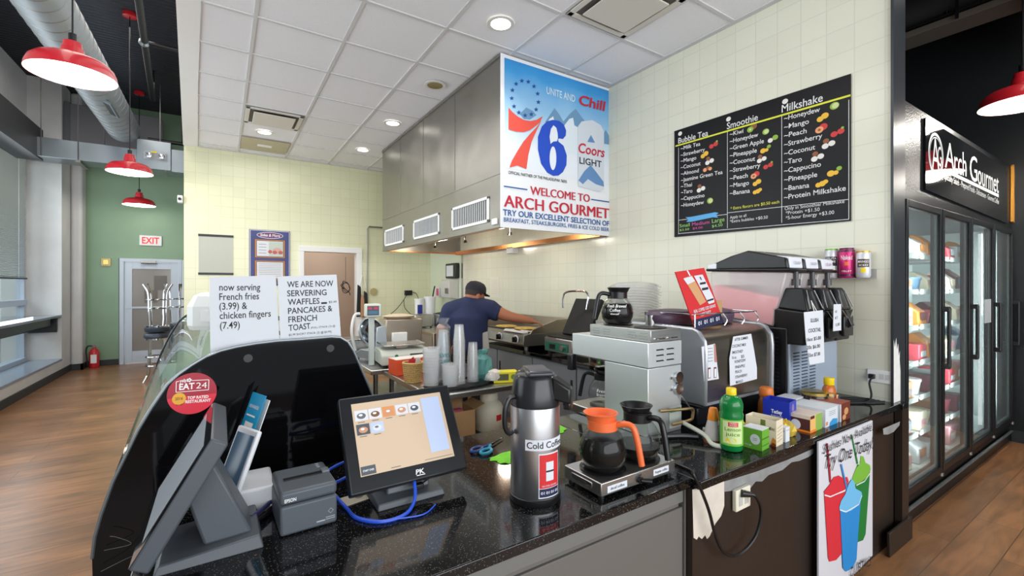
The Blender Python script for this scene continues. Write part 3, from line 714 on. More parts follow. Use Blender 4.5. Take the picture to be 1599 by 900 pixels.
# ---- hood banner
fr = Frame((HX+.01, HY0-.016, HZ), 0)
t = thing('banner', 'large printed blue and white banner with a 76 covering hood front', 'banner', fr.o)
def banner_mat():
    m = mat('banner_print', (230, 236, 242), .35); nt = m.node_tree; b = nt.nodes['Principled BSDF']
    tc = nt.nodes.new('ShaderNodeTexCoord'); sp = nt.nodes.new('ShaderNodeSeparateXYZ'); nt.links.new(tc.outputs['Object'], sp.inputs[0])
    nz = nt.nodes.new('ShaderNodeTexNoise'); nz.inputs['Scale'].default_value = 2.2; nz.inputs['Detail'].default_value = 5; nt.links.new(tc.outputs['Object'], nz.inputs['Vector'])
    ma = nt.nodes.new('ShaderNodeMath'); ma.operation = 'MULTIPLY_ADD'; ma.inputs[1].default_value = .28; nt.links.new(nz.outputs['Fac'], ma.inputs[0]); nt.links.new(sp.outputs['Z'], ma.inputs[2])
    rp = nt.nodes.new('ShaderNodeValToRGB'); nt.links.new(ma.outputs[0], rp.inputs[0])
    e = rp.color_ramp.elements; e[0].position = .5; e[0].color = lin((224, 230, 238))+(1,); e[1].position = 1.0; e[1].color = lin((150, 196, 226))+(1,)
    mm = nt.nodes.new('ShaderNodeMapRange'); mm.inputs['From Min'].default_value = 0; mm.inputs['From Max'].default_value = 1.85; nt.links.new(ma.outputs[0], mm.inputs['Value']); nt.links.new(mm.outputs[0], rp.inputs[0])
    e2 = e.new(.9); e2.color = lin((60, 150, 212))+(1,); e[-1].color = lin((40, 130, 200))+(1,)
    e3 = e.new(.70); e3.color = lin((160, 200, 228))+(1,)
    nt.links.new(rp.outputs[0], b.inputs['Base Color']); return m
W_ = 1.41
M().box(-.015, W_+.004, 0, .012, -.005, 1.655).obj('panel', mat('banner_white', (230, 232, 236), .4), t, sm=0)
M().m(0).poly(fr.pts([(788, 90), (951, 142), (951, 290), (788, 262)]), -.002).obj('picture', banner_mat(), t, sm=0)
MT1 = mat('mountain_blue', (104, 146, 182), .5); MT2 = mat('mountain_white', (216, 226, 234), .5)
m = M().m(0).poly(fr.pts([(852, 190), (860, 178), (866, 169), (873, 178), (880, 190), (890, 178), (899, 170), (908, 182), (918, 196), (918, 215), (852, 205)]), -.003)
m.m(1).poly(fr.pts([(852, 200), (858, 186), (864, 182), (866, 190), (872, 196), (880, 198), (889, 186), (895, 184), (897, 196), (904, 200), (918, 205), (930, 240), (862, 240)]), -.004)
m.m(0).poly(fr.pts([(938, 216), (946, 203), (951, 212), (951, 226), (940, 224)]), -.004)
m.poly(fr.pts([(812, 178), (822, 168), (832, 173), (838, 180), (828, 187), (818, 186)]), -.003)
m.obj('mountains', [MT1, MT2], t, sm=0)
P7 = mat('coral_red', (226, 84, 70), .5)
m = M().m(0).poly(fr.pts([(794.2, 168.3), (800, 175), (808, 182), (818, 187.5), (828, 189.3), (838, 187.5), (847.5, 181.7), (843.5, 191), (838, 196), (828, 203.5), (818, 206.7), (806, 206), (794, 202.5)]), -.006)
m.poly(fr.pts([(845.5, 189), (838, 204), (830, 222), (825, 242), (822, 264.5), (808, 258.8), (795.6, 262), (799, 252), (807, 238), (817, 222), (829, 208), (838, 199)]), -.006)
m.m(1).poly(fr.pts([(863, 187.5), (873, 189), (880.5, 195), (884, 204), (883.5, 212), (879, 217.5), (873, 216.5), (871.5, 218), (872, 221.5), (880, 228), (885, 243), (884.5, 258), (879, 269), (872, 274.5), (864, 275), (854.7, 270), (845, 256), (840, 234), (840, 214), (846, 198), (854, 190)]), -.006)
m.m(2).poly(fr.pts([(864, 196), (868.5, 200), (870.5, 208), (871, 216), (869.5, 221), (864, 221.5), (859.5, 225), (858, 214), (860, 202)]), -.0075)
m.poly([fr.px(863.3+5.2*math.cos(a*PI/12), 247.5+18.5*math.sin(a*PI/12)) for a in range(24)], -.0075)
m.m(3)
for k in range(13):
    a = 2*PI*(k+.5)/13; cx, cy = 820+21*math.sin(a), 153.5-27*math.cos(a)+3*math.sin(a)
    m.poly(fr.pts([(cx+(3.9 if j % 2 == 0 else 1.6)*math.sin(j*PI/5), cy-(3.9 if j % 2 == 0 else 1.6)*math.cos(j*PI/5)) for j in range(10)]), -.006)
m.obj('seventy_six_logo', [P7, BLUE, mat('logo_white', (226, 232, 240), .5), mat('star_blue', (24, 74, 150), .5)], t, sm=0)
canm = mat('can_silver_print', (206, 212, 222), .45); canb = mat('can_mountain_blue', (96, 138, 186), .5)
m = M().m(0).poly(fr.pts([(902, 198), (908, 190), (925, 188), (938, 196), (943, 206), (943, 296), (935, 300), (903, 291)]), -.007)
m.m(1).poly(fr.pts([(903, 282), (912, 268), (922, 258), (930, 268), (942, 284), (943, 292), (930, 288), (918, 280), (910, 288)]), -.008)
m.poly(fr.pts([(917, 222), (922.5, 211), (929, 223.5)]), -.008)
m.obj('can_picture', [canm, canb], t, sm=0)
CR = mat('banner_red_lettering', (190, 34, 56), .5)
px = fr.px
M().text('Coors', px(902, 238), q=px(943, 246), cap=.105, y=-.009, shear=.18, weight=.02).obj('can_lettering', CR, t, sm=0)
M().text('Chill', px(903, 163), q=px(943.5, 173.5), cap=.105, y=-.009, shear=.22, weight=.025).obj('slogan_lettering', CR, t, sm=0)
M().text('WELCOME TO', px(828, 303.6), q=px(920.5, 316), cap=.083, y=-.006).text('WELCOME TO', px(828.7, 303.7), q=px(921.2, 316.1), cap=.083, y=-.0062).text('ARCH GOURMET', px(786.8, 322.8), q=px(950.2, 341.7), cap=.115, y=-.006).text('ARCH GOURMET', px(787.8, 322.9), q=px(951.2, 341.9), cap=.115, y=-.0062).obj('red_lettering', CR, t, sm=0)
M().text('LIGHT', px(904.5, 255.5), q=px(939, 262), cap=.07, y=-.009, weight=.015).obj('can_dark_lettering', INK, t, sm=0)
M().text('OFFICIAL PARTNER OF THE PHILADELPHIA 76ERS', px(793.9, 271.6), q=px(885.3, 286.2), cap=.03, y=-.006, weight=.01).obj('dark_lettering', INK, t, sm=0)
M().text('TRY OUR EXCELLENT SELECTION OF', px(785.5, 336), q=px(951.2, 353.4), cap=.056, y=-.006, weight=.02).text('BREAKFAST, STEAKS,BURGERS, FRIES & ICE COLD BEER', px(786.8, 346), q=px(951, 361.6), cap=.04, y=-.006, weight=.01).line(px(786.8, 291), px(823.6, 296.5), .012, -.006).line(px(923, 311.6), px(951.4, 315.8), .012, -.006).obj('blue_lettering', mat('banner_blue_lettering', (36, 84, 150), .5), t, sm=0)
M().text('UNITE AND', px(853.3, 146.5), q=px(898, 160), cap=.072, y=-.006, weight=.015).obj('white_lettering', mat('pale_lettering', (200, 222, 236), .5), t, sm=0)

# ---- smoothie menu on the tiled wall
fr = Frame((WX-.012, 2.79, 2.12), -PI/2)
t = thing('smoothie_menu', 'black menu poster of bubble tea, smoothies and milkshakes on tiled wall', 'menu', fr.o, fr.rz)
px = fr.px
mb = mat('menu_black_vinyl', (22, 22, 26), .32, spec=.2, bump=.25, bscale=3)
M().poly(fr.pts([(1053.5, 205), (1329, 115), (1329, 345), (1053.5, 370.5)]), 0, .006).obj('sheet', mb, t, sm=0)
def c1(x, y): return px(1040+x/4.5, 170+y/4.5)
def c2(x, y): return px(1190+x/3.6, 110+y/3.6)
def c3(x, y): return px(1030+x/3.2156, 100+y/3.2156)
m = M()
for s_, a, b, cp in (('Bubble Tea', (88, 245), (298, 188), .052), ('~Milk Tea', (105, 292), (243, 258), .035), ('~Strawberry', (105, 338), (275, 298), .035), ('~Mango', (105, 380), (215, 356), .035), ('~Coconut', (105, 425), (245, 396), .035), ('~Almond', (107, 470), (232, 446), .035), ('~Jasmine Green Tea', (107, 515), (400, 457), .035), ('~Thai', (107, 558), (185, 544), .035), ('~Taro', (107, 600), (188, 588), .035), ('~Cappucino', (107, 646), (273, 620), .035), ('~Honeydew', (107, 692), (268, 669), .035),
        ('Smoothie', (430, 145), (648, 80), .055), ('~Kiwi', (450, 193), (545, 170), .036), ('~Honeydew', (450, 243), (650, 195), .036), ('~Green Apple', (450, 293), (690, 240), .036), ('~Pineapple', (450, 343), (640, 306), .036), ('~Coconut', (450, 395), (628, 364), .036), ('~Strawberry', (450, 449), (665, 411), .036), ('~Peach', (450, 503), (577, 482), .036), ('~Mango', (450, 555), (585, 534), .036), ('~Banana', (450, 608), (592, 589), .036)):
    m.text(s_, c1(*a), q=c1(*b), cap=cp, y=-.001, weight=.008)
for s_, a, b, cp in (('Milkshake', (112, 238), (343, 173), .058), ('~Honeydew', (125, 283), (327, 232), .037), ('~Mango', (125, 332), (265, 299), .037), ('~Peach', (125, 380), (252, 352), .037), ('~Strawberry', (125, 430), (340, 380), .037), ('~Coconut', (125, 480), (300, 444), .037), ('~Taro', (125, 529), (225, 511), .037), ('~Cappucino', (125, 578), (333, 540), .037), ('~Pineapple', (125, 627), (312, 598), .037), ('~Banana', (125, 678), (267, 658), .037), ('~Protein Milkshake', (125, 727), (473, 675), .037)):
    m.text(s_, c2(*a), q=c2(*b), cap=cp, y=-.001, weight=.008)
for s_, a, b, cp in (('Apply to all', (355, 778), (437, 767), .024), ('*Extra bubbles +$0.50', (355, 798), (545, 776), .024), ('Only in Smoothie/ Milkshake', (630, 735), (930, 698), .026), ('*Protein +$1.50', (635, 757), (805, 738), .026), ('*5-hour Energy +$3.00', (635, 782), (878, 753), .026)):
    m.text(s_, c3(*a), q=c3(*b), cap=cp, y=-.001)
for a, b in (((97, 420), (97, 855)), ((342, 340), (342, 825)), ((615, 255), (615, 798)), ((97, 785), (342, 755)), ((342, 748), (952, 680)), ((97, 852), (952, 780)), ((952, 180), (952, 780))): m.line(c3(*a), c3(*b), .004, -.001)
m.obj('white_lettering', mat('menu_white', (226, 226, 226), .5), t, sm=0)
m = M().m(0).line(c3(82, 413), c3(961, 157), .014, -.0015).text('* Extra flavors are $0.50 each', c3(358, 733), q=c3(603, 699), cap=.024, y=-.001)
m.m(1).text('Small', c3(103, 822), q=c3(153, 815), cap=.032, y=-.001).text('$3.50', c3(103, 840), q=c3(150, 834), cap=.02, y=-.001).text('Large', c3(265, 799), q=c3(328, 789), cap=.036, y=-.001).text('$4.50', c3(265, 822), q=c3(318, 814), cap=.024, y=-.001)
m.m(2).text('Medium', c3(165, 814), q=c3(252, 802), cap=.032, y=-.001).text('$4.00', c3(168, 832), q=c3(218, 826), cap=.02, y=-.001)
m.m(3).poly([c3(*q) for q in ((132, 770), (160, 768), (280, 745), (298, 748), (285, 760), (296, 772), (270, 770), (160, 793), (136, 793), (148, 780))], -.0015)
m.obj('coloured_lettering', [mat('menu_yellow', (222, 224, 60), .5), mat('menu_green', (150, 206, 110), .5), mat('menu_pink', (206, 80, 160), .5), mat('menu_ribbon', (90, 170, 226), .5)], t, sm=0)
FC = [mat('fruit_red', (206, 52, 50), .5), mat('fruit_yellow', (236, 186, 50), .5), mat('fruit_white', (232, 228, 222), .5), mat('fruit_brown', (140, 84, 50), .5), mat('fruit_green', (140, 180, 60), .5), mat('fruit_pale_green', (206, 216, 150), .5), mat('fruit_peach', (236, 160, 110), .5)]
KIND = {'straw': [(-4, 1, 4.5, 0), (4, -1, 4.5, 0), (6, -5, 2, 4)], 'mango': [(-3, 2, 4.5, 1), (3, -1, 5, 1)], 'coco': [(-3, -5, 4, 3), (-4, 2, 4.5, 2), (4, 0, 4.5, 2)], 'almond': [(-4, 1, 4, 6), (2, -1, 4, 3), (6, 1, 3.5, 6)], 'honey': [(0, 0, 6, 4), (1, 0, 4.4, 5)], 'kiwi': [(4, -3, 6, 3), (-2, 1, 6, 4), (-2, 1, 2.5, 5)], 'apple': [(-4, 2, 4.5, 2), (4, -1, 5, 4)], 'pine': [(-2, 1, 5, 1), (4, 1, 3.5, 1), (8, -4, 3.5, 4)], 'peach': [(3, -1, 5.5, 0), (-2, 2, 5.5, 6), (-2, 2, 2, 3)], 'banana': [(-4, 1, 4, 1), (1, 0, 4.5, 1), (5, -2, 3.5, 1)]}
for kd, x, y in (('straw', 273, 408), ('mango', 227, 455), ('coco', 253, 488), ('almond', 240, 527), ('coco', 210, 627), ('honey', 255, 687), ('kiwi', 463, 325), ('honey', 535, 340), ('apple', 570, 375), ('pine', 527, 432), ('coco', 515, 478), ('straw', 547, 512), ('peach', 480, 557), ('mango', 490, 595), ('banana', 492, 640), ('honey', 880, 210), ('mango', 820, 267), ('peach', 812, 322), ('straw', 895, 345), ('coco', 850, 402), ('coco', 795, 467), ('pine', 870, 545), ('banana', 815, 602)):
    k = 1.0 if x < 600 else 1.25
    m = M()
    for i, (dx, dy, r, c) in enumerate(KIND[kd]):
        u, v = c3(x, y); s_ = .0052 if x < 320 else (.0047 if x < 600 else .0052)
        m.m(c).disc(u+dx*s_, v-dy*s_, r*s_*.95, r*s_*.85, -.0012-.0006*i, n=14)
    m.obj('fruit_picture', FC, t, sm=0)
for x, y, c in ((105, 350, 0), (348, 277, 2), (632, 188, 0)):
    u, v = c3(x, y); M().m(2).disc(u, v, .022, .02, -.0014, n=12).obj('bubble_picture', FC, t, sm=0)

# ---- wall items
def wallthing(name, label, cat, y, z): return thing(name, label, cat, (WX, y, z), -PI/2)
t = wallthing('tablet_frame', 'black framed screen with white sheet above the towel dispenser', 'display', 7.6, 1.92)
M().box(-.22, .22, -.09, -.006, -.14, .14).obj('housing', BLACK, t, bevel=.015)
M().box(-.17, .12, -.093, -.09, -.10, .10).obj('screen', PAPER, t)
t = wallthing('towel_dispenser', 'tall light grey paper towel dispenser on the wall behind the man', 'dispenser', 7.62, 1.40)
M().prism([(-.006, 0), (-.17, .02), (-.2, .1), (-.2, .33), (-.16, .36), (-.006, .36)], 'X', -.19, .2).obj('housing', mat('dispenser_grey', (206, 204, 200), .35), t, bevel=.01)
M().box(.05, .18, -.215, -.195, .1, .2).obj('lever', STEELD, t, bevel=.004)
t = wallthing('soap_dispenser', 'white soap dispenser with pink soap beside towel dispenser', 'dispenser', 8.1, 1.40)
M().box(-.07, .07, -.13, -.006, .02, .21).obj('housing', mat('soap_clear', (220, 220, 216), .3), t, bevel=.01)
M().box(-.045, .055, -.136, -.128, .05, .19).obj('soap_window', mat('pink_soap', (206, 70, 130), .3), t, bevel=.004)
t = wallthing('wall_notice', 'white paper notice on tiles above the griddle', 'notice', 6.14, 1.46)
M().box(-.14, .14, -.004, 0, 0, .33).obj('sheet', mat('faded_paper', (224, 220, 204), .5), t, sm=0)
m = M()
for k in range(8): m.rect(-.1, .1, .06+k*.03, .063+k*.03, -.006)
m.obj('print', mat('faint_print', (190, 190, 182), .5), t, sm=0)
t = wallthing('wall_outlet', 'white double wall outlet on the tiles beside the slush machine', 'outlet', 1.17, 1.045)
M().box(-.06, .075, -.012, 0, -.04, .045).obj('plate', WHITE, t, bevel=.004)
m = M()
for x in (.02, .05): m.rect(x-.012, x+.012, -.015, .02, -.013)
m.obj('sockets', mat('socket_grey', (206, 206, 204), .4), t)
M().box(-.045, -.012, -.04, -.012, -.015, .015).obj('plug', BLACK, t, bevel=.004)
t = thing('counter_cable', 'coiled black cable from wall outlet lying on the counter corner', 'cable', (0, 0, .89))
m = M()
m.tube([(WX-.035, 1.19, .155), (WX-.09, 1.19, .12), (WX-.12, 1.17, .04), (WX-.2, 1.18, .008), (3.3, 1.28, .008)], .006, sm=6)
for k in range(4): m.tube([(3.6-.02*k, 1.12+.02*k, .008+.004*k), (3.45, 1.2+.03*k, .008+.004*k), (3.22-.03*k, 1.34+.02*k, .01), (3.2-.05*k, 1.46, .008), (3.0, 1.25+.05*k, .007)], .006, sm=6)
m.obj('coil', BLACKM, t)

# energy cans on a clear shelf
t = thing('can_shelf', 'small clear shelf on the tiled wall carrying three drink cans', 'shelf', (WX, 1.33, 1.70), -PI/2)
M().box(-.15, .15, -.09, 0, -.006, 0).box(-.15, .15, -.004, 0, 0, .06).obj('ledge', GLASSM, t, sm=0)
def can(y, r, h, body, lid, label, tx, extra):
    t = thing('drink_can', label, 'can', (WX-.048, y, 1.701), -PI/2+.35, group=None)
    M().lathe([(0, .004), (r*.8, .0), (r*.88, .004), (r, .014), (r, h-.02), (r*.9, h-.008)], n=32).obj('body', body, t)
    M().lathe([(r*.9, h-.012), (r*.93, h), (r*.86, h), (r*.84, h-.006), (0, h-.006)], n=32).obj('lid', lid, t)
    w = lambda u, v: ((r+.0008)*math.sin(u/r), -(r+.0008)*math.cos(u/r), v)
    m = M()
    for k, (s_, v, cp, hw, ci) in enumerate(tx):
        m.m(ci)
        if s_ is None:
            n = 12; m.add([w(-hw+2*hw*i/n, vv) for i in range(n+1) for vv in (v, v+cp)], [(2*i, 2*i+2, 2*i+3, 2*i+1) for i in range(n)])
        else:
            w2 = lambda u, v_: ((r+.0014)*math.sin(u/r), -(r+.0014)*math.cos(u/r), v_)
            m.text(s_, (-hw, v), 2*hw, cp, fmap=w2, weight=.01)
    m.obj('print', extra, t, sm=0)
CANW = mat('can_white', (214, 216, 222), .3, .3); LIME = mat('lime_green', (120, 190, 60), .35, .3)
can(1.425, .041, .205, CANW, LIME, 'white drink can with green lid, leftmost on the wall shelf', [(None, .085, .065, .036, 0), ('FRUTA', .13, .015, .03, 1), ('LIME', .108, .015, .026, 1), (None, .035, .045, .015, 2)], [INK, WHITE, LIME])
can(1.333, .045, .205, mat('can_magenta', (206, 50, 120), .3, .3), mat('can_dark_rim', (70, 50, 66), .3, .6), 'bright pink drink can in the middle of the wall shelf', [(None, 0.012, .014, .065, 0), (None, .178, .014, .065, 0), ('Naked', .125, .03, .033, 1), (None, .085, .025, .012, 2), ('FRUIT', .04, .012, .028, 1)], [mat('can_plum', (84, 34, 70), .3), WHITE, ORANGE])
can(1.238, .041, .178, CANW, mat('gold_rim', (214, 176, 50), .3, .5), 'white and gold drink can, rightmost and shortest on wall shelf', [(None, .07, .055, .034, 0), ('MANGO', .1, .016, .03, 1), ('ICED', .078, .012, .024, 1), (None, .035, .03, .014, 2)], [mat('can_brown', (74, 52, 40), .4), WHITE, YELLOW])

# ================================================================ COOK LINE
slate = mat('slate_grey_laminate', (118, 122, 128), .45, noise=.06, nscale=3)
def cabinet(y0, y1, label, hs):
    t = thing('base_cabinet', label, 'cabinet', (2.95, y0, 0), group=None)
    M().box(.03, .69, 0, y1-y0, .08, .855).box(.08, .69, 0, y1-y0, 0, .08).obj('body', slate, t, sm=0)
    d = M().box(.005, .03, .008, y1-y0-.008, .1, .835).obj('door', slate, t, bevel=.003)
    hy = .07 if hs < 0 else y1-y0-.07
    M().box(-.002, .006, hy-.014, hy+.014, .52, .70).obj('handle', BLACK, d, bevel=.004)
cabinet(3.38, 4.13, 'slate grey cabinet under panini press, handle toward the camera', -1)
cabinet(4.13, 4.90, 'slate grey cabinet under the right half of the griddle', 1)
cabinet(4.90, 5.65, 'slate grey cabinet behind the man under the griddle', 1)
cabinet(2.63, 3.38, 'slate grey cabinet door seen left of the coffee brewer', -1)
cabinet(2.05, 2.63, 'slate grey cabinet mostly hidden behind the coffee brewer', 1)
o = M().box(2.92, 3.655, 2.0, 6.1, .857, .898).obj('cook_line_counter', BLACKG, bevel=.004)
tag(o, 'long black countertop under griddle and panini press along tiled wall', 'countertop')
# griddle
t = thing('griddle', 'stainless flat-top griddle with three black knobs under the hood', 'griddle', (0, 0, .90))
gx0, gx1, gy0, gy1 = 2.90, 3.62, 4.20, 5.50
M().prism([(gx0, .05), (gx0-.02, .07), (gx0-.01, .17), (gx0+.06, .19), (gx1, .19), (gx1, .05)], 'Y', gy0, gy1).obj('body', STEELD, t, bevel=.004)
M().box(gx0+.12, gx1-.03, gy0+.03, gy1-.03, .19, .205).obj('cooking_plate', mat('seasoned_plate', (66, 60, 54), .3, .6), t)
M().prism([(gx0+.08, .19), (gx1, .19), (gx1, .34), (gx1-.25, .34), (gx0+.12, .24)], 'Y', gy0, gy0+.02).obj('splash_guard', STEELW, t, sm=0)
M().prism([(gx0+.08, .19), (gx1, .19), (gx1, .34), (gx1-.25, .34), (gx0+.12, .24)], 'Y', gy1-.02, gy1).obj('splash_guard', STEELW, t, sm=0)
M().box(gx1-.02, gx1, gy0, gy1, .19, .34).obj('back_splash', STEELW, t, sm=0)
for y in (4.36, 4.72, 5.08):
    k = M().cyl((gx0-.012, y, .12), (gx0-.018, y, .12), .052, n=28).obj('knob_ring', WHITE, t)
    M().cyl((gx0-.018, y, .12), (gx0-.05, y, .12), .036, .03, n=24).box(gx0-.065, gx0-.045, y-.008, y+.008, .09, .15).obj('knob', BLACK, t)
for y in (4.28, 5.42):
    for x in (2.98, 3.54): M().cyl((x, y, 0), (x, y, .05), .025).obj('foot', STEELD, t)
egg = mat('omelette_yellow', (222, 184, 96), .6, noise=.25, nscale=14)
for x, y, rx, ry, lb in ((3.16, 5.0, .13, .17, 'yellow omelette on the griddle nearest the man'), (3.2, 4.62, .14, .15, 'yellow omelette on the griddle nearest the right splash guard')):
    o = M().lathe([(0, 0), (.9, 0), (1.0, .008), (.92, .018), (.4, .024), (0, .02)], n=28, sx=rx, sy=ry).obj('omelette', egg, loc=(x, y, 1.105)); tag(o, lb, 'food', 'omelettes on the griddle')
o = M().hexa([(2.93, 4.3, 0), (3.1, 4.3, 0), (3.1, 4.72, 0), (2.93, 4.72, 0)], [(2.94, 4.31, .012), (3.09, 4.33, .02), (3.1, 4.7, .01), (2.95, 4.7, .025)]).obj('folded_towel', WHITE, bevel=.006, loc=(0, 0, 1.092)); tag(o, 'white folded towel on the front ledge of the griddle', 'towel')
# panini press
t = thing('panini_press', 'steel panini press with green control strip and raised black lid', 'panini press', (2.97, 3.46, .90))
M().box(0, .42, 0, .46, .04, .19).obj('base', STEELB, t, bevel=.008)
M().box(.02, .40, .03, .43, .19, .205).obj('lower_plate', BLACKM, t, bevel=.004)
M().box(-.006, 0, .06, .44, .055, .145).obj('control_strip', mat('green_strip', (28, 92, 72), .4), t, bevel=.002)
M().cyl((-.006, .14, .1), (-.03, .14, .1), .026).obj('knob', CHROME, t)
M().box(-.012, -.006, .27, .36, .075, .125).obj('display', BLACK, t)
for x in (.04, .38):
    for y in (.05, .41): M().cyl((x, y, 0), (x, y, .045), .022).obj('foot', BLACK, t)
R = Matrix.Rotation(math.radians(-62), 3, 'Y')
M().obox(Vector((.34, .22, .40)), (.44, .42, .05), R).obj('lid', BLACKM, t, bevel=.01)
M().tube([Vector((.22, .03, .5)), Vector((.24, .03, .66)), Vector((.26, .2, .69)), Vector((.24, .41, .66)), Vector((.22, .41, .5))], .011, sm=5).obj('lid_handle', CHROME, t)
M().box(.3, .44, .06, .38, .19, .25).obj('hinge', STEELD, t, bevel=.008)

# ================================================================ ISLAND TABLES
def table(x0, x1, y0, y1, h, label, name='work_table', shelf=.42):
    t = thing(name, label, 'table', ((x0+x1)/2, (y0+y1)/2, 0))
    a, b = (x1-x0)/2, (y1-y0)/2
    M().box(-a, a, -b, b, h-.045, h).obj('table_top', STEELB, t, bevel=.008)
    for sx in (-1, 1):
        for sy in (-1, 1): M().cyl((sx*(a-.06), sy*(b-.06), 0), (sx*(a-.06), sy*(b-.06), h-.045), .022).obj('leg', STEELB, t)
    if shelf: M().box(-a+.04, a-.04, -b+.04, b-.04, shelf-.025, shelf).obj('shelf', STEELD, t, bevel=.004)
    return t
table(1.25, 2.07, 2.95, 4.10, .87, 'stainless work table with clear cups, nearer of two end to end', shelf=.50)
table(1.15, 1.98, 4.14, 5.75, .87, 'stainless work table with slicer and scale, farther of two')
# cups
def cup_mesh(name, r0, r1, h, mt):
    return M().lathe([(0, .0015), (r0, .0015), (r1-.001, h-.004), (r1+.0035, h-.004), (r1+.0035, h), (r1-.003, h), (r0-.002, .005), (0, .005)], n=28).obj(name, mt)
GLASSC = glass_mat('clear_cup_plastic', (248, 249, 250), .17, .08, .03, (254, 254, 254))
def cup_stack(x, y, z, n, r0, r1, h, step, label, group, up=False, mt=None):
    o = cup_mesh('plastic_cup', r0, r1, h, mt or GLASSC)
    for k in range(n):
        c = o if k == 0 else o.copy()
        if k: COL.objects.link(c)
        if up: c.location = (x, y, z+k*step)
        else: c.location = (x, y, z+h+k*step); c.rotation_euler = (PI, 0, 0)
        tag(c, label, 'cup', group)
TRZ = .89
cup_stack(1.555, 3.15, TRZ, 17, .034, .047, .13, .0205, 'clear plastic cup nested in the tallest stack on the tray', 'cups in the tallest stack')
cup_stack(1.68, 3.16, TRZ, 11, .034, .044, .12, .019, 'clear plastic cup nested in the shorter stack right of the tallest', 'cups in the shorter stack')
cup_stack(1.345, 3.20, TRZ, 9, .056, .064, .11, .022, 'milky plastic tub nested in the wide stack beside basket', 'tubs in the wide stack', True, GLASSM)
cup_stack(1.455, 3.10, TRZ, 6, .056, .062, .075, .018, 'milky plastic tub in the low stack before printed sleeve', 'tubs in the low stack', True, GLASSM)
cup_stack(1.475, 3.27, TRZ, 15, .036, .05, .13, .02, 'clear plastic cup in the bagged sleeve with teal print', 'cups in the bagged sleeve')
t = thing('cup_sleeve_bag', 'crinkled clear bag with teal print around a stack of cups', 'bag', (1.475, 3.27, TRZ))
M().lathe([(.056, .0), (.058, .12), (.054, .3), (.052, .40), (.058, .43), (.03, .46), (.05, .50)], n=22, sx=1.02, sy=.98).obj('film', glass_mat('bag_film', (240, 243, 246), .08, .2), t)
w = lambda u, v: (.0595*math.sin(u/.0595-.6), -.0595*math.cos(u/.0595-.6), v)
M().text('SEVICE', (-.03, .2), .11, .03, fmap=w).text('CUPS', (-.03, .15), .09, .03, fmap=w).obj('print', mat('teal_print', (60, 150, 150), .5), t, sm=0)
o = M().lathe([(0, 0), (1, 0), (1.06, .02), (1.03, .02), (.98, .006), (0, .006)], n=40, sx=.30, sy=.155).obj('serving_tray', BLACK, loc=(1.58, 3.17, .872)); o.rotation_euler = (0, 0, .1); tag(o, 'black oval tray under the stacks of clear cups', 'tray')
t = thing('teal_bag', 'crumpled teal and clear plastic bag at right end of tray', 'bag', (1.80, 3.21, TRZ))
m = M(); random.seed(3)
vs = []; n = 14
for i, (r, z) in enumerate(((.05, 0), (.075, .04), (.07, .1), (.06, .16), (.03, .2), (.045, .235))):
    for k in range(n): q = r*random.uniform(.75, 1.2); vs.append((q*math.cos(2*PI*k/n), q*math.sin(2*PI*k/n), z+random.uniform(-.012, .012)))
m.add(vs, [(i*n+k, i*n+(k+1) % n, (i+1)*n+(k+1) % n, (i+1)*n+k) for i in range(5) for k in range(n)]); m.obj('film', glass_mat('teal_film', (130, 196, 192), .45, .25), t, sm=0)
for k, (x, y) in enumerate(((1.785, 3.06), (1.79, 3.062))):
    o = M().lathe([(.05, 0), (.052, .006), (.046, .008), (.04, .03), (.02, .045), (.012, .046)], n=24).obj('dome_lid', GLASSM, loc=(x, y, TRZ+.016+k*.014)); tag(o, 'milky dome lid stacked at the right end of the tray', 'lid', 'dome lids at the tray end')
o = M().lathe([(0, 0), (.045, .0), (.06, .03), (.05, .07), (.02, .085), (0, .088)], n=14).obj('filter_bag', mat('cream_paper', (222, 214, 200), .8), loc=(1.845, 3.10, TRZ)); tag(o, 'cream paper bundle on the right end of the tray', 'paper')
# basket
t = thing('wicker_basket', 'small tan wicker basket of sachets on the steel table', 'basket', (1.30, 3.47, .872))
wk = mat('wicker', (202, 166, 106), .7)
m = M(); nr = 9; ns = 22
for i in range(nr):
    z = .008+i*.0165; r = .058+.018*i/nr
    m.tube([((r+.004*(1 if (k+i) % 2 else -1))*math.cos(2*PI*k/44), (r+.004*(1 if (k+i) % 2 else -1))*math.sin(2*PI*k/44), z) for k in range(45)], .008, n=6, caps=False)
m.obj('weave', wk, t)
m = M()
for k in range(ns): a = 2*PI*k/ns; m.tube([(.058*math.cos(a), .058*math.sin(a), 0), (.077*math.cos(a), .077*math.sin(a), .155)], .004, n=5)
m.lathe([(0, .004), (.06, .004), (.06, .0), (0, 0)]); m.obj('stakes', wk, t)
m = M(); m.tube([(.078*math.cos(k*PI/12), .078*math.sin(k*PI/12), .155) for k in range(25)], .009, n=6, caps=False); m.obj('rim', wk, t)
random.seed(5)
for k, (dx, dy, c, lb) in enumerate(((-.03, -.02, (190, 40, 46), 'dark red sachet standing at the left of the wicker basket'), (.02, -.03, (226, 226, 226), 'white and red sachet at the front of the wicker basket'), (.0, .03, (150, 30, 40), 'deep red sachet at the back of the wicker basket'))):
    o = M().hexa([(-.03, -.006, 0), (.03, -.006, 0), (.03, .006, 0), (-.03, .006, 0)], [(-.03, -.002, .09), (.02, -.002, .1), (.02, .002, .1), (-.03, .002, .09)]).obj('sachet', mat('sachet_paper', c, .5), loc=(1.30+dx, 3.47+dy, .97)); o.rotation_euler = (.15, .25-.2*k, -.4+.5*k); tag(o, lb, 'sachet')
t = thing('orange_carton', 'orange and white carton box lying behind the wicker basket', 'box', (1.42, 3.86, .872), .12)
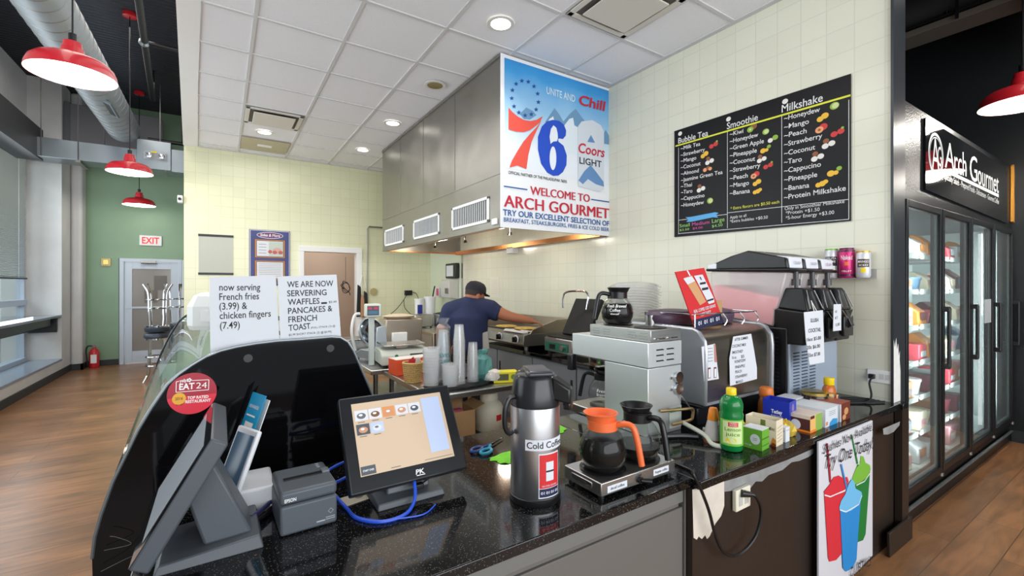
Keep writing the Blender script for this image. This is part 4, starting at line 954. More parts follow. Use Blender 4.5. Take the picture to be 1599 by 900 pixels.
M().box(-.17, .17, -.08, .08, 0, .135).obj('box', mat('carton_orange', (236, 88, 50), .5), t, bevel=.003)
M().box(-.168, .168, -.078, .078, .135, .138).obj('top_flap', mat('carton_white', (226, 220, 214), .6), t)
M().m(0).rect(-.06, .02, .03, .10, -.0815).m(1).rect(-.045, .005, .045, .085, -.0825).obj('print', [WHITE, GREYINK], t, sm=0)
o = t
t = thing('yellow_carton', 'yellow carton box at the right end of the near steel table', 'box', (1.93, 3.08, .872), -.35)
M().box(-.10, .10, -.055, .055, 0, .085).obj('box', mat('carton_yellow', (228, 216, 46), .5), t, bevel=.003)
M().m(0).rect(-.07, .02, .02, .07, -.0565).m(1).disc(.06, .045, .022, .02, -.0565).obj('print', [mat('carton_blackish', (90, 90, 60), .5), mat('carton_green', (110, 140, 60), .5)], t, sm=0)
# under the near table
t = thing('cardboard_box', 'open brown cardboard box on the shelf under steel table', 'box', (1.50, 3.10, .502), .0)
M().box(-.16, .12, -.10, .12, 0, .004).box(-.16, .12, -.10, -.096, 0, .21).box(-.16, .12, .116, .12, 0, .21).box(-.16, -.156, -.1, .12, 0, .21).box(.116, .12, -.1, .12, 0, .21).obj('box', CARD, t, sm=0)
M().hexa([(.12, -.1, .205), (.12, .12, .205), (.12, .12, .21), (.12, -.1, .21)], [(.2, -.1, .24), (.2, .12, .24), (.2, .12, .245), (.2, -.1, .245)]).hexa([(-.16, .12, .205), (.12, .12, .205), (.12, .12, .21), (-.16, .12, .21)], [(-.16, .17, .27), (.12, .17, .27), (.12, .172, .275), (-.16, .172, .275)]).obj('flap', CARD, t, sm=0)
o = M().box(-.05, .04, -.03, .03, 0, .14).obj('pink_packet', mat('pink_packet', (206, 90, 120), .5), loc=(1.52, 3.12, .56), bevel=.003); tag(o, 'pink packet sticking out of the open cardboard box', 'packet')
t = thing('plastic_jug', 'big cream plastic jar with red label under the steel table', 'jar', (1.80, 3.11, .502))
M().lathe([(0, 0), (.105, 0), (.115, .012), (.115, .17), (.10, .205), (.068, .235), (.066, .245)], n=40).obj('body', CREAM, t)
M().lathe([(.066, .24), (.072, .242), (.072, .29), (.068, .295), (0, .295)], n=40).obj('lid', mat('jar_lid_cream', (232, 226, 204), .45), t)
w = lambda u, v: (.1158*math.sin(u/.1158), -.1158*math.cos(u/.1158), v)
n = 8; M().add([w(-.0+.055*i/n, vv) for i in range(n+1) for vv in (.09, .135)], [(2*i, 2*i+2, 2*i+3, 2*i+1) for i in range(n)]).obj('label_sheet', REDP, t, sm=0, label='red label on the jar')
# scale
t = thing('deli_scale', 'cream deli price scale with steel pan and display pole', 'scale', (1.50, 4.34, .872), -.1)
cm = mat('scale_cream', (206, 210, 200), .45)
M().prism([(-.17, .02), (.17, .02), (.17, .16), (-.12, .16), (-.17, .11)], 'X', -.22, .24).obj('body', cm, t, bevel=.012)
for x in (-.18, .2):
    for y in (-.13, .13): M().cyl((x, y, 0), (x, y, .025), .02).obj('foot', BLACK, t)
M().box(-.2, .2, -.15, .15, .195, .207).box(-.06, .06, -.05, .05, .16, .195).box(-.205, -.195, -.15, .15, .2, .215).box(.195, .205, -.15, .15, .2, .215).obj('weighing_pan', STEEL, t, bevel=.004)
M().box(.05, .2, -.178, -.168, .04, .12).obj('port_panel', DGREY, t)
M().disc(-.08, .1, .018, .02, -.173).obj('logo_mark', mat('scale_green', (40, 130, 90), .5), t, sm=0)
M().box(-.30, -.25, .02, .07, 0, .48).obj('pole', mat('pole_grey', (196, 204, 200), .4), t, bevel=.006)
dd = M().box(-.34, -.19, -.02, .08, .47, .60).obj('display_head', cm, t, bevel=.012)
M().m(0).rect(-.325, -.215, .49, .58, -.0215).m(1).rect(-.318, -.28, .545, .57, -.023).rect(-.265, -.225, .545, .57, -.023).m(2).rect(-.318, -.225, .50, .535, -.023).obj('display_panel', [mat('display_dark', (50, 56, 70), .3), mat('display_red', (190, 50, 80), .4), mat('display_blue', (60, 110, 140), .4)], dd, sm=0)
M().tube([(.12, -.175, .07), (.13, -.25, .02), (-.1, -.36, .006), (-.25, -.33, .006)], .006, sm=5).obj('cord', BLACK, t)
# slicer
t = thing('meat_slicer', 'grey meat slicer with round blade at left end of table', 'slicer', (1.33, 4.72, .872), .25)
al = mat('cast_aluminium', (176, 184, 192), .35, .6)
M().prism([(-.16, .03), (.16, .03), (.14, .08), (.05, .12), (-.16, .12)], 'X', -.12, .2).obj('base', al, t, bevel=.012)
for x in (-.1, .18):
    for y in (-.13, .13): M().cyl((x, y, 0), (x, y, .035), .018).obj('foot', mat('slicer_blue', (60, 64, 130), .4), t)
R = Matrix.Rotation(math.radians(68), 3, 'X') @ Matrix.Rotation(0.2, 3, 'Y')
M().lathe([(0, .02), (.08, .022), (.14, .008), (.15, 0), (.14, -.006), (0, -.02)], (-.02, -.02, .29), n=40, R=R).obj('blade', steel_mat('blade_steel', (120, 130, 142), .15), t)
M().lathe([(.15, -.012), (.165, -.01), (.165, .012), (.15, .014)], (-.02, -.02, .29), n=40, R=R).obj('blade_guard', al, t)
M().hexa([(-.04, -.12, .1), (.1, -.14, .1), (.1, -.1, .1), (-.04, -.08, .1)], [(.02, -.05, .34), (.12, -.06, .36), (.12, -.03, .36), (.02, -.02, .34)]).obj('carriage', al, t, bevel=.01)
M().tube([(-.14, .1, .1), (-.18, .1, .3), (-.14, .12, .46), (-.08, .12, .48)], .016, sm=5).obj('handle', WHITE, t)
t = thing('steel_hopper', 'tall brownish steel bin standing behind the scale', 'bin', (1.72, 5.0, .872))
M().hexa([(-.24, -.14, 0), (.2, -.14, 0), (.2, .14, 0), (-.24, .14, 0)], [(-.2, -.14, .40), (.22, -.14, .40), (.22, .14, .40), (-.2, .14, .40)]).obj('body', STEELW, t, bevel=.01)
M().box(-.15, .02, -.19, -.145, .14, .26).obj('tray', WHITE, t, bevel=.01)
M().cyl((-.1, -.15, .1), (-.1, -.18, .1), .025).cyl((-.04, -.15, .1), (-.04, -.18, .1), .025).obj('knob', BLACK, t)
M().box(.06, .15, -.148, -.14, .07, .13).obj('rating_plate', mat('plate_navy', (60, 56, 90), .4), t)
o = M().lathe([(0, 0), (.1, 0), (.14, .03), (.08, .05), (0, .055)], n=20, sx=1.3).obj('cutting_cloth', mat('beige_cloth', (206, 186, 160), .8), loc=(1.70, 5.0, 1.273)); tag(o, 'beige cloth lying on top of the tall steel bin', 'cloth')
t = thing('steel_pan', 'shallow steel pan on the table left of the slicer', 'pan', (1.26, 5.35, .872))
M().box(-.1, .24, -.15, .15, 0, .16).obj('body', STEEL, t, bevel=.02)
M().box(-.12, .26, -.17, .17, .16, .172).obj('rim', STEEL, t, bevel=.004)

# ---- far corner table with toaster etc.
table(2.75, 3.6, 6.9, 8.65, .90, 'steel corner table with toaster against the far yellow wall', shelf=.4)
t = thing('toaster', 'steel box toaster on the far corner table', 'toaster', (2.92, 7.55, .902), .1)
M().box(-.13, .22, -.15, .15, .02, .24).obj('body', STEELB, t, bevel=.02)
M().m(0).box(-.135, -.13, -.13, .13, .05, .2).obj('front', STEEL, t)
for y in (-.07, .0, .07): M().cyl((-.13, y, .09), (-.155, y, .09), .018).obj('knob', BLACK, t)
M().box(-.14, -.13, -.1, .1, .13, .19).obj('window', BLACK, t)
for x in (-.1, .19):
    for y in (-.12, .12): M().cyl((x, y, 0), (x, y, .025), .015).obj('foot', BLACK, t)
t = thing('rice_cooker', 'round steel pot with black lid on the corner table', 'pot', (3.40, 7.45, .902))
M().lathe([(0, 0), (.19, 0), (.21, .03), (.21, .22), (.225, .225), (.225, .235), (.2, .24)], n=36).obj('body', STEEL, t)
M().lathe([(.22, .237), (.2, .25), (.1, .268), (.03, .272), (.03, .29), (0, .292)], n=36).obj('lid', BLACK, t)
for (x, y, r, h, lb, nm) in ((3.1, 7.95, .085, .5, 'white plastic bucket with blue label behind the toaster', 1), (3.3, 7.92, .105, .54, 'larger white plastic bucket holding a black ladle', 0)):
    t = thing('plastic_bucket', lb, 'bucket', (x, y, .902))
    M().lathe([(0, 0), (r*.85, 0), (r, h), (r+.008, h), (r+.008, h-.03), (r, h-.03), (r-.004, h-.035)], n=32).obj('body', mat('bucket_white', (234, 236, 238), .4), t)
    if nm: M().box(-.06, .03, -r-.004, -r+.02, h*.4, h*.78).obj('label_sheet', mat('bucket_blue', (44, 56, 140), .4), t)
t = thing('ladle', 'black ladle standing in the larger white bucket', 'ladle', (3.33, 7.9, 1.30))
M().tube([(0, 0, 0), (.03, 0, .2), (.06, 0, .34)], .014, sm=3).obj('handle', BLACK, t)
M().ell((0, 0, -.01), (.05, .05, .03)).obj('bowl', BLACK, t)
t = thing('storage_cabinet', 'grey steel cabinet standing behind the man, left of griddle', 'cabinet', (2.72, 6.45, 0))
M().box(-.12, .45, -.35, .4, .05, .95).obj('body', STEELW, t, bevel=.006)
M().box(-.125, -.12, -.3, .35, .1, .9).obj('door', STEELB, t)
M().box(-.12, .45, -.35, .4, 0, .05).obj('plinth', BLACKM, t)
# ================================================================ SERVICE COUNTER
CT = .89
o = M().box(-.20, 1.555, 1.095, 2.03, CT-.036, CT).obj('granite_countertop', GRANITE, bevel=.004); tag(o, 'black granite countertop carrying the two till screens, left section', 'countertop')
o = M().box(1.556, WX-.001, 1.055, 2.03, CT-.036, CT).box(WX-.001, 3.745, 1.04, 1.084, CT-.036, CT).obj('granite_countertop', GRANITE, bevel=.004); tag(o, 'black granite countertop with tea boxes and slush machine, right section', 'countertop')
gp = mat('warm_grey_laminate', (106, 102, 97), .5, noise=.03, nscale=200)
t = thing('serving_counter', 'warm grey panelled counter base under the left countertop', 'counter', (-.18, 1.13, 0))
M().box(0, 1.70, 0, .88, .1, CT-.037).box(0.03, 1.68, .05, .85, 0, .1).obj('body', gp, t, sm=0)
M().box(.0, 1.71, -.012, .0, .1, .775).obj('front_panel', gp, t, bevel=.003)
M().box(0, 1.71, -.014, 0, .795, CT-.037).obj('top_rail', mat('grey_rail', (112, 112, 108), .4), t, bevel=.002)
M().box(1.712, 1.722, -.018, .02, .02, CT-.037).obj('edge_strip', mat('grey_edge', (96, 94, 90), .4), t)
db = mat('dark_brown_paint', (43, 34, 28), .42, noise=.1, nscale=6, bump=.05, bscale=30)
t = thing('serving_counter', 'dark brown painted counter base under the right countertop', 'counter', (1.545, 1.085, 0))
M().box(0, 2.11, 0, .9, 0.0, CT-.037).box(2.11, 2.225, -.04, -.001, 0, CT-.037).obj('body', db, t, sm=0)
M().box(1.85, 2.235, -.056, -.04, 0, .145).box(2.225, 2.237, -.056, 0.0, 0, .145).obj('baseboard', db, t, bevel=.003)
M().box(1.0, 1.04, -.03, 0, 0.02, CT-.037).obj('corner_strip', BLACKM, t)
fr = Frame((1.545, 1.085, 0), 0); px = fr.px
pa = mat('bare_plaster', (214, 204, 190), .75, noise=.12, nscale=14); pb = mat('grey_primer', (146, 146, 146), .6, noise=.25, nscale=12)
M().m(0).poly(fr.pts([(1081, 765), (1131, 752), (1131, 790), (1126, 806), (1117, 818), (1108, 838), (1104, 842), (1101, 836), (1096, 842), (1091, 838), (1088, 843), (1083, 840)]), -.0015).m(1).poly(fr.pts([(1131, 752), (1180, 737), (1230, 718), (1276, 698), (1276, 704), (1262, 714), (1248, 720), (1236, 722), (1222, 734), (1200, 742), (1190, 752), (1180, 752), (1172, 762), (1146, 766), (1131, 768)]), -.002).obj('scuffed_paint', [pa, pb], t, sm=0, label='bare and primed patches in the brown paint')
M().m(0).poly(fr.pts([(1366, 667), (1393, 656), (1392, 662), (1383, 672), (1374, 676), (1367, 676)]), -.0415).obj('scuffed_paint', [pb], t, sm=0)
# outlet on the counter front, cord
u, v = px(1154, 776)
t = thing('wall_outlet', 'white double outlet on the dark brown counter front', 'outlet', (1.545+u, 1.083, v))
M().box(-.055, .055, -.02, 0, -.045, .045).obj('plate', CREAM, t, bevel=.004)
m = M()
for x in (-.022, .022): m.rect(x-.014, x+.014, -.025, .025, -.0212)
m.obj('sockets', mat('socket_grey_front', (190, 188, 182), .4), t)
t = thing('power_cord', 'black power cord looping from front outlet up onto the counter', 'cord', (0, 0, 0))
def cp(x, y, yy): return hit(x, y, 'Y', yy)
pts = [cp(1166, 772, 1.05), cp(1180, 776, 1.03), cp(1189, 800, 1.03), cp(1180, 838, 1.035), cp(1155, 866, 1.04), cp(1132, 864, 1.04), cp(1118, 838, 1.04), cp(1108, 800, 1.04), cp(1095, 765, 1.035), cp(1082, 738, 1.05), Vector((1.60, 1.12, CT+.01)), Vector((1.62, 1.25, CT+.008)), Vector((1.68, 1.36, CT+.008)), Vector((1.74, 1.44, CT+.008))]
M().tube(pts, .0062, sm=6).obj('cable', BLACK, t)
M().cyl(pts[0]+Vector((-.02, .012, .004)), pts[0]+Vector((.02, -.008, -.004)), .016, .011).obj('plug', BLACK, t)
M().tube([(1.60, 1.43, CT+.012), (1.75, 1.47, CT+.013), (1.9, 1.42, CT+.012), (1.98, 1.36, CT+.01)], .013, sm=6).obj('thick_lead', BLACK, t)

# slush poster on the counter front
fr = Frame((2.59, 1.0425, .02), 0); px = fr.px
t = thing('slush_poster', 'white poster with red, blue and green slush cups on counter front', 'poster', fr.o)
M().poly([px(1279, 691), px(1363, 657), px(1363, 868), (px(1279, 900)[0], .0)], 0, .008).obj('sheet', mat('poster_white', (214, 214, 220), .4), t, sm=0)
q = lambda x, y: px(1280+x/3.756, 660+y/3.75)
SR, SRD, SB, SBL, SG, SGL, SWH = [mat('slush_'+n, c, .5) for n, c in (('red', (212, 44, 58)), ('dark_red', (170, 36, 56)), ('blue', (34, 136, 206)), ('light_blue', (110, 186, 230)), ('green', (22, 120, 50)), ('light_green', (120, 180, 60)), ('white', (230, 236, 240)))]
m = M()
m.m(4).poly([q(*p) for p in ((190, 325), (222, 245), (298, 265), (288, 400), (270, 655), (255, 690), (222, 702), (218, 640))], -.001)
m.m(5).poly([q(*p) for p in ((190, 325), (215, 265), (235, 245), (240, 195), (258, 200), (268, 235), (295, 250), (299, 275), (285, 315), (240, 350), (205, 365))], -.0015)
m.m(6).line(q(215, 368), q(262, 345), .006, -.0018).line(q(262, 345), q(297, 295), .006, -.0018)
m.m(4).poly([q(*p) for p in ((182, 70), (190, 72), (226, 240), (216, 245))], -.0022)
m.m(0).poly([q(*p) for p in ((25, 420), (60, 440), (160, 400), (135, 620), (125, 770), (95, 805), (55, 815), (47, 790))], -.003)
m.m(0).poly([q(*p) for p in ((22, 405), (55, 365), (80, 320), (110, 310), (135, 325), (160, 318), (168, 345), (150, 390), (100, 425), (55, 435), (28, 425))], -.0034)
m.m(6).line(q(26, 424), q(60, 434), .006, -.0037).line(q(60, 434), q(148, 396), .006, -.0037)
m.m(1).poly([q(*p) for p in ((35, 120), (46, 122), (66, 350), (56, 352))], -.004)
m.m(2).poly([q(*p) for p in ((115, 505), (150, 525), (236, 460), (222, 640), (212, 800), (190, 850), (150, 872), (132, 850))], -.005)
m.m(3).poly([q(*p) for p in ((110, 495), (120, 460), (145, 420), (165, 360), (185, 330), (200, 350), (205, 385), (240, 405), (245, 430), (225, 480), (180, 515), (140, 525), (112, 512))], -.0054)
m.m(6).line(q(114, 510), q(150, 522), .006, -.0057).line(q(150, 522), q(225, 478), .006, -.0057).line(q(225, 478), q(242, 425), .006, -.0057)
m.m(2).poly([q(*p) for p in ((118, 245), (125, 240), (158, 385), (150, 390))], -.006)
m.obj('slush_cups', [SR, SRD, SB, SBL, SG, SGL, SWH], t, sm=0)
M().text('Slushies Now Available!', q(12, 185), q=q(302, 45), cap=.046, y=-.0075, shear=.35).text('Try One Today!', q(18, 275), q=q(304, 150), cap=.07, y=-.0075, shear=.35).text('CLUBTAILS', q(172, 905), q=q(292, 832), cap=.052, y=-.0075).obj('lettering', INK, t, sm=0)
M().text('The Original', q(205, 840), q=q(262, 805), cap=.02, y=-.0075, shear=.3).obj('small_lettering', GREYINK, t, sm=0)

# ================================================================ DELI CASE
DR = math.radians(3)
fr = Frame((0, 2.035, 0), 0)
t = thing('deli_case', 'long curved-glass deli display case with black end panel', 'display case', (0, 2.035, 0), DR)
prof_px = [(147, 905), (146, 868), (150, 835), (160, 800), (178, 750), (200, 705), (217, 670), (235, 640), (262, 600), (280, 584), (300, 570), (322, 557), (345, 548), (370, 542), (400, 537), (435, 533), (470, 531), (520, 527), (534, 528), (546, 535), (555, 549), (580, 606), (603, 662)]
P = [fr.px(*p) for p in prof_px]
xl = P[0][0]+.0; xr = P[-1][0]
low = [(xl, P[0][1]), (xl+.02, .55), (xl+.10, .48), (xl+.10, .04), (xr-.02, .04), (xr, .60)]
full = P+low[::-1]
Lc = 3.6
M().prism(full, 'Y', 0, .022).obj('end_panel', mat('black_acrylic_panel', (10, 10, 12), .05, spec=.22), t, sm=0)
M().prism(full, 'Y', Lc-.022, Lc).obj('end_panel', mat('clear_end_panel_frame', (40, 46, 48), .1), t, sm=0) if False else None
rim = [(p[0], -.001, p[1]) for p in P[1:]]
M().tube(rim, .0055, n=6).obj('edge_trim', mat('edge_trim_grey', (120, 126, 130), .3, .5), t)
M().tube([(p[0], Lc, p[1]) for p in P[1:19]], .008, n=6).obj('edge_trim', BLACK, t)
gl = P[2:14]
m = M(); n = len(gl)
m.add([(p[0]+.006, y, p[1]) for y in (.022, Lc) for p in gl], [(i, i+1, n+i+1, n+i) for i in range(n-1)])
m.obj('curved_glass', glass_mat('case_glass', (214, 232, 226), .10), t, sm=60)
tp = P[13:18]
M().prism([(p[0], p[1]) for p in tp]+[(tp[-1][0], tp[-1][1]-.03), (tp[0][0], tp[0][1]-.03)], 'Y', .022, Lc).obj('top', mat('case_top_steel', (170, 176, 178), .3, .6), t, sm=0)
M().prism([(xl+.10, .04), (xl+.10, .48), (xl+.02, .55), (xl+.01, .86), (xr-.05, .86), (xr-.02, .04)], 'Y', .022, Lc).obj('base', BLACKG, t, sm=0)
M().box(xl+.03, xr-.05, .03, Lc-.03, .862, .874).obj('deck', WHITE, t)
M().box(xl+.2, xr-.08, .03, Lc-.03, 1.12, 1.13).obj('glass_shelf', GLASSM, t, sm=0)
M().prism([(xr-.06, .86), (P[-3][0]-.03, P[-3][1]), (P[-3][0]-.045, P[-3][1]), (xr-.075, .86)], 'Y', .022, Lc).obj('sliding_doors', mat('case_back_doors', (190, 205, 205), .2), t, sm=0)
M().prism([(xl+.10, .14), (xl+.11, .14), (xl+.11, .46), (xl+.10, .46)], 'Y', .05, Lc-.05).obj('front_kick', STEELD, t)
bolts = M()
for x, y in ((388, 560), (518, 545)):
    u, v = fr.px(x, y); bolts.cyl((u, -.003, v), (u, 0, v), .016, n=20)
bolts.obj('cover_cap', BLACK, t)
# sticker
sc = fr.px(301, 614); su = abs(fr.px(339, 614)[0]-sc[0]); sv = abs(fr.px(301, 582)[1]-sc[1])
dkr = mat('sticker_dark_red', (166, 30, 50), .4); lr = mat('sticker_red', (224, 44, 66), .4)
st = M().m(0).disc(sc[0], sc[1], su, sv, -.003, 40).m(1).poly([(sc[0]+su*math.cos(a), sc[1]-sv*.16+(sv*.16+sv*math.sin(a)) if False else sc[1]+sv*math.sin(a)) for a in [PI+.13+(PI-.26+.0)*i/24 for i in range(25)]], -.0036).obj('round_sticker', [dkr, lr], t, sm=0, label='round red sticker on the black end panel')
def sp(x, y): return fr.px(240+x/10, 570+y/10)
cu = abs(fr.px(310, 600)[0]-fr.px(300, 600)[0])/10
m = M().m(0).text('EAT', sp(402, 384), q=sp(640, 366), cap=sp(402, 290)[1]-sp(402, 384)[1], y=-.0045, weight=.03).text('TOP RATED', sp(530, 530), q=sp(858, 510), cap=sp(530, 487)[1]-sp(530, 530)[1], y=-.0045, weight=.03).text('RESTAURANT', sp(498, 592), q=sp(893, 566), cap=sp(498, 548)[1]-sp(498, 592)[1], y=-.0045, weight=.03).text('yelp', sp(412, 268), q=sp(520, 256), cap=.012, y=-.0045, weight=.02)
m.text('24', sp(665, 364), q=sp(832, 354), cap=sp(402, 290)[1]-sp(402, 384)[1], y=-.0045)
for a, b in (((360, 255), (355, 420)), ((355, 420), (860, 385)), ((860, 385), (866, 228)), ((866, 228), (600, 240)), ((360, 255), (405, 250))): m.line(sp(*a), sp(*b), .0022, -.0044)
for k in range(5): a = k*2*PI/5; c = sp(560, 232); m.disc(c[0]+.005*math.cos(a), c[1]+.005*math.sin(a), .003, y=-.0046, n=8)
c = sp(402, 522); m.m(1).disc(c[0], c[1], .0205, .0215, -.0045).m(2).text('2016', sp(338, 545), q=sp(460, 535), cap=.0105, y=-.005, weight=.01)
m.m(2).poly([sp(345, 600), sp(465, 590), sp(440, 625), sp(405, 608), sp(365, 632)], -.0042)
m.obj('sticker_print', [WHITE, mat('sticker_gold', (230, 170, 50), .4), mat('sticker_brown', (110, 40, 40), .5)], st, sm=0)

# paper signs standing behind the end panel
fr = Frame((-.02, 2.085, 1.38), 0); px = fr.px
bd = fr.pts
t = thing('paper_sign', 'white paper sign reading now serving French fries, left of two', 'sign', fr.o)
M().poly(bd([(327.5, 433), (431, 430.5), (437, 534), (436, 548), (329, 562)]), 0, .002).obj('sheet', PAPER, t, sm=0)
m = M()
for s_, a, b in (('now serving', (343, 454), (407, 453.5)), ('French fries', (343, 469), (405, 467.5)), ('(3.99) &', (343, 484), (386.5, 482.5)), ('chicken fingers', (343.5, 498.5), (423.5, 494.5)), ('(7.49)', (344, 514), (375, 512.5))): m.text(s_, px(*a), q=px(*b), cap=.027, y=-.001, weight=.008)
m.obj('lettering', INK, t, sm=0)
t = thing('paper_sign', 'white paper sign reading we are now servering waffles pancakes, right of two', 'sign', (fr.o.x, fr.o.y, fr.o.z))
M().poly(bd([(434, 432), (526, 429), (533, 524), (533, 540), (439, 545)]), 0, .002).obj('sheet', PAPER, t, sm=0)
m = M()
for s_, a, b in (('WE ARE NOW', (449, 449), (521, 447)), ('SERVERING', (449, 463), (510.5, 461)), ('WAFFLES', (450, 476.5), (499.5, 474.5)), ('PANCAKES &', (450.5, 490.5), (519.5, 486)), ('FRENCH', (451, 504), (495.5, 500.5)), ('TOAST', (451.5, 517), (485.5, 513.5))): m.text(s_, px(*a), q=px(*b), cap=.025, y=-.001, weight=.01)
m.text('(FULL STACK (3) @', px(486, 513.5), q=px(524, 510.5), cap=.008, y=-.001).text('$5.99 SHORT STACK (2) @ $4.99)', px(451.5, 525), q=px(518, 519.5), cap=.009, y=-.001).text('$5.49', px(514, 473.5), q=px(526, 473), cap=.009, y=-.001).line(px(502, 473.7), px(511, 473.3), .008, -.001)
m.obj('lettering', INK, t, sm=0)
m = M()
for y in (440, 497, 520): u, v = px(435.5 if y < 500 else 437.5, y); m.box(u-.012, u+.02, -.0005, .004, v-.01, v+.008)
t2 = m.obj('tape', mat('tape_brown', (70, 62, 58), .4), loc=fr.o+Vector((0, .003, 0))); tag(t2, 'dark tape strips joining the two white paper signs', 'tape')
t = thing('napkin_holder', 'white plastic napkin holder on the deli case behind the signs', 'napkin holder', (-.05, 2.62, 1.44))
M().lathe([(0, 0), (.075, 0), (.085, .02), (.085, .11), (.06, .16), (.03, .175), (0, .178)], n=8).obj('body', mat('milky_white', (230, 232, 230), .4), t, sm=0)
M().box(-.03, .03, -.09, -.08, .04, .09).obj('slot', mat('napkin', (240, 240, 240), .8), t)

# ================================================================ TILLS
def slab(t, name, c, U, V, wd, ht, th, mt, bevel=.006, label=None):
    """slab of width wd along U and height ht along V, centre c; front = U x V"""
    U = U.normalized(); V = V.normalized(); N = U.cross(V); R = Matrix((U, V, N)).transposed()
    return M().obox(c-N*th/2, (wd, ht, th), R).obj(name, mt, t, bevel=bevel), R
scr_m = mat('screen_sand', (196, 174, 150), .25, emit=.22)
# till facing the staff (right)
t = thing('till_terminal', 'black touch-screen till showing a menu, facing the camera', 'till', (.57, 1.60, CT))
U = Vector((1, 0, 0)); V = Vector((0, .18, .28)); c = Vector((0, .005, .21))
h_, R = slab(t, 'housing', c, U, V, .43, .335, .04, mat('till_black', (30, 32, 35), .3))
N = U.cross(V.normalized())
RT = Matrix.Translation(c) @ R.to_4x4()
def onscr(m): m.T = RT @ Matrix(((1, 0, 0, 0), (0, 0, 1, 0), (0, -1, 0, 0), (0, 0, 0, 1))); return m   # local (u, -depth, v)
M_ = onscr(M()); M_.rect(-.175, .172, -.115, .14, -.0012); sc_ = M_.obj('screen', scr_m, h_, sm=0)
pm = [mat('photo_'+n, cc, .4, emit=.16) for n, cc in (('pale', (206, 208, 216)), ('grey', (104, 104, 108)), ('brown', (120, 84, 60)), ('tan', (190, 140, 110)), ('panel', (178, 192, 222)), ('slate', (78, 84, 92)), ('white', (236, 236, 236)), ('orange', (206, 140, 90)))]
onscr(M()).m(4).rect(.085, .160, -.085, .125, -.002).obj('side_panel', pm, sc_, sm=0)
for k, (a, b) in enumerate(((0, 1), (0, 2), (7, 3), (0, 3), (0, 5), (5, 3), (4, 0))):
    u = -.168+(k % 5)*.05; v = .075 if k < 5 else .024
    m = onscr(M()).m(a).rect(u, u+.046, v, v+.038, -.002).m(b).disc(u+.023, v+.017, .016, .011, -.0025, 16).m(5).rect(u+.008, u+.033, v-.007, v-.005, -.002)
    m.m(6 if b != 0 else 1).disc(u+.021, v+.02, .007, .004, -.0028, 12)
    m.obj('menu_picture', pm, sc_, sm=0)
onscr(M()).m(5).rect(-.172, -.122, -.112, -.083, -.002).m(6).text('START OVER', (-.166, -.101), .038, .0065, -.0028, weight=.01).obj('button', pm, sc_, sm=0)
onscr(M()).m(5).rect(-.07, -.035, -.108, -.106, -.002).rect(.055, .165, -.107, -.1055, -.002).obj('footer_text', pm, sc_, sm=0)
m = onscr(M()); m.text('PK', (.012, -.148), .032, .016, -.002, shear=.2, weight=.02).rect(.014, .046, -.1535, -.151, -.002); m.obj('maker_mark', WHITE, h_, sm=0)
M().hexa([(-.13, -.10, 0), (.115, -.10, 0), (.115, .14, 0), (-.13, .14, 0)], [(-.125, -.09, .02), (.11, -.09, .02), (.11, .13, .025), (-.125, .13, .025)]).obj('base', DGREY, t, bevel=.004)
M().hexa([(-.08, -.04, .02), (.08, -.04, .02), (.08, .10, .02), (-.08, .10, .02)], [(-.07, .005, .17), (.07, .005, .17), (.07, .075, .21), (-.07, .075, .21)]).obj('stand', DGREY, t, bevel=.006)
# till turned to the left
t = thing('till_terminal', 'black touch-screen till seen from its side, turned toward the window', 'till', (-.02, 1.61, CT))
U = Vector((0, -1, 0)); V = Vector((.5, 0, .866)); c = Vector((-.085, .02, .215))
h_, R = slab(t, 'housing', c, U, V, .44, .335, .045, DGREY)
N = U.cross(V.normalized()); RT = Matrix.Translation(c) @ R.to_4x4()
M_ = onscr(M()); M_.rect(-.218, .218, -.165, .165, -.0008); fm = M_.obj('bezel', mat('bezel_gloss', (26, 28, 32), .04), h_, sm=0)
M_ = onscr(M()); M_.rect(-.18, .18, -.12, .135, -.0016); M_.obj('screen', mat('screen_pale', (176, 184, 192), .12, emit=.12), h_, sm=0)
m = onscr(M())
for r_ in range(7):
    for k in range(9): m.rect(-.18+k*.012+.02*(r_ % 2), -.172+k*.012+.02*(r_ % 2), -.13+r_*.04, -.127+r_*.04, .0458)
m.obj('vent_slots', BLACK, h_, sm=0)
M().hexa([(-.13, -.13, 0), (.125, -.13, 0), (.125, .12, 0), (-.13, .12, 0)], [(-.12, -.115, .02), (.115, -.115, .035), (.115, .105, .035), (-.12, .105, .02)]).obj('base', DGREY, t, bevel=.004)
M().hexa([(-.02, -.08, .025), (.10, -.08, .03), (.10, .08, .03), (-.02, .08, .025)], [(-.075, -.07, .21), (0.0, -.07, .26), (0.0, .07, .26), (-.075, .07, .21)]).obj('stand', DGREY, t, bevel=.008)
# receipt printer
t = thing('receipt_printer', 'dark grey receipt printer on the counter between the two tills', 'printer', (.228, 1.605, CT), .03)
pg = mat('printer_grey', (82, 88, 95), .42)
M().box(-.082, .082, -.098, .105, .002, .092).obj('body', pg, t, bevel=.008)
M().box(-.082, .082, -.098, .105, .094, .134).obj('cover', pg, t, bevel=.01)
M().box(-.06, .055, -.01, .012, .1335, .1365).obj('paper_slot', BLACK, t, bevel=.001)
M().box(.056, .08, -.005, .03, .13, .139).obj('cover_button', MGREY, t, bevel=.003)
M().text('EPSON', (-.07, .103), .032, .0105, -.1105+.0122, weight=.02).obj('lettering', WHITE, t, sm=0)
M().m(0).ring(.062, .045, .0085, .0085, .0015, -.0985, 4).rect(.02, .045, .018, .022, -.0985).rect(.047, .075, .026, .028, -.0985).rect(.047, .075, .020, .022, -.0985).obj('front_marks', [mat('mark_grey', (170, 174, 178), .5)], t, sm=0)
m = M()
for k in range(3): m.box(.05, .06, .05+.015*k, .056+.015*k, .1345, .1355)
m.obj('status_lights', mat('status_grey', (150, 156, 160), .4), t, sm=0)
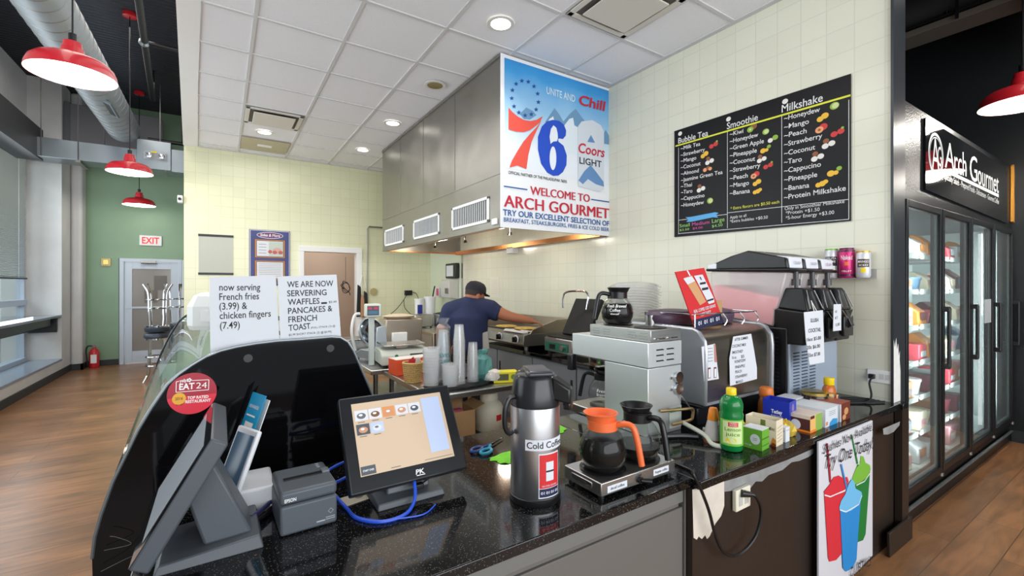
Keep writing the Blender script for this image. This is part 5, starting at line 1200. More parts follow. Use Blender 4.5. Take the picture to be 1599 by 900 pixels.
# card reader and card
t = thing('card_reader', 'white framed card reader tablet leaning between till and printer', 'card reader', (.085, 1.80, CT))
M().box(-.06, .07, -.09, .10, 0, .085).obj('stand', mat('reader_white', (214, 216, 220), .4), t, bevel=.008)
U = Vector((.45, -1, 0)); V = Vector((.33, .15, .93)); c = Vector((-.045, -.02, .155))
h_, R = slab(t, 'housing', c, U, V, .135, .24, .016, mat('reader_shell', (224, 226, 230), .35), .006)
RT = Matrix.Translation(c) @ R.to_4x4()
M_ = onscr(M()); M_.rect(-.055, .055, -.10, .10, -.001); M_.obj('screen', mat('reader_screen', (70, 96, 120), .12, emit=.15), h_, sm=0)
t = thing('promo_card', 'bright blue leaflet standing behind the white card reader', 'leaflet', (.085, 1.86, CT))
c = Vector((-.0, .06, .245)); h_, R = slab(t, 'card', c, Vector((0.35, -1, 0)), Vector((.30, 0, .93)), .11, .23, .003, mat('leaflet_blue', (20, 150, 196), .35), 0)
RT = Matrix.Translation(c) @ R.to_4x4()
m = onscr(M()); m.text('REWARDS', (-.04, .06), .075, .012, -.001, weight=.01).rect(-.04, .03, .03, .036, -.001).rect(-.03, .035, -.03, .01, -.001); m.obj('print', WHITE, t, sm=0)
h2, R2 = slab(t, 'backing_card', c+Vector((.012, .012, -.02)), Vector((0.35, -1, 0)), Vector((.30, 0, .93)), .115, .23, .003, WHITE, 0)
o = M().hexa([(0, 0, 0), (.11, .02, 0), (.10, .085, 0), (-.01, .07, 0)], [(0, 0, .0015), (.11, .02, .0015), (.10, .085, .0015), (-.01, .07, .0015)]).obj('business_card', mat('cream_card', (196, 186, 166), .6), loc=(.36, 1.60, CT+.001)); tag(o, 'cream business card lying between printer and right till', 'card')
M().m(0).disc(.055, .045, .014, .012, 0, 16).obj('emblem', mat('card_mark', (120, 116, 110), .6), o).rotation_euler = (PI/2, 0, 0)
o.children[0].location = (0, 0.09, .0025)
# cables
bc = mat('blue_cable', (36, 80, 200), .35)
t = thing('network_cable', 'blue network cable looping below the right till screen', 'cable', (0, 0, 0))
M().tube([(.33, 1.66, CT+.03), (.355, 1.58, CT+.008), (.37, 1.49, CT+.006), (.43, 1.425, CT+.006), (.51, 1.43, CT+.006), (.56, 1.48, CT+.02), (.575, 1.52, CT+.06), (.575, 1.555, CT+.10)], .006, sm=7).obj('cable', bc, t)
M().tube([(.335, 1.65, CT+.03), (.36, 1.57, CT+.006), (.375, 1.50, CT+.005), (.425, 1.44, CT+.005), (.47, 1.42, CT+.005), (.56, 1.40, CT+.004), (.62, 1.44, CT+.004)], .0025, sm=7).obj('thin_wire', bc, t)
t = thing('network_cable', 'blue cables running behind the printer to the right till', 'cable', (0, 0, 0))
M().tube([(.30, 1.76, CT+.06), (.38, 1.80, CT+.075), (.47, 1.80, CT+.085), (.55, 1.76, CT+.08)], .0055, sm=6).tube([(.31, 1.71, CT+.04), (.38, 1.74, CT+.04), (.46, 1.76, CT+.06), (.53, 1.74, CT+.06)], .0055, sm=6).obj('cable', bc, t)
t = thing('lead_bundle', 'bundle of dark leads between left till base and printer', 'cable', (0, 0, 0))
m = M()
for k, z in enumerate((.012, .03, .02)): m.m(k).tube([(.08, 1.62+.01*k, CT+z), (.11, 1.65+.015*k, CT+z), (.15, 1.715+.01*k, CT+z)], .007, sm=4)
m.obj('lead', [BLACK, mat('navy_lead', (40, 44, 90), .4), mat('tan_lead', (150, 120, 90), .5)], t)
t = thing('usb_lead', 'short black lead with plug on the base of the right till', 'cable', (0, 0, 0))
M().tube([(.60, 1.53, CT+.045), (.65, 1.56, CT+.05), (.68, 1.58, CT+.08), (.68, 1.62, CT+.12)], .003, sm=5).obj('wire', BLACK, t)
M().box(.575, .61, 1.515, 1.54, CT+.034, CT+.052).obj('plug', BLACK, t, bevel=.004)
t = thing('loose_wire', 'thin loose grey wires at the left end of the counter', 'wire', (0, 0, 0))
M().tube([hit(163, 860, 'Y', 2.0), hit(205, 850, 'Y', 1.98), hit(185, 840, 'Y', 1.98), hit(172, 838, 'Y', 1.98)], .0009, sm=5, n=5).tube([hit(158, 893, 'Y', 1.99), hit(200, 872, 'Y', 1.98), hit(228, 862, 'Y', 1.9)], .0009, sm=5, n=5).obj('wire', MGREY, t)

# ================================================================ COFFEE THINGS
# airpot
t = thing('airpot', 'tall stainless airpot of cold coffee with black pump lid', 'airpot', (.95, 1.31, CT), -.35)
AR = .0915
M().lathe([(0, 0), (AR-.002, 0), (AR, .004), (AR, .022), (AR-.003, .024)], n=48).obj('base_ring', BLACK, t)
M().lathe([(AR-.004, .022), (AR-.003, .024), (AR-.003, .335), (AR-.006, .345)], n=48).obj('body', steel_mat('airpot_steel', (196, 197, 199), .34, brush=(1, 1, .2)), t)
M().lathe([(AR-.002, .335), (AR-.001, .345), (AR-.008, .385), (AR-.014, .43), (AR-.022, .446), (.05, .458), (0, .462)], n=48).obj('pump_lid', mat('airpot_black', (36, 37, 40), .22), t)
M().hexa([(-.05, -.08, .445), (.05, -.08, .445), (.045, .04, .452), (-.045, .04, .452)], [(-.045, -.075, .463), (.045, -.075, .463), (.04, .03, .470), (-.04, .03, .470)]).obj('pump_button', mat('airpot_grey_top', (60, 62, 66), .2), t, bevel=.008)
# spout turned to image right
SR_ = Matrix.Rotation(math.radians(58), 4, 'Z')
m = M(); m.T = SR_
m.hexa([(-.035, -.07, .36), (.035, -.07, .36), (.035, -.07, .44), (-.035, -.07, .44)], [(-.025, -.135, .345), (.025, -.135, .345), (.025, -.135, .40), (-.025, -.135, .40)]).box(-.022, .022, -.135, -.105, .325, .36)
m.obj('spout', BLACK, t, bevel=.008)
m = M(); m.T = Matrix.Rotation(math.radians(-72), 4, 'Z')
m.tube([(-.0, -.088, .37), (.0, -.11, .365), (.0, -.125, .33), (.0, -.125, .27), (.0, -.108, .245), (.0, -.094, .25)], .009, sm=5)
m.obj('carry_handle', BLACK, t)
Rr = AR-.0015
wrap = lambda off, e=.0: (lambda u, v: ((Rr+e)*math.sin(off+u/Rr), -(Rr+e)*math.cos(off+u/Rr), v))
def wrapquad(m, off, u0, u1, v0, v1, e, n=10):
    f = wrap(off, e); m.add([f(u0+(u1-u0)*i/n, v) for i in range(n+1) for v in (v0, v1)], [(2*i, 2*i+2, 2*i+3, 2*i+1) for i in range(n)])
m = M(); wrapquad(m, -.22, -.04, .12, .195, .232, .0); lb = m.obj('name_strip', PAPER, t, sm=0, label='white strip reading Cold Coffee')
M().text('Cold Coffee', (-.034, .203), .148, .022, fmap=wrap(-.22, .0006), weight=.01).obj('lettering', INK, lb, sm=0)
m = M(); m.m(0); wrapquad(m, .32, -.042, .044, .032, .185, .0); m.m(1); wrapquad(m, .32, -.039, .041, .066, .18, .0005); m.m(2); wrapquad(m, .32, -.039, .041, .036, .064, .0005)
m.m(3); wrapquad(m, .32, -.015, .016, .09, .155, .0009); m.m(4); wrapquad(m, .32, -.015, .016, .12, .126, .0012)
f2 = wrap(.32, .0012); m.m(0).text('REAL COFFEE, ICED DRINKS', (-.03, .071), .06, .006, fmap=f2)
for k in range(4): m.text('01', (-.034+k*.019, .046), .013, .009, fmap=f2, weight=.02)
m.obj('red_label', [PAPER, REDP, NAVY, PAPER, INK], t, sm=0, label='red and navy drink label')
# double warmer
t = thing('coffee_warmer', 'stainless double coffee warmer plate with black knob and name tags', 'warmer', (1.12, 1.15, CT))
M().box(0, .405, 0, .20, .014, .062).obj('body', STEELB, t, bevel=.003)
for x in (.02, .385):
    for y in (.02, .18): M().cyl((x, y, 0), (x, y, .016), .012).obj('foot', BLACK, t)
for x in (.105, .30): M().lathe([(0, .062), (.085, .062), (.088, .066), (.08, .068), (.0, .067)], (x, .10, 0), n=36).obj('hot_plate', BLACK, t)
M().box(-.003, 0, .045, .155, .028, .05).obj('side_grip', STEEL, t, bevel=.0025)
M().m(0).rect(.03, .13, .022, .046, -.001).m(1).text('decaf coffee', (.045, .030), .07, .010, -.002).obj('name_tag', [PAPER, INK], t, sm=0, label='name tag reading decaf coffee')
M().m(0).rect(.275, .365, .026, .05, -.001).m(1).text('Regular coffee', (.285, .034), .07, .009, -.002).obj('name_tag', [PAPER, INK], t, sm=0, label='name tag reading Regular coffee')
M().cyl((.195, 0, .032), (.195, -.012, .032), .012).cyl((.195, -.01, .032), (.225, -.035, .030), .008, .01).obj('knob', BLACK, t)
M().cyl((.198, -.001, .052), (.198, -.004, .052), .006).obj('pilot_light', STEEL, t)
cg = glass_mat('carafe_glass', (236, 238, 236), .01, .02, .02)
cof = mat('black_coffee', (10, 7, 5), .2, spec=.1)
def carafe(loc, rz, col, label, text=None, full=.085, rim=None):
    t = thing('coffee_carafe', label, 'carafe', loc, rz)
    pr = [(.0, .002), (.066, .0), (.078, .012), (.088, .04), (.091, .065), (.086, .095), (.072, .125), (.055, .145), (.050, .155)]
    M().lathe(pr, n=44).obj('glass_bowl', cg, t)
    if full:
        lq = [(0, .004), (.064, .003), (.0755, .013), (.0855, .04), (.0885, .065)]
        lq = [q for q in lq+[(.0835, .095), (.0695, .125)] if q[1] < full]+[({True: .0735, False: .086}[full > .1], full), (0, full)]
        M().lathe(lq, n=44).obj('coffee', cof, t)
    m = M().lathe([(.051, .143), (.056, .145), (.056, .178), (.053, .18), (.05, .178), (.05, .15)], n=36)
    m.lathe([(.05, .176), (.058, .196), (.066, .206), (.062, .206), (.053, .192), (.046, .178)], n=36, c=(-.008, 0, 0))
    m.lathe([(.0, .182), (.05, .182), (.05, .178), (0, .178)], n=30)
    m.obj('collar', col, t, bevel=0)
    M().tube([(.052, 0, .165), (.095, 0, .172), (.118, 0, .160), (.128, 0, .12), (.140, 0, .06), (.146, 0, .035)], [.016, .013, .0125, .0125, .0115, .01], n=10).obj('handle', col, t) if False else M().tube(smooth_pts([Vector(p) for p in ((.048, 0, .165), (.09, 0, .174), (.116, 0, .165), (.13, 0, .125), (.141, 0, .07), (.148, 0, .03))], 5), .0115, n=10).obj('handle', col, t)
    if text:
        Rb = .0915
        for s_, v, wd, cp_, r_ in text:
            pass
        mm = M()
        for s_, v, wd, cp_, off in text:
            def f(u, vv, off=off):
                zz = vv; r_ = .0925 if zz < .085 else .0925-(zz-.085)*.5
                return (r_*math.cos(off+u/r_), r_*math.sin(off+u/r_), zz)
            mm.text(s_, (0, v), wd, cp_, fmap=f, weight=.012)
        mm.obj('lettering', WHITE, t, sm=0)
    return t
carafe((1.225, 1.25, CT+.068), math.radians(-62), ORANGE, 'glass coffee carafe with orange collar and handle on the warmer', None, .119)
carafe((1.42, 1.25, CT+.068), math.radians(-90), BLACK, 'glass coffee carafe with black collar on the right warmer plate', None, .05)
# brewer
BX0, BX1, BY0, BYM, BY1 = 1.78, 2.04, 1.50, 1.80, 2.10
t = thing('coffee_brewer', 'tall stainless coffee brewer with overhanging head on the counter', 'coffee brewer', (BX0, BY0, CT))
bs = steel_mat('brewer_steel', (222, 227, 227), .36, brush=(30, 30, 1)); bs.node_tree.nodes['Principled BSDF'].inputs['Metallic'].default_value = .72
M().box(0, .26, 0, .30, 0.0, .343).obj('body', bs, t, bevel=.003)
M().box(-.002, .262, -.002, BY1-BY0-.03, .347, .472).obj('brew_head', bs, t, bevel=.003)
M().box(0, .26, .30, .60, 0.0, .05).obj('base', STEELB, t, bevel=.006)
M().lathe([(0, .05), (.08, .05), (.082, .055), (0, .056)], (.13, .44, 0), n=36).obj('hot_plate', BLACK, t)
M().lathe([(.09, .347), (.09, .31), (.075, .285), (.05, .272), (0, .27)], (.13, .44, 0), n=36).obj('brew_funnel', STEEL, t)
M().box(-.02, .02, .555, .60, .25, .345).obj('funnel_handle', BLACK, t, bevel=.006)
m = M()
for c0 in (.06, .14):
    for k in range(3): m.box(c0, c0+.055, -.006, -.002, .375+.028*k, .381+.028*k)
m.obj('vent_slots', BLACK, t, sm=0)
m = M()
for c0 in (.115, .195):
    for k in range(3): m.ell((c0, -.003, .378+.028*k), (.005, .004, .005), 10)
m.obj('screw', CHROME, t)
for z in (.25, .31-.0):
    M().cyl((.225, -.001, z-.06+.03), (.225, -.018, z-.06+.03), .03, n=20).obj('thermostat', CHROME, t)
    M().cyl((.175, -.001, z-.03), (.175, -.006, z-.03), .007, n=10).obj('bolt', STEEL, t)
wm = M().box(.02, .26, .0, .44, .474, .535).obj('upper_warmer', STEELB, t, bevel=.003)
for y in (.10, .33): M().lathe([(0, .535), (.082, .535), (.085, .539), (0, .541)], (.135, y, 0), n=36).obj('upper_plate', BLACK, wm)
m = M()
for y0 in (.02, .10, .28, .36):
    for k in range(3): m.box(.018, .02, y0, y0+.05, .487+.014*k, .490+.014*k)
m.obj('louvre', STEELD, wm, sm=0)
M().tube([(.06, 0, .49), (.06, -.012, .49), (.11, -.012, .49), (.11, 0, .49)], .004).tube([(.16, 0, .49), (.16, -.012, .49), (.21, -.012, .49), (.21, 0, .49)], .004).obj('staple_handle', CHROME, t)
M().m(0).rect(.16, .258, .02, .13, -.003).m(1).rect(.165, .25, .1, .12, -.0035).obj('rating_label', [mat('label_silver', (186, 192, 184), .4), mat('label_green', (90, 150, 80), .5)], t, sm=0)
M().tube([(.22, -.004, .20), (.26, -.02, .16), (.31, -.03, .09), (.325, -.03, .07)], .004, sm=4).obj('capillary', STEEL, t)
bt = mat('brass_tube', (150, 128, 90), .35, .8)
M().tube([(.08, -.01, .125), (.2, -.05, .125), (.27, -.06, .12), (.272, -.06, .085), (.25, -.06, .065), (.12, -.05, .06)], .008, sm=4).obj('water_pipe', bt, t)
M().tube([(.20, -.05, .06), (.19, -.18, .035), (.16, -.25, .012), (.21, -.31, .012), (.30, -.28, .012), (.33, -.18, .012), (.30, -.10, .02)], .011, sm=7).obj('water_hose', mat('milky_hose', (196, 200, 186), .3), t)
carafe((BX0+.13, BY0+.33, CT+.542), math.radians(165), BLACK, 'full black coffee carafe on top of the brewer', [('Fresh Brewed', .095, .11, .017, .33), ('Coffee', .072, .06, .017, .55), ('decaf', .055, .05, .010, .6)], .115)
carafe((BX0+.13, BY0+.44, CT+.057), math.radians(120), BLACK, 'empty glass carafe with black lid under the brewer head', [('Fresh', .085, .06, .016, 1.4), ('Brewed', .064, .06, .016, 1.4)], 0)
o = M().lathe([(0, 0), (.03, 0), (.034, .055), (.036, .056), (.036, .06), (.033, .06), (.028, .004), (0, .004)], n=24).obj('steel_cup', STEELB, loc=(2.16, 1.80, 1.412)); tag(o, 'small steel cup upside by the lid stack behind brewer', 'cup')
# scissors and green cloths
bh = mat('scissor_blue', (44, 66, 120), .35)
t = thing('scissors', 'blue-handled scissors lying on the granite left of the airpot', 'scissors', (1.02, 1.80, CT+.004), .5)
for s_, a in ((1, .0), (-1, .12)):
    m = M(); m.tube([(.035*math.cos(q*PI/10)-.03, s_*.025+.02*math.sin(q*PI/10), .006) for q in range(21)], .007, n=8, caps=False)
    m.tube([(0, s_*.02, .006), (.03, s_*.008, .006), (.05, 0, .006)], .007)
    m.obj('handle', bh if s_ > 0 else mat('scissor_teal', (40, 140, 170), .35), t)
    M().hexa([(.045, -.007*s_, .003), (.17, 0, .003), (.17, .002, .003), (.045, .007*s_, .003)], [(.045, -.007*s_, .006), (.17, 0, .006), (.17, .002, .006), (.045, .007*s_, .006)]).obj('blade', STEEL, t)
gc = mat('green_cloth', (128, 214, 60), .85, noise=.15, nscale=30)
def cloth(loc, sx, sy, sz, seed, label, rz=0):
    random.seed(seed); n = 10; vs = []
    for j in range(n):
        for i in range(n):
            x, y = i/(n-1)-.5, j/(n-1)-.5
            e = max(0, 1-(2*abs(x))**2.2)*max(0, 1-(2*abs(y))**2.2)
            vs.append((sx*x*(1+.25*random.uniform(-1, 1)), sy*y*(1+.25*random.uniform(-1, 1)), sz*e*random.uniform(.45, 1.0)+.002))
    m = M(); m.add(vs, [(j*n+i, j*n+i+1, (j+1)*n+i+1, (j+1)*n+i) for j in range(n-1) for i in range(n-1)])
    o = m.obj('cleaning_cloth', gc, loc=loc, rz=rz); s = o.modifiers.new('sub', 'SUBSURF'); s.levels = 1; s.render_levels = 2
    tag(o, label, 'cloth')
cloth((1.08, 1.66, CT), .18, .10, .03, 4, 'bright green cloth lying flat left of the airpot')
cloth((1.42, 1.84, CT), .20, .12, .07, 9, 'bright green cloth crumpled between airpot and brewer', .4)
# ================================================================ RIGHT HALF OF THE COUNTER
# roll-top steamer
t = thing('countertop_steamer', 'wide silver countertop warmer with rounded front and two papers', 'food warmer', (2.15, 1.45, CT))
al = mat('silver_paint', (178, 182, 188), .3, .6)
sm_ = steel_mat('warmer_steel', (150, 142, 130), .3)
M().box(.0, .69, .03, .50, .0, .10).box(-.005, .70, .0, .5, .10, .115).obj('base', BLACK, t, bevel=.008)
pf = [(.0, .118), (-.005, .40), (.0, .455), (.025, .495), (.07, .515), (.48, .525), (.50, .50), (.50, .118)]
M().prism(pf, 'X', .02, .68).obj('body', sm_, t, sm=50)
pf2 = [(-.02, .115), (-.025, .40), (-.018, .465), (.015, .51), (.065, .532), (.49, .54), (.51, .51), (.51, .115)]
for x0, x1 in ((-.002, .022), (.675, .70)): M().prism(pf2, 'X', x0, x1).obj('side_cheek', al, t, bevel=.012, sm=50)
M().box(.02, .68, -.008, -.002, .115, .13).obj('bottom_rail', al, t)
fr = Frame((2.15, 1.438, CT), 0); px = fr.px
a_ = fr.pts([(1096, 542), (1117, 537), (1123, 592), (1100, 596)])
sg = thing('paper_sign', 'small white and red paper label on left of the silver warmer front', 'sign', fr.o)
M().poly(a_, 0, .001).obj('sheet', PAPER, sg, sm=0)
m = M().m(0)
for k in range(5): p = px(1101, 545+k*5); m.rect(p[0], p[0]+.07, p[1]-.003, p[1], -.001)
m.m(1)
for x in (1102.5, 1108, 1117): p = px(x, 592-(x-1100)*.1); m.rect(p[0]-.012, p[0]+.012, p[1], p[1]+.058, -.001)
m.m(2)
for x in (1102.5, 1108, 1117): p = px(x, 592-(x-1100)*.1); m.rect(p[0]-.008, p[0]+.008, p[1]+.004, p[1]+.05, -.002)
m.m(3).poly([px(1115, 538), px(1117.5, 538), px(1120, 566), px(1116, 566)], -.001)
m.obj('print', [GREYINK, mat('label_maroon', (120, 40, 56), .5), WHITE, mat('label_pinkish', (190, 130, 120), .5)], sg, sm=0)
sg = thing('paper_sign', 'torn white paper list of smoothie flavours on the silver warmer', 'sign', fr.o)
M().poly(fr.pts([(1145, 526), (1173, 521.5), (1178, 550), (1182, 575), (1182, 592), (1140, 603), (1139, 560)]), -.002, .001).obj('sheet', PAPER, sg, sm=0)
m = M()
for s_, a, b in (('AFTER SUMMER', (1147, 533), (1168, 529.5)), ('COCONUT MILK', (1143, 543.5), (1165, 540)), ('SMOOTHIES*', (1143, 553), (1160, 550.5)), ('16 oz.', (1143, 561), (1150, 560)), ('$5', (1157, 559), (1162, 558.5)), ('HONEYDEW', (1147, 567.5), (1164, 564.5)), ('PINEAPPLE', (1148, 576), (1163, 573)), ('PEACH', (1148, 583.5), (1158, 581.5)), ('STRAWBERRY', (1148, 591.5), (1167, 587.5)), ('MANGO', (1149, 599.5), (1160, 597))): m.text(s_, px(*a), q=px(*b), cap=.016, y=-.0026, weight=.01)
m.obj('lettering', INK, sg, sm=0)
# wire rack and red card on it
t = thing('wire_rack', 'low chrome wire rack on top of the silver warmer', 'rack', (2.15, 1.45, CT+.53))
m = M()
m.tube([(.02, .06, .07), (.64, .06, .07), (.64, .40, .07), (.02, .40, .07), (.02, .06, .07)], .0045, n=6)
for x in (.28, .46, .62): m.tube([(x, .05, .0), (x+.02, .045, .03), (x, .06, .07)], .004, n=6, sm=4)
for x, y in ((.02, .06), (.64, .40), (.02, .40)): m.cyl((x, y, 0), (x, y, .07), .004, n=6)
m.obj('wire', CHROME, t)
fr = Frame((2.25, 1.53, CT+.545), 0); px = fr.px
t = thing('drink_sign', 'tilted red cardboard sign of an iced drink on the warmer', 'sign', fr.o)
A, B, Cc, Dd = (1055, 425), (1100, 418.5), (1131, 504), (1087, 515.5)
def bil(u, v):
    x = (A[0]*(1-u)+B[0]*u)*(1-v)+(Dd[0]*(1-u)+Cc[0]*u)*v; y = (A[1]*(1-u)+B[1]*u)*(1-v)+(Dd[1]*(1-u)+Cc[1]*u)*v
    return px(x, y)
M().poly([bil(0, 0), bil(1, 0), bil(1, 1), bil(0, 1)], 0, .006).obj('board', REDP, t, sm=0)
m = M().m(0).poly([bil(0, .83), bil(1, .83), bil(1, 1), bil(0, 1)], -.001)
m.m(1).poly([bil(.2, .12), bil(.5, .10), bil(.58, .30), bil(.66, .58), bil(.42, .62), bil(.28, .3)], -.001)
m.m(2).poly([bil(.18, .13), bil(.48, .11), bil(.54, .20), bil(.25, .24)], -.0015).poly([bil(.38, .0), bil(.43, .0), bil(.46, .1), bil(.41, .1)], -.0015)
m.m(2).poly([bil(.56, .11), bil(.86, .11), bil(.95, .56), bil(.92, .62), bil(.72, .63), bil(.70, .58)], -.002)
m.m(3).line(bil(.66, .26), bil(.86, .26), .012, -.003).line(bil(.66, .36), bil(.88, .36), .014, -.003).poly([bil(.72, .15), bil(.76, .14), bil(.77, .2), bil(.74, .2)], -.003).line(bil(.7, .57), bil(.93, .56), .01, -.003)
m.m(2)
m.text('REAL COFFEE, ICED DRINKS', bil(.12, .725), q=bil(.9, .70), cap=.017, y=-.003, weight=.02).text('MEET TASTY', bil(.3, .80), q=bil(.68, .785), cap=.017, y=-.003, weight=.02)
for k in range(4): m.text('01', bil(.12+k*.21, .94), q=bil(.24+k*.21, .935), cap=.022, y=-.003, weight=.02)
m.obj('print', [NAVY, mat('latte_tan', (206, 156, 110), .5), PAPER, INK], t, sm=0)
o = M().box(-.055, .055, -.04, .04, 0, .14).m(1).box(-.02, -.014, -.041, .041, -.0005, .1405).obj('kraft_box', [CARD, mat('kraft_dark', (140, 106, 70), .8)], loc=(2.52, 1.64, CT+.527), bevel=.003); tag(o, 'small kraft box on warmer beside the red sign', 'box')
pt = mat('mauve_tray', (84, 68, 86), .4)
o = M().lathe([(0, 0), (.9, 0), (1, .03), (1, .055), (.9, .075), (.4, .085), (0, .087)], n=40, sx=.19, sy=.13).obj('mauve_tray', pt, loc=(2.33, 1.78, CT+.53)); tag(o, 'mauve oval dish on the warmer behind the red sign', 'dish')
o = M().lathe([(0, 0), (.9, 0), (1, .03), (1, .055), (.9, .075), (.4, .085), (0, .087)], n=40, sx=.12, sy=.10).obj('mauve_tray', pt, loc=(2.70, 1.72, CT+.53)); tag(o, 'mauve oval dish on the warmer in front of the slush tank', 'dish')
LIDM = glass_mat('lid_plastic', (246, 247, 246), .18, .12, .03, (254, 254, 254))
for sx_, nn, zz in ((2.30, 13, 0),):
    for k in range(nn):
        o = M().lathe([(.165, 0), (.17, .006), (.158, .009), (.145, .02), (.10, .034), (0, .04)], n=36).obj('container_lid', LIDM, loc=(sx_+.004*math.sin(k*2.1), 2.05-.0+.004*math.cos(k*1.7), CT+.53+.018*k)) if k == 0 else o.copy()
        if k: COL.objects.link(o); o.location = (sx_+.004*math.sin(k*2.1), 2.05+.004*math.cos(k*1.7), CT+.53+.018*k)
        tag(o, 'clear round container lid in the tall stack behind the warmer', 'lid', 'clear lids stacked behind the warmer')
t = thing('lid_stand', 'dark steel stand behind the warmer carrying the stack of clear lids', 'stand', (2.30, 2.06, CT))
M().box(-.2, .2, -.09, .15, .50, .528).obj('top', STEELD, t, bevel=.004)
for x in (-.18, .18):
    for y in (-.07, -.04): M().cyl((x, y, 0), (x, y, .5), .012).obj('leg', STEELD, t)

# slush machine
SX0, SX1, SY0, SY1 = 2.90, 3.545, 1.33, 1.88
t = thing('slush_machine', 'black three-tank slush machine with pink slush by the tiled wall', 'slush machine', (SX0, SY0, CT))
Wd = SX1-SX0; Dp = SY1-SY0
M().box(0, Wd, .05, Dp, .03, .50).obj('body', BLACK, t, bevel=.01)
for x in (.05, Wd-.05):
    for y in (.09, Dp-.05): M().cyl((x, y, 0), (x, y, .04), .02).obj('foot', BLACK, t)
sp_m = mat('louvre_panel_blue_grey', (168, 182, 200), .3, .3)
fp = M().box(.0, Wd, .035, .05, .03, .40).obj('front_panel', sp_m, t, bevel=.003)
m = M()
for c0 in (.04, .145, .25):
    for k in range(15): m.hexa([(c0, .030, .06+k*.02), (c0+.075, .030, .06+k*.02), (c0+.075, .036, .06+k*.02), (c0, .036, .06+k*.02)], [(c0, .034, .066+k*.02), (c0+.075, .034, .066+k*.02), (c0+.075, .036, .066+k*.02), (c0, .036, .066+k*.02)])
m.obj('louvres', mat('louvre_dark', (62, 72, 92), .4), fp, sm=0)
m = M()
for k in range(16): m.box(-.006, 0, .10, .34, .07+k*.024, .08+k*.024)
m.obj('side_louvres', BLACKM, t, sm=0)
TW = Wd/3
pk = mat('pink_slush', (246, 150, 158), .35)
tkm = glass_mat('tank_plastic', (246, 242, 242), .30, .08)
for i in range(3):
    x0 = i*TW+.008; x1 = (i+1)*TW-.008
    M().hexa([(x0, .14, .50), (x1, .14, .50), (x1, Dp, .55), (x0, Dp, .55)], [(x0, .06, .84), (x1, .06, .84), (x1, Dp+.02, .86), (x0, Dp+.02, .86)]).obj('tank', tkm, t, bevel=.012)
    M().hexa([(x0+.006, .15, .506), (x1-.006, .15, .506), (x1-.006, Dp-.01, .556), (x0+.006, Dp-.01, .556)], [(x0+.006, .11, .68), (x1-.006, .11, .68), (x1-.006, Dp, .765), (x0+.006, Dp, .765)]).obj('slush', pk, t, bevel=.01)
    M().hexa([(x0-.01, .03, .845), (x1+.01, .03, .845), (x1+.01, Dp+.05, .86), (x0-.01, Dp+.05, .86)], [(x0-.01, .03, .865), (x1+.01, .03, .865), (x1+.01, Dp+.05, .88), (x0-.01, Dp+.05, .88)]).prism([(.05, .862), (.06, .93), (.16, .955), (.30, .99), (.42, .96), (Dp+.03, .90), (Dp+.03, .872)], 'X', x0, x1).obj('lid', BLACK, t, bevel=.012)
    M().prism([(.044, .868), (.052, .935), (.13, .95), (.10, .87)], 'X', x0+.02, x1-.02).prism([(Dp-.03, .875), (Dp-.03, .915), (Dp+.04, .905), (Dp+.04, .875)], 'X', x0-.002, x1-.02).obj('lid_light', mat('lid_white', (222, 226, 234), .3), t, bevel=.006)
    M().text('SLUSH', (x0+.06, .892), .08, .018, .038).obj('lid_lettering', GREYINK, t)
    xc = (x0+x1)/2
    M().cyl((xc, .05, .80), (xc, .05, .85), .014).cyl((xc-.0, .05, .76), (xc, .05, .80), .024).cyl((xc, .05, .70), (xc, .05, .76), .01).obj('tap_rod', mat('tap_dark', (70, 70, 72), .3), t)
    hb = M()
    hb.hexa([(x0, -.04, .40), (x1, -.04, .40), (x1, .12, .40), (x0, .12, .40)], [(x0, -.06, .60), (x1, -.06, .60), (x1, .14, .62), (x0, .14, .62)])
    hb.hexa([(x0+.01, -.06, .60), (x1-.01, -.06, .60), (x1-.01, .13, .62), (x0+.01, .13, .62)], [(x0+.04, -.02, .745), (x1-.04, -.02, .745), (x1-.04, .09, .745), (x0+.04, .09, .745)])
    hb.obj('dispenser_head', BLACK, t, bevel=.01)
    M().box(x0+.03, x1-.03, -.075, -.055, .43, .56).prism([(-.10, .50), (-.06, .60), (-.05, .60), (-.07, .48)], 'X', xc-.02, xc+.02).obj('dispense_lever', mat('lever_black', (34, 34, 36), .25), t, bevel=.006)
    M().tube([(x0+.02, -.065, .60), (xc, -.075, .54), (x1-.02, -.065, .60)], .004, sm=4).tube([(x0+.02, -.066, .62), (x0+.05, -.03, .73)], .004).tube([(x1-.02, -.066, .62), (x1-.05, -.03, .73)], .004).obj('trim_wire', CHROME, t)
M().prism([(.14, .50), (.20, .40), (.46, .42), (.54, .52), (.3, .53)], 'X', -.004, Wd).obj('tank_cradle', BLACK, t, bevel=.01)
fr = Frame((3.2, SY0-.105, CT), 0); px = fr.px
sg = thing('slush_price_sign', 'white paper strip of slush cocktail prices hanging from middle tap', 'sign', fr.o)
M().poly(fr.pts([(1256, 488), (1285.5, 484.5), (1286.5, 510), (1287.5, 545), (1288, 566), (1265, 570), (1259, 530)]), 0, .002).obj('sheet', PAPER, sg, sm=0)
m = M()
q = lambda x, y: px(1240+x/8.18, 470+y/8.18)
for s_, a, b, cp_ in (('SLUSH', (212, 275), (312, 268), .022), ('COCKTAIL', (185, 408), (345, 388), .022), ('16oz $5.00', (165, 520), (345, 492), .02), ('20z $6.00', (165, 622), (335, 595), .02), ('32oz $7.00', (180, 720), (335, 695), .02)): m.text(s_, q(*a), q=q(*b), cap=cp_, y=-.001, weight=.01)
m.obj('lettering', INK, sg, sm=0)
M().tube([(px(1272, 486)[0], .001, px(1272, 486)[1]), (px(1273, 470)[0], .02, px(1273, 470)[1]), (px(1276, 486)[0], .001, px(1276, 486)[1])], .0025).obj('string', WHITE, sg)
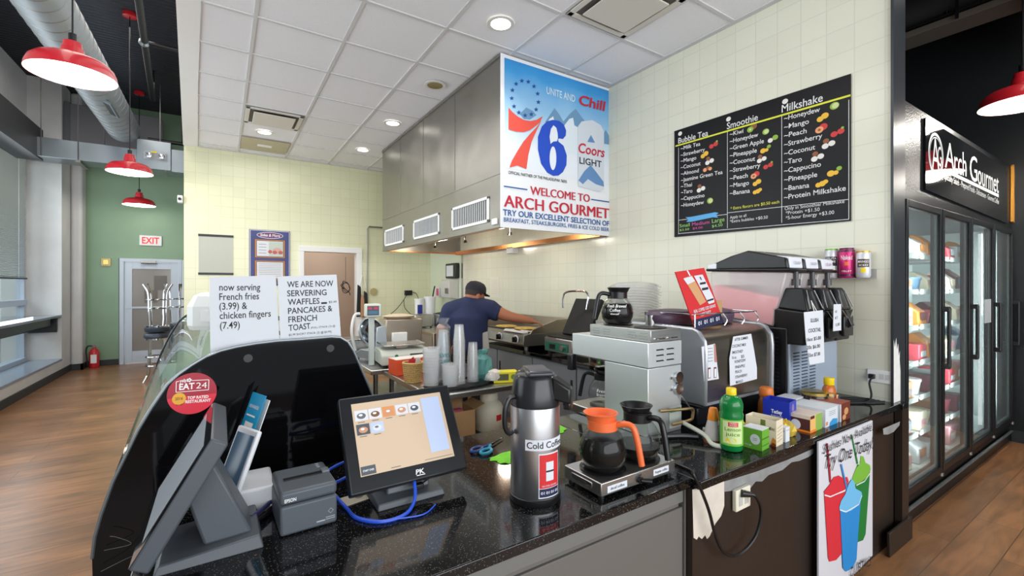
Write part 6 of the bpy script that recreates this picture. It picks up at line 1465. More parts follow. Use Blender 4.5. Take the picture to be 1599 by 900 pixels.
sg = thing('slush_price_sign', 'narrow white paper strip taped at right tap of slush machine', 'sign', fr.o)
M().poly(fr.pts([(1302, 475.5), (1313.5, 475), (1313.5, 516), (1301, 517.5)]), -.002, .002).obj('sheet', PAPER, sg, sm=0)
M().text('US', px(1304, 489), q=px(1306.5, 488.5), cap=.016, y=-.003).text('KT', px(1304, 499), q=px(1308, 498), cap=.016, y=-.003).text('5.00', px(1304.5, 510), q=px(1311, 508.5), cap=.018, y=-.003).obj('lettering', INK, sg, sm=0)

# ---- bottles and tea boxes
t = thing('lemon_juice_bottle', 'green lemon juice bottle with yellow cap at the counter edge', 'bottle', (1.985, 1.19, CT), 0)
gb = mat('green_bottle', (22, 130, 62), .12, trans=.25)
M().lathe([(0, .004), (.03, 0), (.046, .004), (.05, .014), (.05, .15), (.052, .165), (.047, .178), (.05, .195), (.05, .215), (.042, .238), (.025, .252), (.017, .256), (.017, .27)], n=40).obj('body', gb, t)
M().lathe([(.021, .253), (.022, .256), (.022, .282), (.02, .285), (0, .285)], n=30).obj('cap', YELLOW, t)
w_ = lambda e: (lambda u, v: ((.0505+e)*math.sin(u/.05-.88), -(.0505+e)*math.cos(u/.05-.88), v))
m = M()
def wq(m, u0, u1, v0, v1, e):
    f = w_(e); n = 12; m.add([f(u0+(u1-u0)*i/n, v) for i in range(n+1) for v in (v0, v1)], [(2*i, 2*i+2, 2*i+3, 2*i+1) for i in range(n)])
m.m(0); wq(m, -.062, .062, .03, .148, .0002); m.m(1); wq(m, -.045, .045, .04, .142, .0006); m.m(2); wq(m, -.02, .022, .118, .138, .001)
m.m(3).text('Lemon', (-.035, .098), .07, .016, fmap=w_(.0012), weight=.01).text('juice', (-.03, .076), .06, .016, fmap=w_(.0012), weight=.01)
m.m(4).add([w_(.0012)(-.008+.022*math.cos(a), .055+.013*math.sin(a)) for a in [i*PI/10 for i in range(20)]], [tuple(range(20))])
m.m(5).text('FRESH', (-.014, .13), .03, .006, fmap=w_(.0015)).text('FROZEN', (-.014, .121), .03, .006, fmap=w_(.0015))
m.obj('label_sheet', [mat('label_lime', (120, 186, 70), .4), mat('label_pale_green', (206, 222, 160), .4), REDP, mat('label_dark_green', (90, 150, 40), .4), YELLOW, WHITE], t, sm=0)
t = thing('syrup_bottle', 'clear squeeze bottle with orange cap behind the lemon juice', 'bottle', (2.0, 1.29, CT))
M().lathe([(0, 0), (.040, 0), (.042, .01), (.036, .07), (.024, .115)], n=32).obj('body', mat('frosted_label', (186, 180, 176), .35), t)
M().lathe([(.043, .001), (.044, .012), (.041, .02)], n=32).obj('syrup', mat('brown_syrup', (130, 70, 40), .3), t)
M().lathe([(.026, .11), (.027, .114), (.02, .16), (.016, .168), (0, .17)], n=28).obj('cap', mat('orange_cap', (236, 140, 40), .35), t)
m = M()
for k in range(6): m.box(-.012, .014, -.039+.0015*k, -.037+.0015*k, .04+k*.009, .043+k*.009)
m.obj('print', INK, t)
t = thing('syrup_bottle', 'squeeze bottle with orange cap behind the dark blue tea box', 'bottle', (2.62, 1.36, CT))
M().lathe([(0, 0), (.045, 0), (.047, .01), (.042, .09), (.03, .13)], n=32).obj('body', mat('amber_bottle', (150, 90, 40), .25), t)
M().lathe([(.036, .125), (.038, .13), (.036, .17), (.03, .178), (0, .18)], n=12).obj('cap', mat('orange_brown_cap', (206, 112, 40), .4), t)

def tea(name, label, loc, rz, L, Wd_, h, mats, art, open_top=True, topm=None):
    """corner nearest the camera at the origin: short face (+x, facing -y) and long face (+y, facing -x)"""
    t = thing(name, label, 'box', loc, rz)
    e = .0012
    m = M().m(0)
    m.box(0, Wd_, 0, e, 0, h).box(0, Wd_, L-e, L, 0, h).box(0, e, 0, L, 0, h).box(Wd_-e, Wd_, 0, L, 0, h).box(0, Wd_, 0, L, 0, e)
    m.obj('carton', mats[:1], t, sm=0)
    if open_top: M().box(.006, Wd_-.006, .006, L-.006, .01, h*.82).obj('tea_bags', mat('tea_bag_paper', (190, 190, 184), .8, noise=.3, nscale=60), t)
    else: M().box(-.0005, Wd_+.0005, -.0005, L+.0005, h-.001, h+.001).obj('lid_flap', topm or mats[0], t, sm=0)
    ms = M(); ms.T = Matrix.Rotation(-PI/2, 4, 'Z')           # left face: u runs toward the camera (u 0 = far)
    mf = M()
    art(mf, ms, L, Wd_, h); 
    if ms.f: 
        ms.T = None
    # merge
    n0 = len(mf.v); mf.v += ms.v; mf.f += [tuple(i+n0 for i in f) for f in ms.f]; mf.mi += ms.mi
    if mf.f: mf.obj('print', mats, t, sm=0)
    return t
# in ms coordinates: (u, y, v) -> world x = y, y = -u ; the left face spans u in [-L, 0], facing -x with y = -eps
def art_green(f, s, L, W, h):
    f.m(2).rect(.002, W-.002, .02, .024, -.0005).rect(.002, W-.002, .05, .056, -.0005)
    s.m(1).disc(-L*.35, h*.5, .022, .024, -.0006).m(1).text('mint tea', (-L*.9, .014), .03, .008, -.0006, weight=.01)
    s.m(2).rect(-L*.45, -L*.25, h*.45, h*.47, -.001).rect(-L*.45, -L*.25, h*.53, h*.55, -.001)
tea('tea_box', 'green tea box with white oval, nearest the lemon juice', (2.075, 1.097, CT), 0.10, .085, .078, .095, [mat('tea_green', (104, 168, 52), .45), PAPER, mat('tea_dark_green', (60, 120, 40), .45)], art_green, False, PAPER)
def art_mint(f, s, L, W, h):
    f.m(1)
    for k in range(5): f.line((.012, .02+k*.016), (W-.012, .028+k*.016), .0018, -.0006)
    s.m(2).rect(-L*.5, -L*.34, h*.72, h*.95, -.0006).m(1).text('Mint', (-L*.27, h*.6), L*.22, .016, -.0006, weight=.01, shear=.2).m(3).poly([(-L*.2, 0), (0, 0), (0, h*.25), (-L*.1, h*.34)], -.0006).m(4).poly([(-L*.2, 0), (0, 0), (0, h*.1), (-L*.1, h*.14)], -.0009)
tea('tea_box', 'tall cream mint tea box with brown print behind the green box', (2.187, 1.090, CT), .08, .14, .076, .122, [mat('tea_cream', (226, 214, 188), .5), mat('tea_brown', (94, 76, 60), .5), mat('tea_leaf', (104, 120, 50), .5), mat('tea_orange', (206, 136, 50), .5), mat('tea_dark', (120, 60, 30), .5)], art_mint)
def art_white(f, s, L, W, h): s.m(1).rect(-L+.004, -.004, h*.75, h*.8, -.0006); f.m(1).rect(.005, W-.005, h*.8, h*.83, -.0006)
tea('tea_box', 'little white carton standing next to the yellow foil pouch', (2.285, 1.096, CT), .05, .055, .046, .07, [PAPER, GREYINK], art_white, False)
def art_blue(f, s, L, W, h):
    s.m(1).text('Tetley', (-L*.68, h*.5), L*.42, .020, -.0006, weight=.03).text('BRITISH BLEND', (-L*.68, h*.40), L*.42, .005, -.0006)
    for k in range(3): s.rect(-L*.66, -L*.30, h*(.30-.06*k), h*(.31-.06*k), -.0006)
    f.m(2).poly([(.01, 0), (W*.55, 0), (W*.65, h*.3), (W*.4, h*.5), (.02, h*.25)], -.0006).m(3).poly([(W*.3, h*.25), (W*.5, h*.3), (W*.4, h*.5)], -.001).m(2).disc(W*.5, h*.75, .018, .022, -.0006)
tea('tea_box', 'dark blue opened tea box with white lettering', (2.51, 1.184, CT), .12, .13, .10, .142, [mat('tea_blue', (30, 50, 170), .4), WHITE, mat('tea_blue_light', (120, 110, 160), .45), mat('tea_orange_cup', (230, 150, 90), .45)], art_blue)
m = M(); random.seed(11); n = 12; vs = []
for i, (r, z) in enumerate(((.01, .0), (.05, .006), (.055, .03), (.045, .055), (.02, .075), (.002, .082))):
    for k in range(n): q = r*random.uniform(.7, 1.25); vs.append((1.1*q*math.cos(2*PI*k/n), .7*q*math.sin(2*PI*k/n), max(0, z+random.uniform(-.006, .006))))
m.add(vs, [(i*n+k, i*n+(k+1) % n, (i+1)*n+(k+1) % n, (i+1)*n+k) for i in range(5) for k in range(n)])
o = m.obj('foil_pouch', mat('gold_foil', (206, 176, 70), .3, .5), loc=(2.40, 1.15, CT), sm=0); tag(o, 'crumpled gold foil pouch between white carton and tea boxes', 'pouch')
o = m.obj('foil_pouch', mat('yellow_foil', (196, 164, 60), .35, .4), loc=(2.12, 1.24, CT+.03), sm=0); tag(o, 'yellow foil wrapper sticking up behind the green tea box', 'pouch')
def art_brown(f, s, L, W, h):
    f.m(1).rect(0, W*.45, 0, h, -.0006).m(2).rect(W*.45, W, 0, h, -.0006).m(5).rect(0, W*.5, 0, h*.14, -.0009).m(3).rect(.004, W*.35, h*.82, h, -.0009)
    s.m(3).rect(-L, 0, 0, h*.8, -.0006).m(4).disc(-L*.42, h*.38, .024, .026, -.0009).m(5).rect(-L, 0, 0, h*.12, -.0008)
tea('tea_box', 'brown, orange and green tea box with white round emblem', (2.535, 1.096, CT), .04, .16, .148, .085, [mat('tea_pinkcream', (216, 200, 186), .5), mat('tea_apricot', (232, 180, 110), .5), mat('tea_soft_green', (140, 176, 80), .5), mat('tea_maroon', (80, 40, 40), .5), PAPER, mat('tea_bright_orange', (232, 130, 40), .5)], art_brown, False)
def art_wb(f, s, L, W, h):
    f.m(1).poly([(W*.3, 0), (W*.95, 0), (W*.95, h*.28), (W*.6, h*.36), (W*.35, h*.2)], -.0006).m(2).rect(W*.05, W*.2, h*.1, h*.3, -.0006)
    for k in range(3): f.m(3).rect(W*.3, W*.8, h*(.6+.1*k), h*(.62+.1*k), -.0006)
tea('tea_box', 'white tea box with blue splash on its front', (2.70, 1.094, CT), .03, .17, .165, .095, [mat('tea_whiteblue', (214, 220, 226), .45), mat('tea_sky', (60, 150, 206), .45), mat('tea_coral', (220, 130, 90), .5), GREYINK], art_wb, False)
def art_br(f, s, L, W, h):
    f.m(1).rect(.0, W, 0, h, -.0006).m(2).disc(W*.6, h*.5, .03, .02, -.0009).disc(W*.4, h*.2, .025, .015, -.0009).m(3).rect(.0, .012, 0, h, -.001)
    s.m(3).rect(-L, 0, 0, h, -.0006)
tea('tea_box', 'brown and white tea box at the right end of the row', (2.885, 1.096, CT), .03, .15, .14, .098, [mat('tea_redbrown', (150, 80, 64), .5), mat('tea_chestnut', (110, 50, 36), .5), mat('tea_amber', (206, 150, 100), .5), PAPER], art_br, False)
def art_flat(f, s, L, W, h): s.m(1).rect(-L*.8, -L*.5, h*.4, h*.7, -.0006)
tea('tea_box', 'long low white carton lying behind the brown tea box', (2.68, 1.28, CT), .05, .10, .24, .098, [PAPER, GREYINK], art_flat, False)
t = thing('spread_jar', 'dark jar with gold lid beside the honey bottle', 'jar', (2.96, 1.255, CT))
M().lathe([(0, 0), (.062, 0), (.066, .01), (.066, .10), (.06, .115)], n=36).obj('glass', mat('dark_spread', (42, 34, 32), .15), t)
M().lathe([(.064, .112), (.07, .114), (.07, .13), (.062, .134), (0, .134)], n=36).obj('lid', GOLD, t)
M().poly([(-.03, .03), (.03, .03), (.03, .08), (-.03, .08)], -.067).obj('label_sheet', CREAM, t)
t = thing('spread_jar', 'second gold-lidded jar, lower and in front of the taller jar', 'jar', (3.0, 1.225, CT))
M().lathe([(0, 0), (.03, 0), (.032, .01), (.032, .10)], (.06, 0, 0), n=30).obj('glass', mat('tan_spread', (190, 160, 110), .3), t)
M().lathe([(.033, .098), (.036, .1), (.036, .115), (0, .118)], (.06, 0, 0), n=30).obj('lid', mat('pale_gold', (206, 186, 130), .3, .8), t)
t = thing('honey_bottle', 'amber honey bottle with yellow cap at the end of tea row', 'bottle', (3.11, 1.24, CT))
M().lathe([(0, 0), (.05, 0), (.055, .012), (.052, .06), (.044, .10), (.042, .13), (.032, .15), (.022, .158)], n=36, sy=.8).obj('body', mat('honey_amber', (190, 104, 44), .2), t)
M().lathe([(.026, .155), (.028, .158), (.028, .195), (.025, .198), (0, .198)], n=28).obj('cap', YELLOW, t)
M().m(0).disc(-.008, .075, .03, .03, -.047).m(1).disc(.012, .085, .012, .014, -.049).m(2).rect(-.035, -.02, .05, .1, -.048).obj('label_sheet', [mat('honey_label', (226, 180, 110), .5), mat('honey_blue', (60, 60, 110), .5), REDP], t)

# ================================================================ COOLER
t = thing('glass_door_cooler', 'long black four-door glass cooler with lit shelves', 'cooler', (3.85, 1.10, 0))
CW = 3.13; FH = 2.30
cb = mat('cooler_black', (22, 24, 26), .35)
M().box(-.005, CW, 0.01, .9, 0, .10).box(0, CW, .03, .9, .1, .20).obj('plinth', cb, t, bevel=.003)
M().box(0, CW, .82, .9, .2, FH).box(-.004, .0, .02, .9, .2, FH).box(CW, CW+.04, 0.0, .9, .2, FH).obj('cabinet_shell', cb, t, sm=0)
ic = mat('cooler_interior', (186, 196, 196), .4)
M().box(0, CW, .80, .815, .2, FH-.06).box(0, CW, .1, .8, .2, .215).box(0.001, .012, .1, .8, .2, FH-.06).box(CW-.012, CW-.001, .1, .8, .2, FH-.06).obj('liner', ic, t, sm=0)
M().box(-.004, CW, .0, .9, FH-.06, FH).obj('header', cb, t, sm=0)
M().box(0, CW, -.02, .0, .115, .125).obj('kick_trim', mat('trim_grey_line', (90, 94, 94), .4), t)
DW = CW/4
for i in range(4):
    x0 = i*DW+.012; x1 = (i+1)*DW-.012
    d = M().box(x0, x0+.04, -.02, .025, .22, FH-.065).box(x1-.04, x1, -.02, .025, .22, FH-.065).box(x0+.04, x1-.04, -.02, .025, .22, .27).box(x0+.04, x1-.04, -.02, .025, FH-.115, FH-.065).obj('door', cb, t, bevel=.004)
    M().box(x0+.04, x1-.04, -.004, .0, .27, FH-.115).obj('glass_pane', glass_mat('cooler_glass', (240, 245, 244), .05), d, sm=0)
    m = M()
    for q in ((x0+.04, x0+.06, .27, FH-.115), (x1-.065, x1-.04, .27, FH-.115)): m.box(q[0], q[1], .004, .012, q[2], q[3])
    m.box(x0+.04, x1-.04, .004, .012, .27, .29).obj('gasket', mat('gasket_grey', (132, 142, 140), .5), d, sm=0)
    hx = x1-.012
    M().cyl((hx, -.06, 1.03), (hx, -.06, 1.48), .012).box(hx-.02, hx+.02, -.065, -.02, 1.02, 1.06).box(hx-.02, hx+.02, -.065, -.02, 1.45, 1.49).obj('handle', BLACK, d, bevel=.003)
    M().cyl((x1, -.01, .195), (x1, -.01, .22), .018).obj('hinge', STEELD, d)
    m = M()
    m.box(i*DW-.015 if i else .0, i*DW+.015, .03, .05, .2, FH-.06)
    m.obj('mullion', cb, t, sm=0)
    if i == 2: M().box((i+1)*DW-.035, (i+1)*DW-.015, .06, .085, .3, FH-.15).obj('light_tube', mat('cooler_tube', (240, 248, 250), .5, emit=1.6), t, sm=0)
    m = M()
    if i < 3:
        for z in (.48, .76, 1.04, 1.32, 1.60, 1.88): m.box(i*DW+.02, (i+1)*DW-.04, .12, .78, z-.012, z).box(i*DW+.02, (i+1)*DW-.04, .115, .12, z-.02, z+.02)
    else:
        for z in (.42, .50): m.box(i*DW+.05, (i+1)*DW-.05, .3, .315, z-.01, z)
    m.obj('shelf', ic, t, sm=0)
for i in range(5):
    lt = bpy.data.lights.new('cooler_light', 'AREA'); lt.shape = 'RECTANGLE'; lt.size = .06; lt.size_y = 1.8; lt.energy = 15; lt.color = (.95, 1, 1)
    lo = bpy.data.objects.new('cooler_light', lt); COL.objects.link(lo); lo.parent = t; lo.location = (min(max(i*DW, .08), CW-.08), .06, 1.25); lo.rotation_euler = (PI/2, 0, 0)
M().box(2*DW+.50, 2*DW+.78, -.006, -.005, 1.30, 1.52).obj('door_notice', mat('notice_grey', (190, 194, 194), .5), t, sm=0)
# stock on the shelves of the two nearer doors
random.seed(21)
PAL = [(226, 222, 214), (206, 70, 84), (232, 150, 60), (236, 226, 200), (190, 200, 206), (110, 50, 60), (220, 160, 170), (186, 130, 90), (96, 130, 160), (240, 240, 240)]
pm_ = [mat('package_%s' % n, c, .4) for n, c in zip(('ivory', 'red', 'orange', 'cream', 'silver', 'plum', 'pink', 'brown', 'blue', 'white'), PAL)]
cn = ['ivory', 'red', 'orange', 'cream', 'silver', 'plum', 'pink', 'brown', 'blue', 'white']
proto = {}
def package(ci, kind, x, y, z, wd, dp_, h, label):
    if kind == 'bag':
        m = M().prism([(0, 0), (dp_, 0), (dp_*.95, h*.6), (dp_*.55, h), (dp_*.45, h), (dp_*.05, h*.6)], 'X', -wd/2, wd/2); nm = 'frozen_bag'
    elif kind == 'tub':
        m = M().lathe([(0, 0), (wd*.42, 0), (wd*.5, h*.85), (wd*.53, h*.86), (wd*.53, h), (0, h)], (0, dp_/2, 0), n=20); nm = 'food_tub'
    else:
        m = M().box(-wd/2, wd/2, 0, dp_, 0, h); nm = 'frozen_carton'
    c2 = (ci+3) % 10
    m.m(1)
    if kind != 'tub': m.poly([(-wd*.35, h*.25), (wd*.35, h*.25), (wd*.35, h*.6), (-wd*.35, h*.6)], -.002)
    o = m.obj(nm, [pm_[ci], pm_[c2]], loc=(x, y, z), bevel=.008 if kind != 'tub' else 0); tag(o, label, 'food package')
sn = ['bottom', 'second lowest', 'third lowest', 'third from top', 'second from top', 'top', 'uppermost']
shz = [.217, .481, .761, 1.041, 1.321, 1.601, 1.881]
sch = [[2, 2, 3], [1, 1, 5], [7, 3, 2], [9, 0, 4], [0, 9, 3], [6, 1, 9], [7, 0, 8], [4, 8, 4]]
pos = ['left', 'middle', 'right']
knd = ['bag', 'bag', 'carton', 'tub', 'carton', 'bag', 'tub']
for dn in range(3):
    for si, z in enumerate(shz):
        for k in range(3):
            ci = (sch[si % 8][k]+dn*2) % 10; kd = knd[(si+dn+(k == 1)) % 7]
            h = {'bag': .19, 'carton': .15, 'tub': .13}[kd]*random.uniform(.85, 1.1)
            package(ci, kd, 3.85+dn*DW+.14+k*.225, 1.10+.13, z, .185, .22, h, '%s %s on %s shelf, %s spot, behind the %s cooler door' % (cn[ci], {'bag': 'frozen bag', 'carton': 'carton', 'tub': 'lidded tub'}[kd], ['bottom', 'second', 'third', 'fourth', 'fifth', 'sixth', 'topmost'][si], pos[k], ['nearest', 'second', 'third'][dn]))

# shop sign above the cooler
fr = Frame((4.33, 1.085, 2.33), 0); px = fr.px
t = thing('shop_sign', 'glossy black shop sign with white lettering above the cooler', 'sign', fr.o)
M().poly(fr.pts([(1446, 184), (1573, 263), (1573, 349), (1446, 296)]), 0, .012).obj('panel', mat('sign_black', (14, 15, 17), .05, spec=.35), t, sm=0)
q = lambda x, y: px(1420+x/6.43, 180+y/6.43)
m = M()
c = q(270, 400); ru = (q(345, 420)[0]-q(195, 380)[0])/2; rv = (q(255, 178)[1]-q(275, 625)[1])/2
m.ring(c[0], c[1], ru, rv, .02, -.001, 48).ring(c[0], c[1], ru-.03, rv-.03, .006, -.001, 48)
m.text('A', q(228, 552), q=q(305, 575), cap=.25, y=-.001).text('G', q(285, 500), q=q(325, 520), cap=.15, y=-.001)
m.text('A', q(358, 520), q=q(455, 575), cap=.215, y=-.001).text('rch', q(455, 575), q=q(575, 618), cap=.20, y=-.001)
m.text('G', q(612, 655), q=q(685, 672), cap=.22, y=-.001).text('ourmet', q(690, 690), q=q(898, 785), cap=.19, y=-.001)
m.line(q(355, 548), q(898, 805), .02, -.001).line(q(355, 565), q(898, 822), .008, -.001)
m.text('Specialty Salads - Prepared Foods - Delicatessen - Gourmet Coffee', q(352, 640), q=q(900, 895), cap=.05, y=-.001, shear=.1)
m.obj('lettering', mat('sign_lettering', (206, 208, 206), .4), t, sm=0)
# duct above the shop on the right
t = thing('shop_duct', 'dark grey round duct under the black ceiling at upper right', 'duct', (5.75, 0, 4.35))
M().cyl((0, -2.5, 0), (0, 3.98, 0), .20, n=32).obj('pipe', mat('dark_grey_duct', (96, 98, 102), .3, .7), t)
M().box(-.17, .12, -2.5, 3.98, -.30, -.24).obj('tray', mat('taupe_tray', (96, 90, 82), .5), t, bevel=.004)
m = M()
for y in (.2, 1.2, 2.4): m.box(-.21, -.2, y-.012, y+.012, -.3, .2)
m.obj('strap', BLACK, t)
M().cyl((-.2, 1.05, .9), (-.1, 1.3, -.2), .02).cyl((-.18, -2, -.22), (-.18, 3.9, -.22), .012).obj('strut', BLACK, t)
# ================================================================ THE COOK
def skinmesh(nodes, edges, root, sub=2):
    """nodes: name -> (pos, radius)"""
    names = list(nodes); idx = {n: i for i, n in enumerate(names)}
    me = bpy.data.meshes.new('sk'); me.from_pydata([tuple(nodes[n][0]) for n in names], [(idx[a], idx[b]) for a, b in edges], [])
    o = bpy.data.objects.new('sk', me); COL.objects.link(o)
    md = o.modifiers.new('skin', 'SKIN'); md.use_smooth_shade = True
    sv = me.skin_vertices[0].data
    for n in names:
        r = nodes[n][1]; sv[idx[n]].radius = r if isinstance(r, tuple) else (r, r); sv[idx[n]].use_root = (n == root)
    ss = o.modifiers.new('sub', 'SUBSURF'); ss.levels = sub; ss.render_levels = sub
    bpy.context.view_layer.update()
    m2 = bpy.data.meshes.new_from_object(o.evaluated_get(bpy.context.evaluated_depsgraph_get()))
    bpy.data.objects.remove(o)
    vs = [v.co.copy() for v in m2.vertices]; fs = [tuple(p.vertices) for p in m2.polygons]
    bpy.data.meshes.remove(m2); return vs, fs
# facing direction of body (away from the camera) and its right hand side
FWD = Vector((SN, CS, 0)); RGT = Vector((CS, -SN, 0))
def W(x, y, d): return dep(x, y, d)
DEP = 5.15
pelvis = W(733, 540, DEP+.0)
man = thing('person', 'man in dark cap and navy t-shirt leaning over the griddle', 'person', (pelvis.x, pelvis.y, 0))
O = Vector((pelvis.x, pelvis.y, 0))
N_ = {}
def nd(n, p, r): N_[n] = (p-O, r)
nd('pelvis', pelvis, (.17, .14)); nd('waist', W(731, 522, DEP), (.185, .14)); nd('chest', W(731, 497, DEP-.02), (.20, .14)); nd('upper', W(735, 480, DEP), (.16, .11))
nd('neck', W(743, 469, DEP+.02), .062); nd('skull0', W(742, 463, DEP+.02), .07)
nd('shl', W(704, 486, DEP), .085); nd('ell', W(690, 518, DEP-.06), .058); nd('wrl', W(688, 549, DEP+.06), .038); nd('hdl', W(689, 558, DEP+.10), .03)
nd('shr', W(768, 483, DEP), .085); nd('elr', W(794, 494, DEP-.02), .062); nd('wrr', W(824, 500, DEP-.02), .042); nd('hdr', W(832, 502, DEP-.02), .034)
hipl = pelvis-RGT*.10-Vector((0, 0, .06)); hipr = pelvis+RGT*.10-Vector((0, 0, .06))
nd('hipl', hipl, .115); nd('hipr', hipr, .115)
for s_, h in (('l', hipl), ('r', hipr)):
    k = Vector((h.x, h.y, .50))+FWD*.05; a = Vector((h.x, h.y, .09))
    nd('kn'+s_, k, .075); nd('an'+s_, a, .05); nd('to'+s_, a+FWD*.17-Vector((0, 0, .05)), .04)
b = M()
def limb(names, k=6):
    ps = smooth_pts([N_[n][0] for n in names], k); rs = []
    rr = [N_[n][1] if not isinstance(N_[n][1], tuple) else N_[n][1][1] for n in names]
    for i in range(len(names)-1):
        for q in range(k): rs.append(rr[i]+(rr[i+1]-rr[i])*q/k)
    rs.append(rr[-1]); b.tube(ps, rs, n=16)
    b.ell(ps[0], (rs[0],)*3, 14).ell(ps[-1], (rs[-1],)*3, 14)
TR = Matrix((RGT, FWD, Vector((0, 0, 1)))).transposed()
for n, (p, r) in N_.items():
    if isinstance(r, tuple): b.ell(p, (r[0], r[1], .13), 20, TR)
limb(['upper', 'neck', 'skull0']); limb(['shl', 'ell', 'wrl', 'hdl']); limb(['shr', 'elr', 'wrr', 'hdr'])
limb(['upper', 'shl']); limb(['upper', 'shr'])
for s_ in 'lr': limb(['hip'+s_, 'kn'+s_, 'an'+s_]); limb(['an'+s_, 'to'+s_])
# hands: palm, four unequal bent fingers and a thumb
def hand(wr, pal, down, side):
    d = (pal-wr).normalized(); s = side-d*side.dot(d); s.normalize(); n = d.cross(s); n.normalize()
    if n.dot(down) < 0: n = -n
    b.ell(pal+d*.025, (.05, .042, .018), 14, Matrix((d, s, n)).transposed())
    for k, ln in enumerate((.080, .092, .086, .066)):
        p0 = pal+d*.055+s*(.030-.020*k); p1 = p0+d*ln*.45+n*.006; p2 = p1+d*ln*.3+n*ln*.22; p3 = p2+d*ln*.12+n*ln*.25
        b.tube([p0-d*.02, p0, p1, p2, p3], [.010, .0098, .0092, .0086, .0066], n=8)
    t0 = pal+d*.0+s*.038; b.tube([t0-s*.02, t0, t0+s*.028+d*.03+n*.008, t0+s*.03+d*.06+n*.02], [.012, .0115, .0105, .008], n=8)
hand(N_['wrr'][0], N_['hdr'][0], Vector((0, 0, -1)), FWD)
hand(N_['wrl'][0], N_['hdl'][0], Vector((0, 0, -1)), RGT)
# head turned to the right and down
hc = W(742, 460, DEP+.03)-O
fd = (RGT*.80+FWD*.55+Vector((0, 0, -.25))).normalized(); up = (Vector((0, 0, 1))+fd*.25); up = (up-fd*up.dot(fd)).normalized(); sd = fd.cross(up)
HR = Matrix((fd, sd, up)).transposed()
hp = lambda x, y, z: hc+HR @ Vector((x, y, z))
b.ell(hc, (.115, .092, .135), 24, HR).ell(hp(.035, 0, -.07), (.08, .068, .08), 20, HR)
b.ell(hp(.118, 0, -.025), (.022, .016, .026), 12, HR).ell(hp(.098, 0, -.082), (.018, .03, .010), 12, HR).ell(hp(.095, 0, -.118), (.025, .03, .02), 12, HR)
for s_ in (-1, 1): b.ell(hp(-.005, s_*.092, -.02), (.026, .012, .038), 12, HR)
b.ell(hp(.10, 0, .01), (.02, .06, .012), 12, HR)
body = b.obj('body', mat('cook_skin', (172, 108, 76), .5), man, sm=80)
rm = body.modifiers.new('remesh', 'REMESH'); rm.mode = 'VOXEL'; rm.voxel_size = .0075; rm.use_smooth_shade = True
sm_m = body.modifiers.new('smooth', 'SMOOTH'); sm_m.iterations = 4; sm_m.factor = .5
for s_ in (-1, 1): M().ell(hp(.103, s_*.034, -.012), (.011, .013, .009), 10, HR).obj('eye', mat('eye_dark', (60, 44, 38), .2), man)
# clothes
navy = mat('navy_tshirt', (36, 44, 78), .8, bump=.35, bscale=9, noise=.15, nscale=6)
S_ = {}
def sh(n, p, r): S_[n] = (p-O, r)
sh('hem', W(735, 540, DEP), (.205, .17)); sh('waist', W(732, 520, DEP), (.225, .175)); sh('chest', W(731, 497, DEP-.02), (.235, .17)); sh('upper', W(734, 480, DEP), (.185, .135)); sh('collar', W(742, 471, DEP+.01), .082)
sh('shl', W(704, 486, DEP), .11); sh('ml', W(698, 500, DEP-.02), .095); sh('el', W(693, 511, DEP-.05), .085)
sh('shr', W(766, 483, DEP), .11); sh('mr', W(774, 488, DEP), .10); sh('er', W(781, 491, DEP-.01), .09)
sb = M()
def sleeve(names, k=6):
    ps = smooth_pts([S_[n][0] for n in names], k); rr = [S_[n][1] if not isinstance(S_[n][1], tuple) else S_[n][1][1] for n in names]; rs = []
    for i in range(len(names)-1):
        for q in range(k): rs.append(rr[i]+(rr[i+1]-rr[i])*q/k)
    sb.tube(ps, rs+[rr[-1]], n=18); sb.ell(ps[0], (rs[0],)*3, 14)
for a, b_ in (('hem', 'waist'), ('waist', 'chest'), ('chest', 'upper')):
    (pa_, ra), (pb_, rb) = S_[a], S_[b_]
    for q in range(4):
        f = q/4; sb.ell(pa_.lerp(pb_, f), (ra[0]+(rb[0]-ra[0])*f, ra[1]+(rb[1]-ra[1])*f, .11), 22, TR)
sb.ell(S_['upper'][0], (S_['upper'][1][0], S_['upper'][1][1], .10), 22, TR)
sleeve(['upper', 'collar']); sleeve(['shl', 'ml', 'el']); sleeve(['shr', 'mr', 'er']); sleeve(['upper', 'shl']); sleeve(['upper', 'shr'])
o = sb.obj('tshirt', navy, man, sm=80)
rm = o.modifiers.new('remesh', 'REMESH'); rm.mode = 'VOXEL'; rm.voxel_size = .012; rm.use_smooth_shade = True
q_ = o.modifiers.new('smooth', 'SMOOTH'); q_.iterations = 8; q_.factor = .5
M().lathe([(.066, 0), (.075, -.006), (.086, .0), (.08, .014), (.07, .012)], W(742.5, 470.5, DEP+.015)-O, n=28, R=Matrix.Rotation(.25, 3, 'X')).obj('collar', mat('collar_dark', (24, 28, 48), .8), o)
T_ = {}
def tr(n, p, r): T_[n] = (p-O, r)
tr('waist', W(733, 533, DEP), (.195, .155)); tr('pelvis', pelvis-Vector((0, 0, .03)), (.19, .16))
for s_, h in (('l', hipl), ('r', hipr)):
    tr('hip'+s_, h, .135); tr('kn'+s_, Vector((h.x, h.y, .50))+FWD*.05, .095); tr('an'+s_, Vector((h.x, h.y, .12)), .08)
vs, fs = skinmesh(T_, [('waist', 'pelvis'), ('pelvis', 'hipl'), ('pelvis', 'hipr'), ('hipl', 'knl'), ('knl', 'anl'), ('hipr', 'knr'), ('knr', 'anr')], 'pelvis')
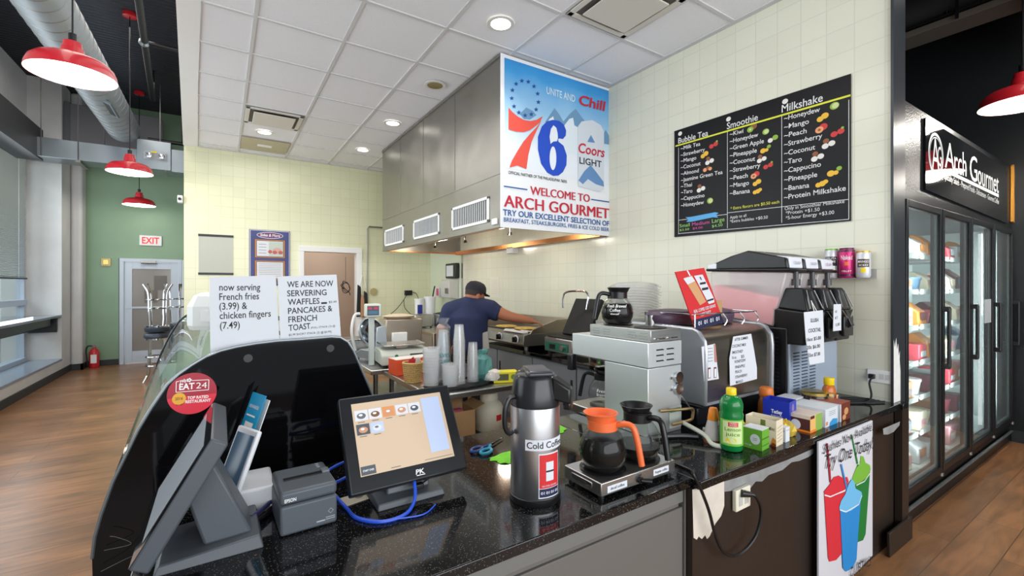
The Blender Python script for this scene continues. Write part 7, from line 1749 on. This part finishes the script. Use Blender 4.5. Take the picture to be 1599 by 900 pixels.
M().add(vs, fs).obj('trousers', mat('black_trousers', (26, 27, 32), .8), man, sm=80)
for s_, h in (('l', hipl), ('r', hipr)):
    a = Vector((h.x, h.y, 0))-O
    m = M(); R = Matrix((FWD, -RGT, Vector((0, 0, 1)))).transposed()
    m.lathe([(0, 0), (1, 0), (1.03, .03), (.95, .07), (.6, .11), (0, .12)], a+FWD*.07, n=24, R=R @ Matrix.Diagonal(Vector((.155, .06, 1)))); m.obj('shoe', BLACKM, man)
capm = mat('dark_cap', (36, 34, 42), .8)
R = HR
pr = [(1.06, .0), (1.08, .25), (1.0, .6), (.75, .9), (.35, 1.04), (0, 1.07)]
cp_ = M().lathe([(r*.108, z*.118+.03) for r, z in pr], hc, n=32, R=R @ Matrix.Diagonal(Vector((1.10, .92, 1)))).obj('cap', capm, man)
m = M(); vv = []
for i in range(13):
    a = -1.1+2.2*i/12; vv += [hp(.108*1.1*math.cos(a), .100*math.sin(a), .035), hp(.108*1.1*math.cos(a)+.075*math.cos(a*.7), .105*math.sin(a), .018), hp(.108*1.1*math.cos(a), .1*math.sin(a), .042), hp(.108*1.1*math.cos(a)+.075*math.cos(a*.7), .105*math.sin(a), .024)]
f_ = []
for i in range(12): f_ += [(4*i, 4*i+1, 4*i+5, 4*i+4), (4*i+2, 4*i+6, 4*i+7, 4*i+3), (4*i+1, 4*i+3, 4*i+7, 4*i+5)]
m.add(vv, f_).obj('peak', capm, cp_)
M().lathe([(.112, .0), (.108, -.03), (.102, -.055), (.09, -.05)], hp(-.012, 0, .03), n=28, R=R @ Matrix.Diagonal(Vector((.98, .90, 1)))).obj('hair', mat('short_dark_hair', (58, 46, 42), .8), man)
# towel hanging at his waist
o = M().hexa([(-.05, -.01, 0), (.05, -.01, .02), (.05, .01, .02), (-.05, .01, 0)], [(-.03, -.01, .2), (.03, -.01, .22), (.03, .012, .22), (-.03, .012, .2)]).obj('towel', mat('grey_towel', (170, 164, 156), .8), man, bevel=.006)
o.location = W(758, 548, DEP-.1)-O; o.rotation_euler = (0, 0, -YAW)
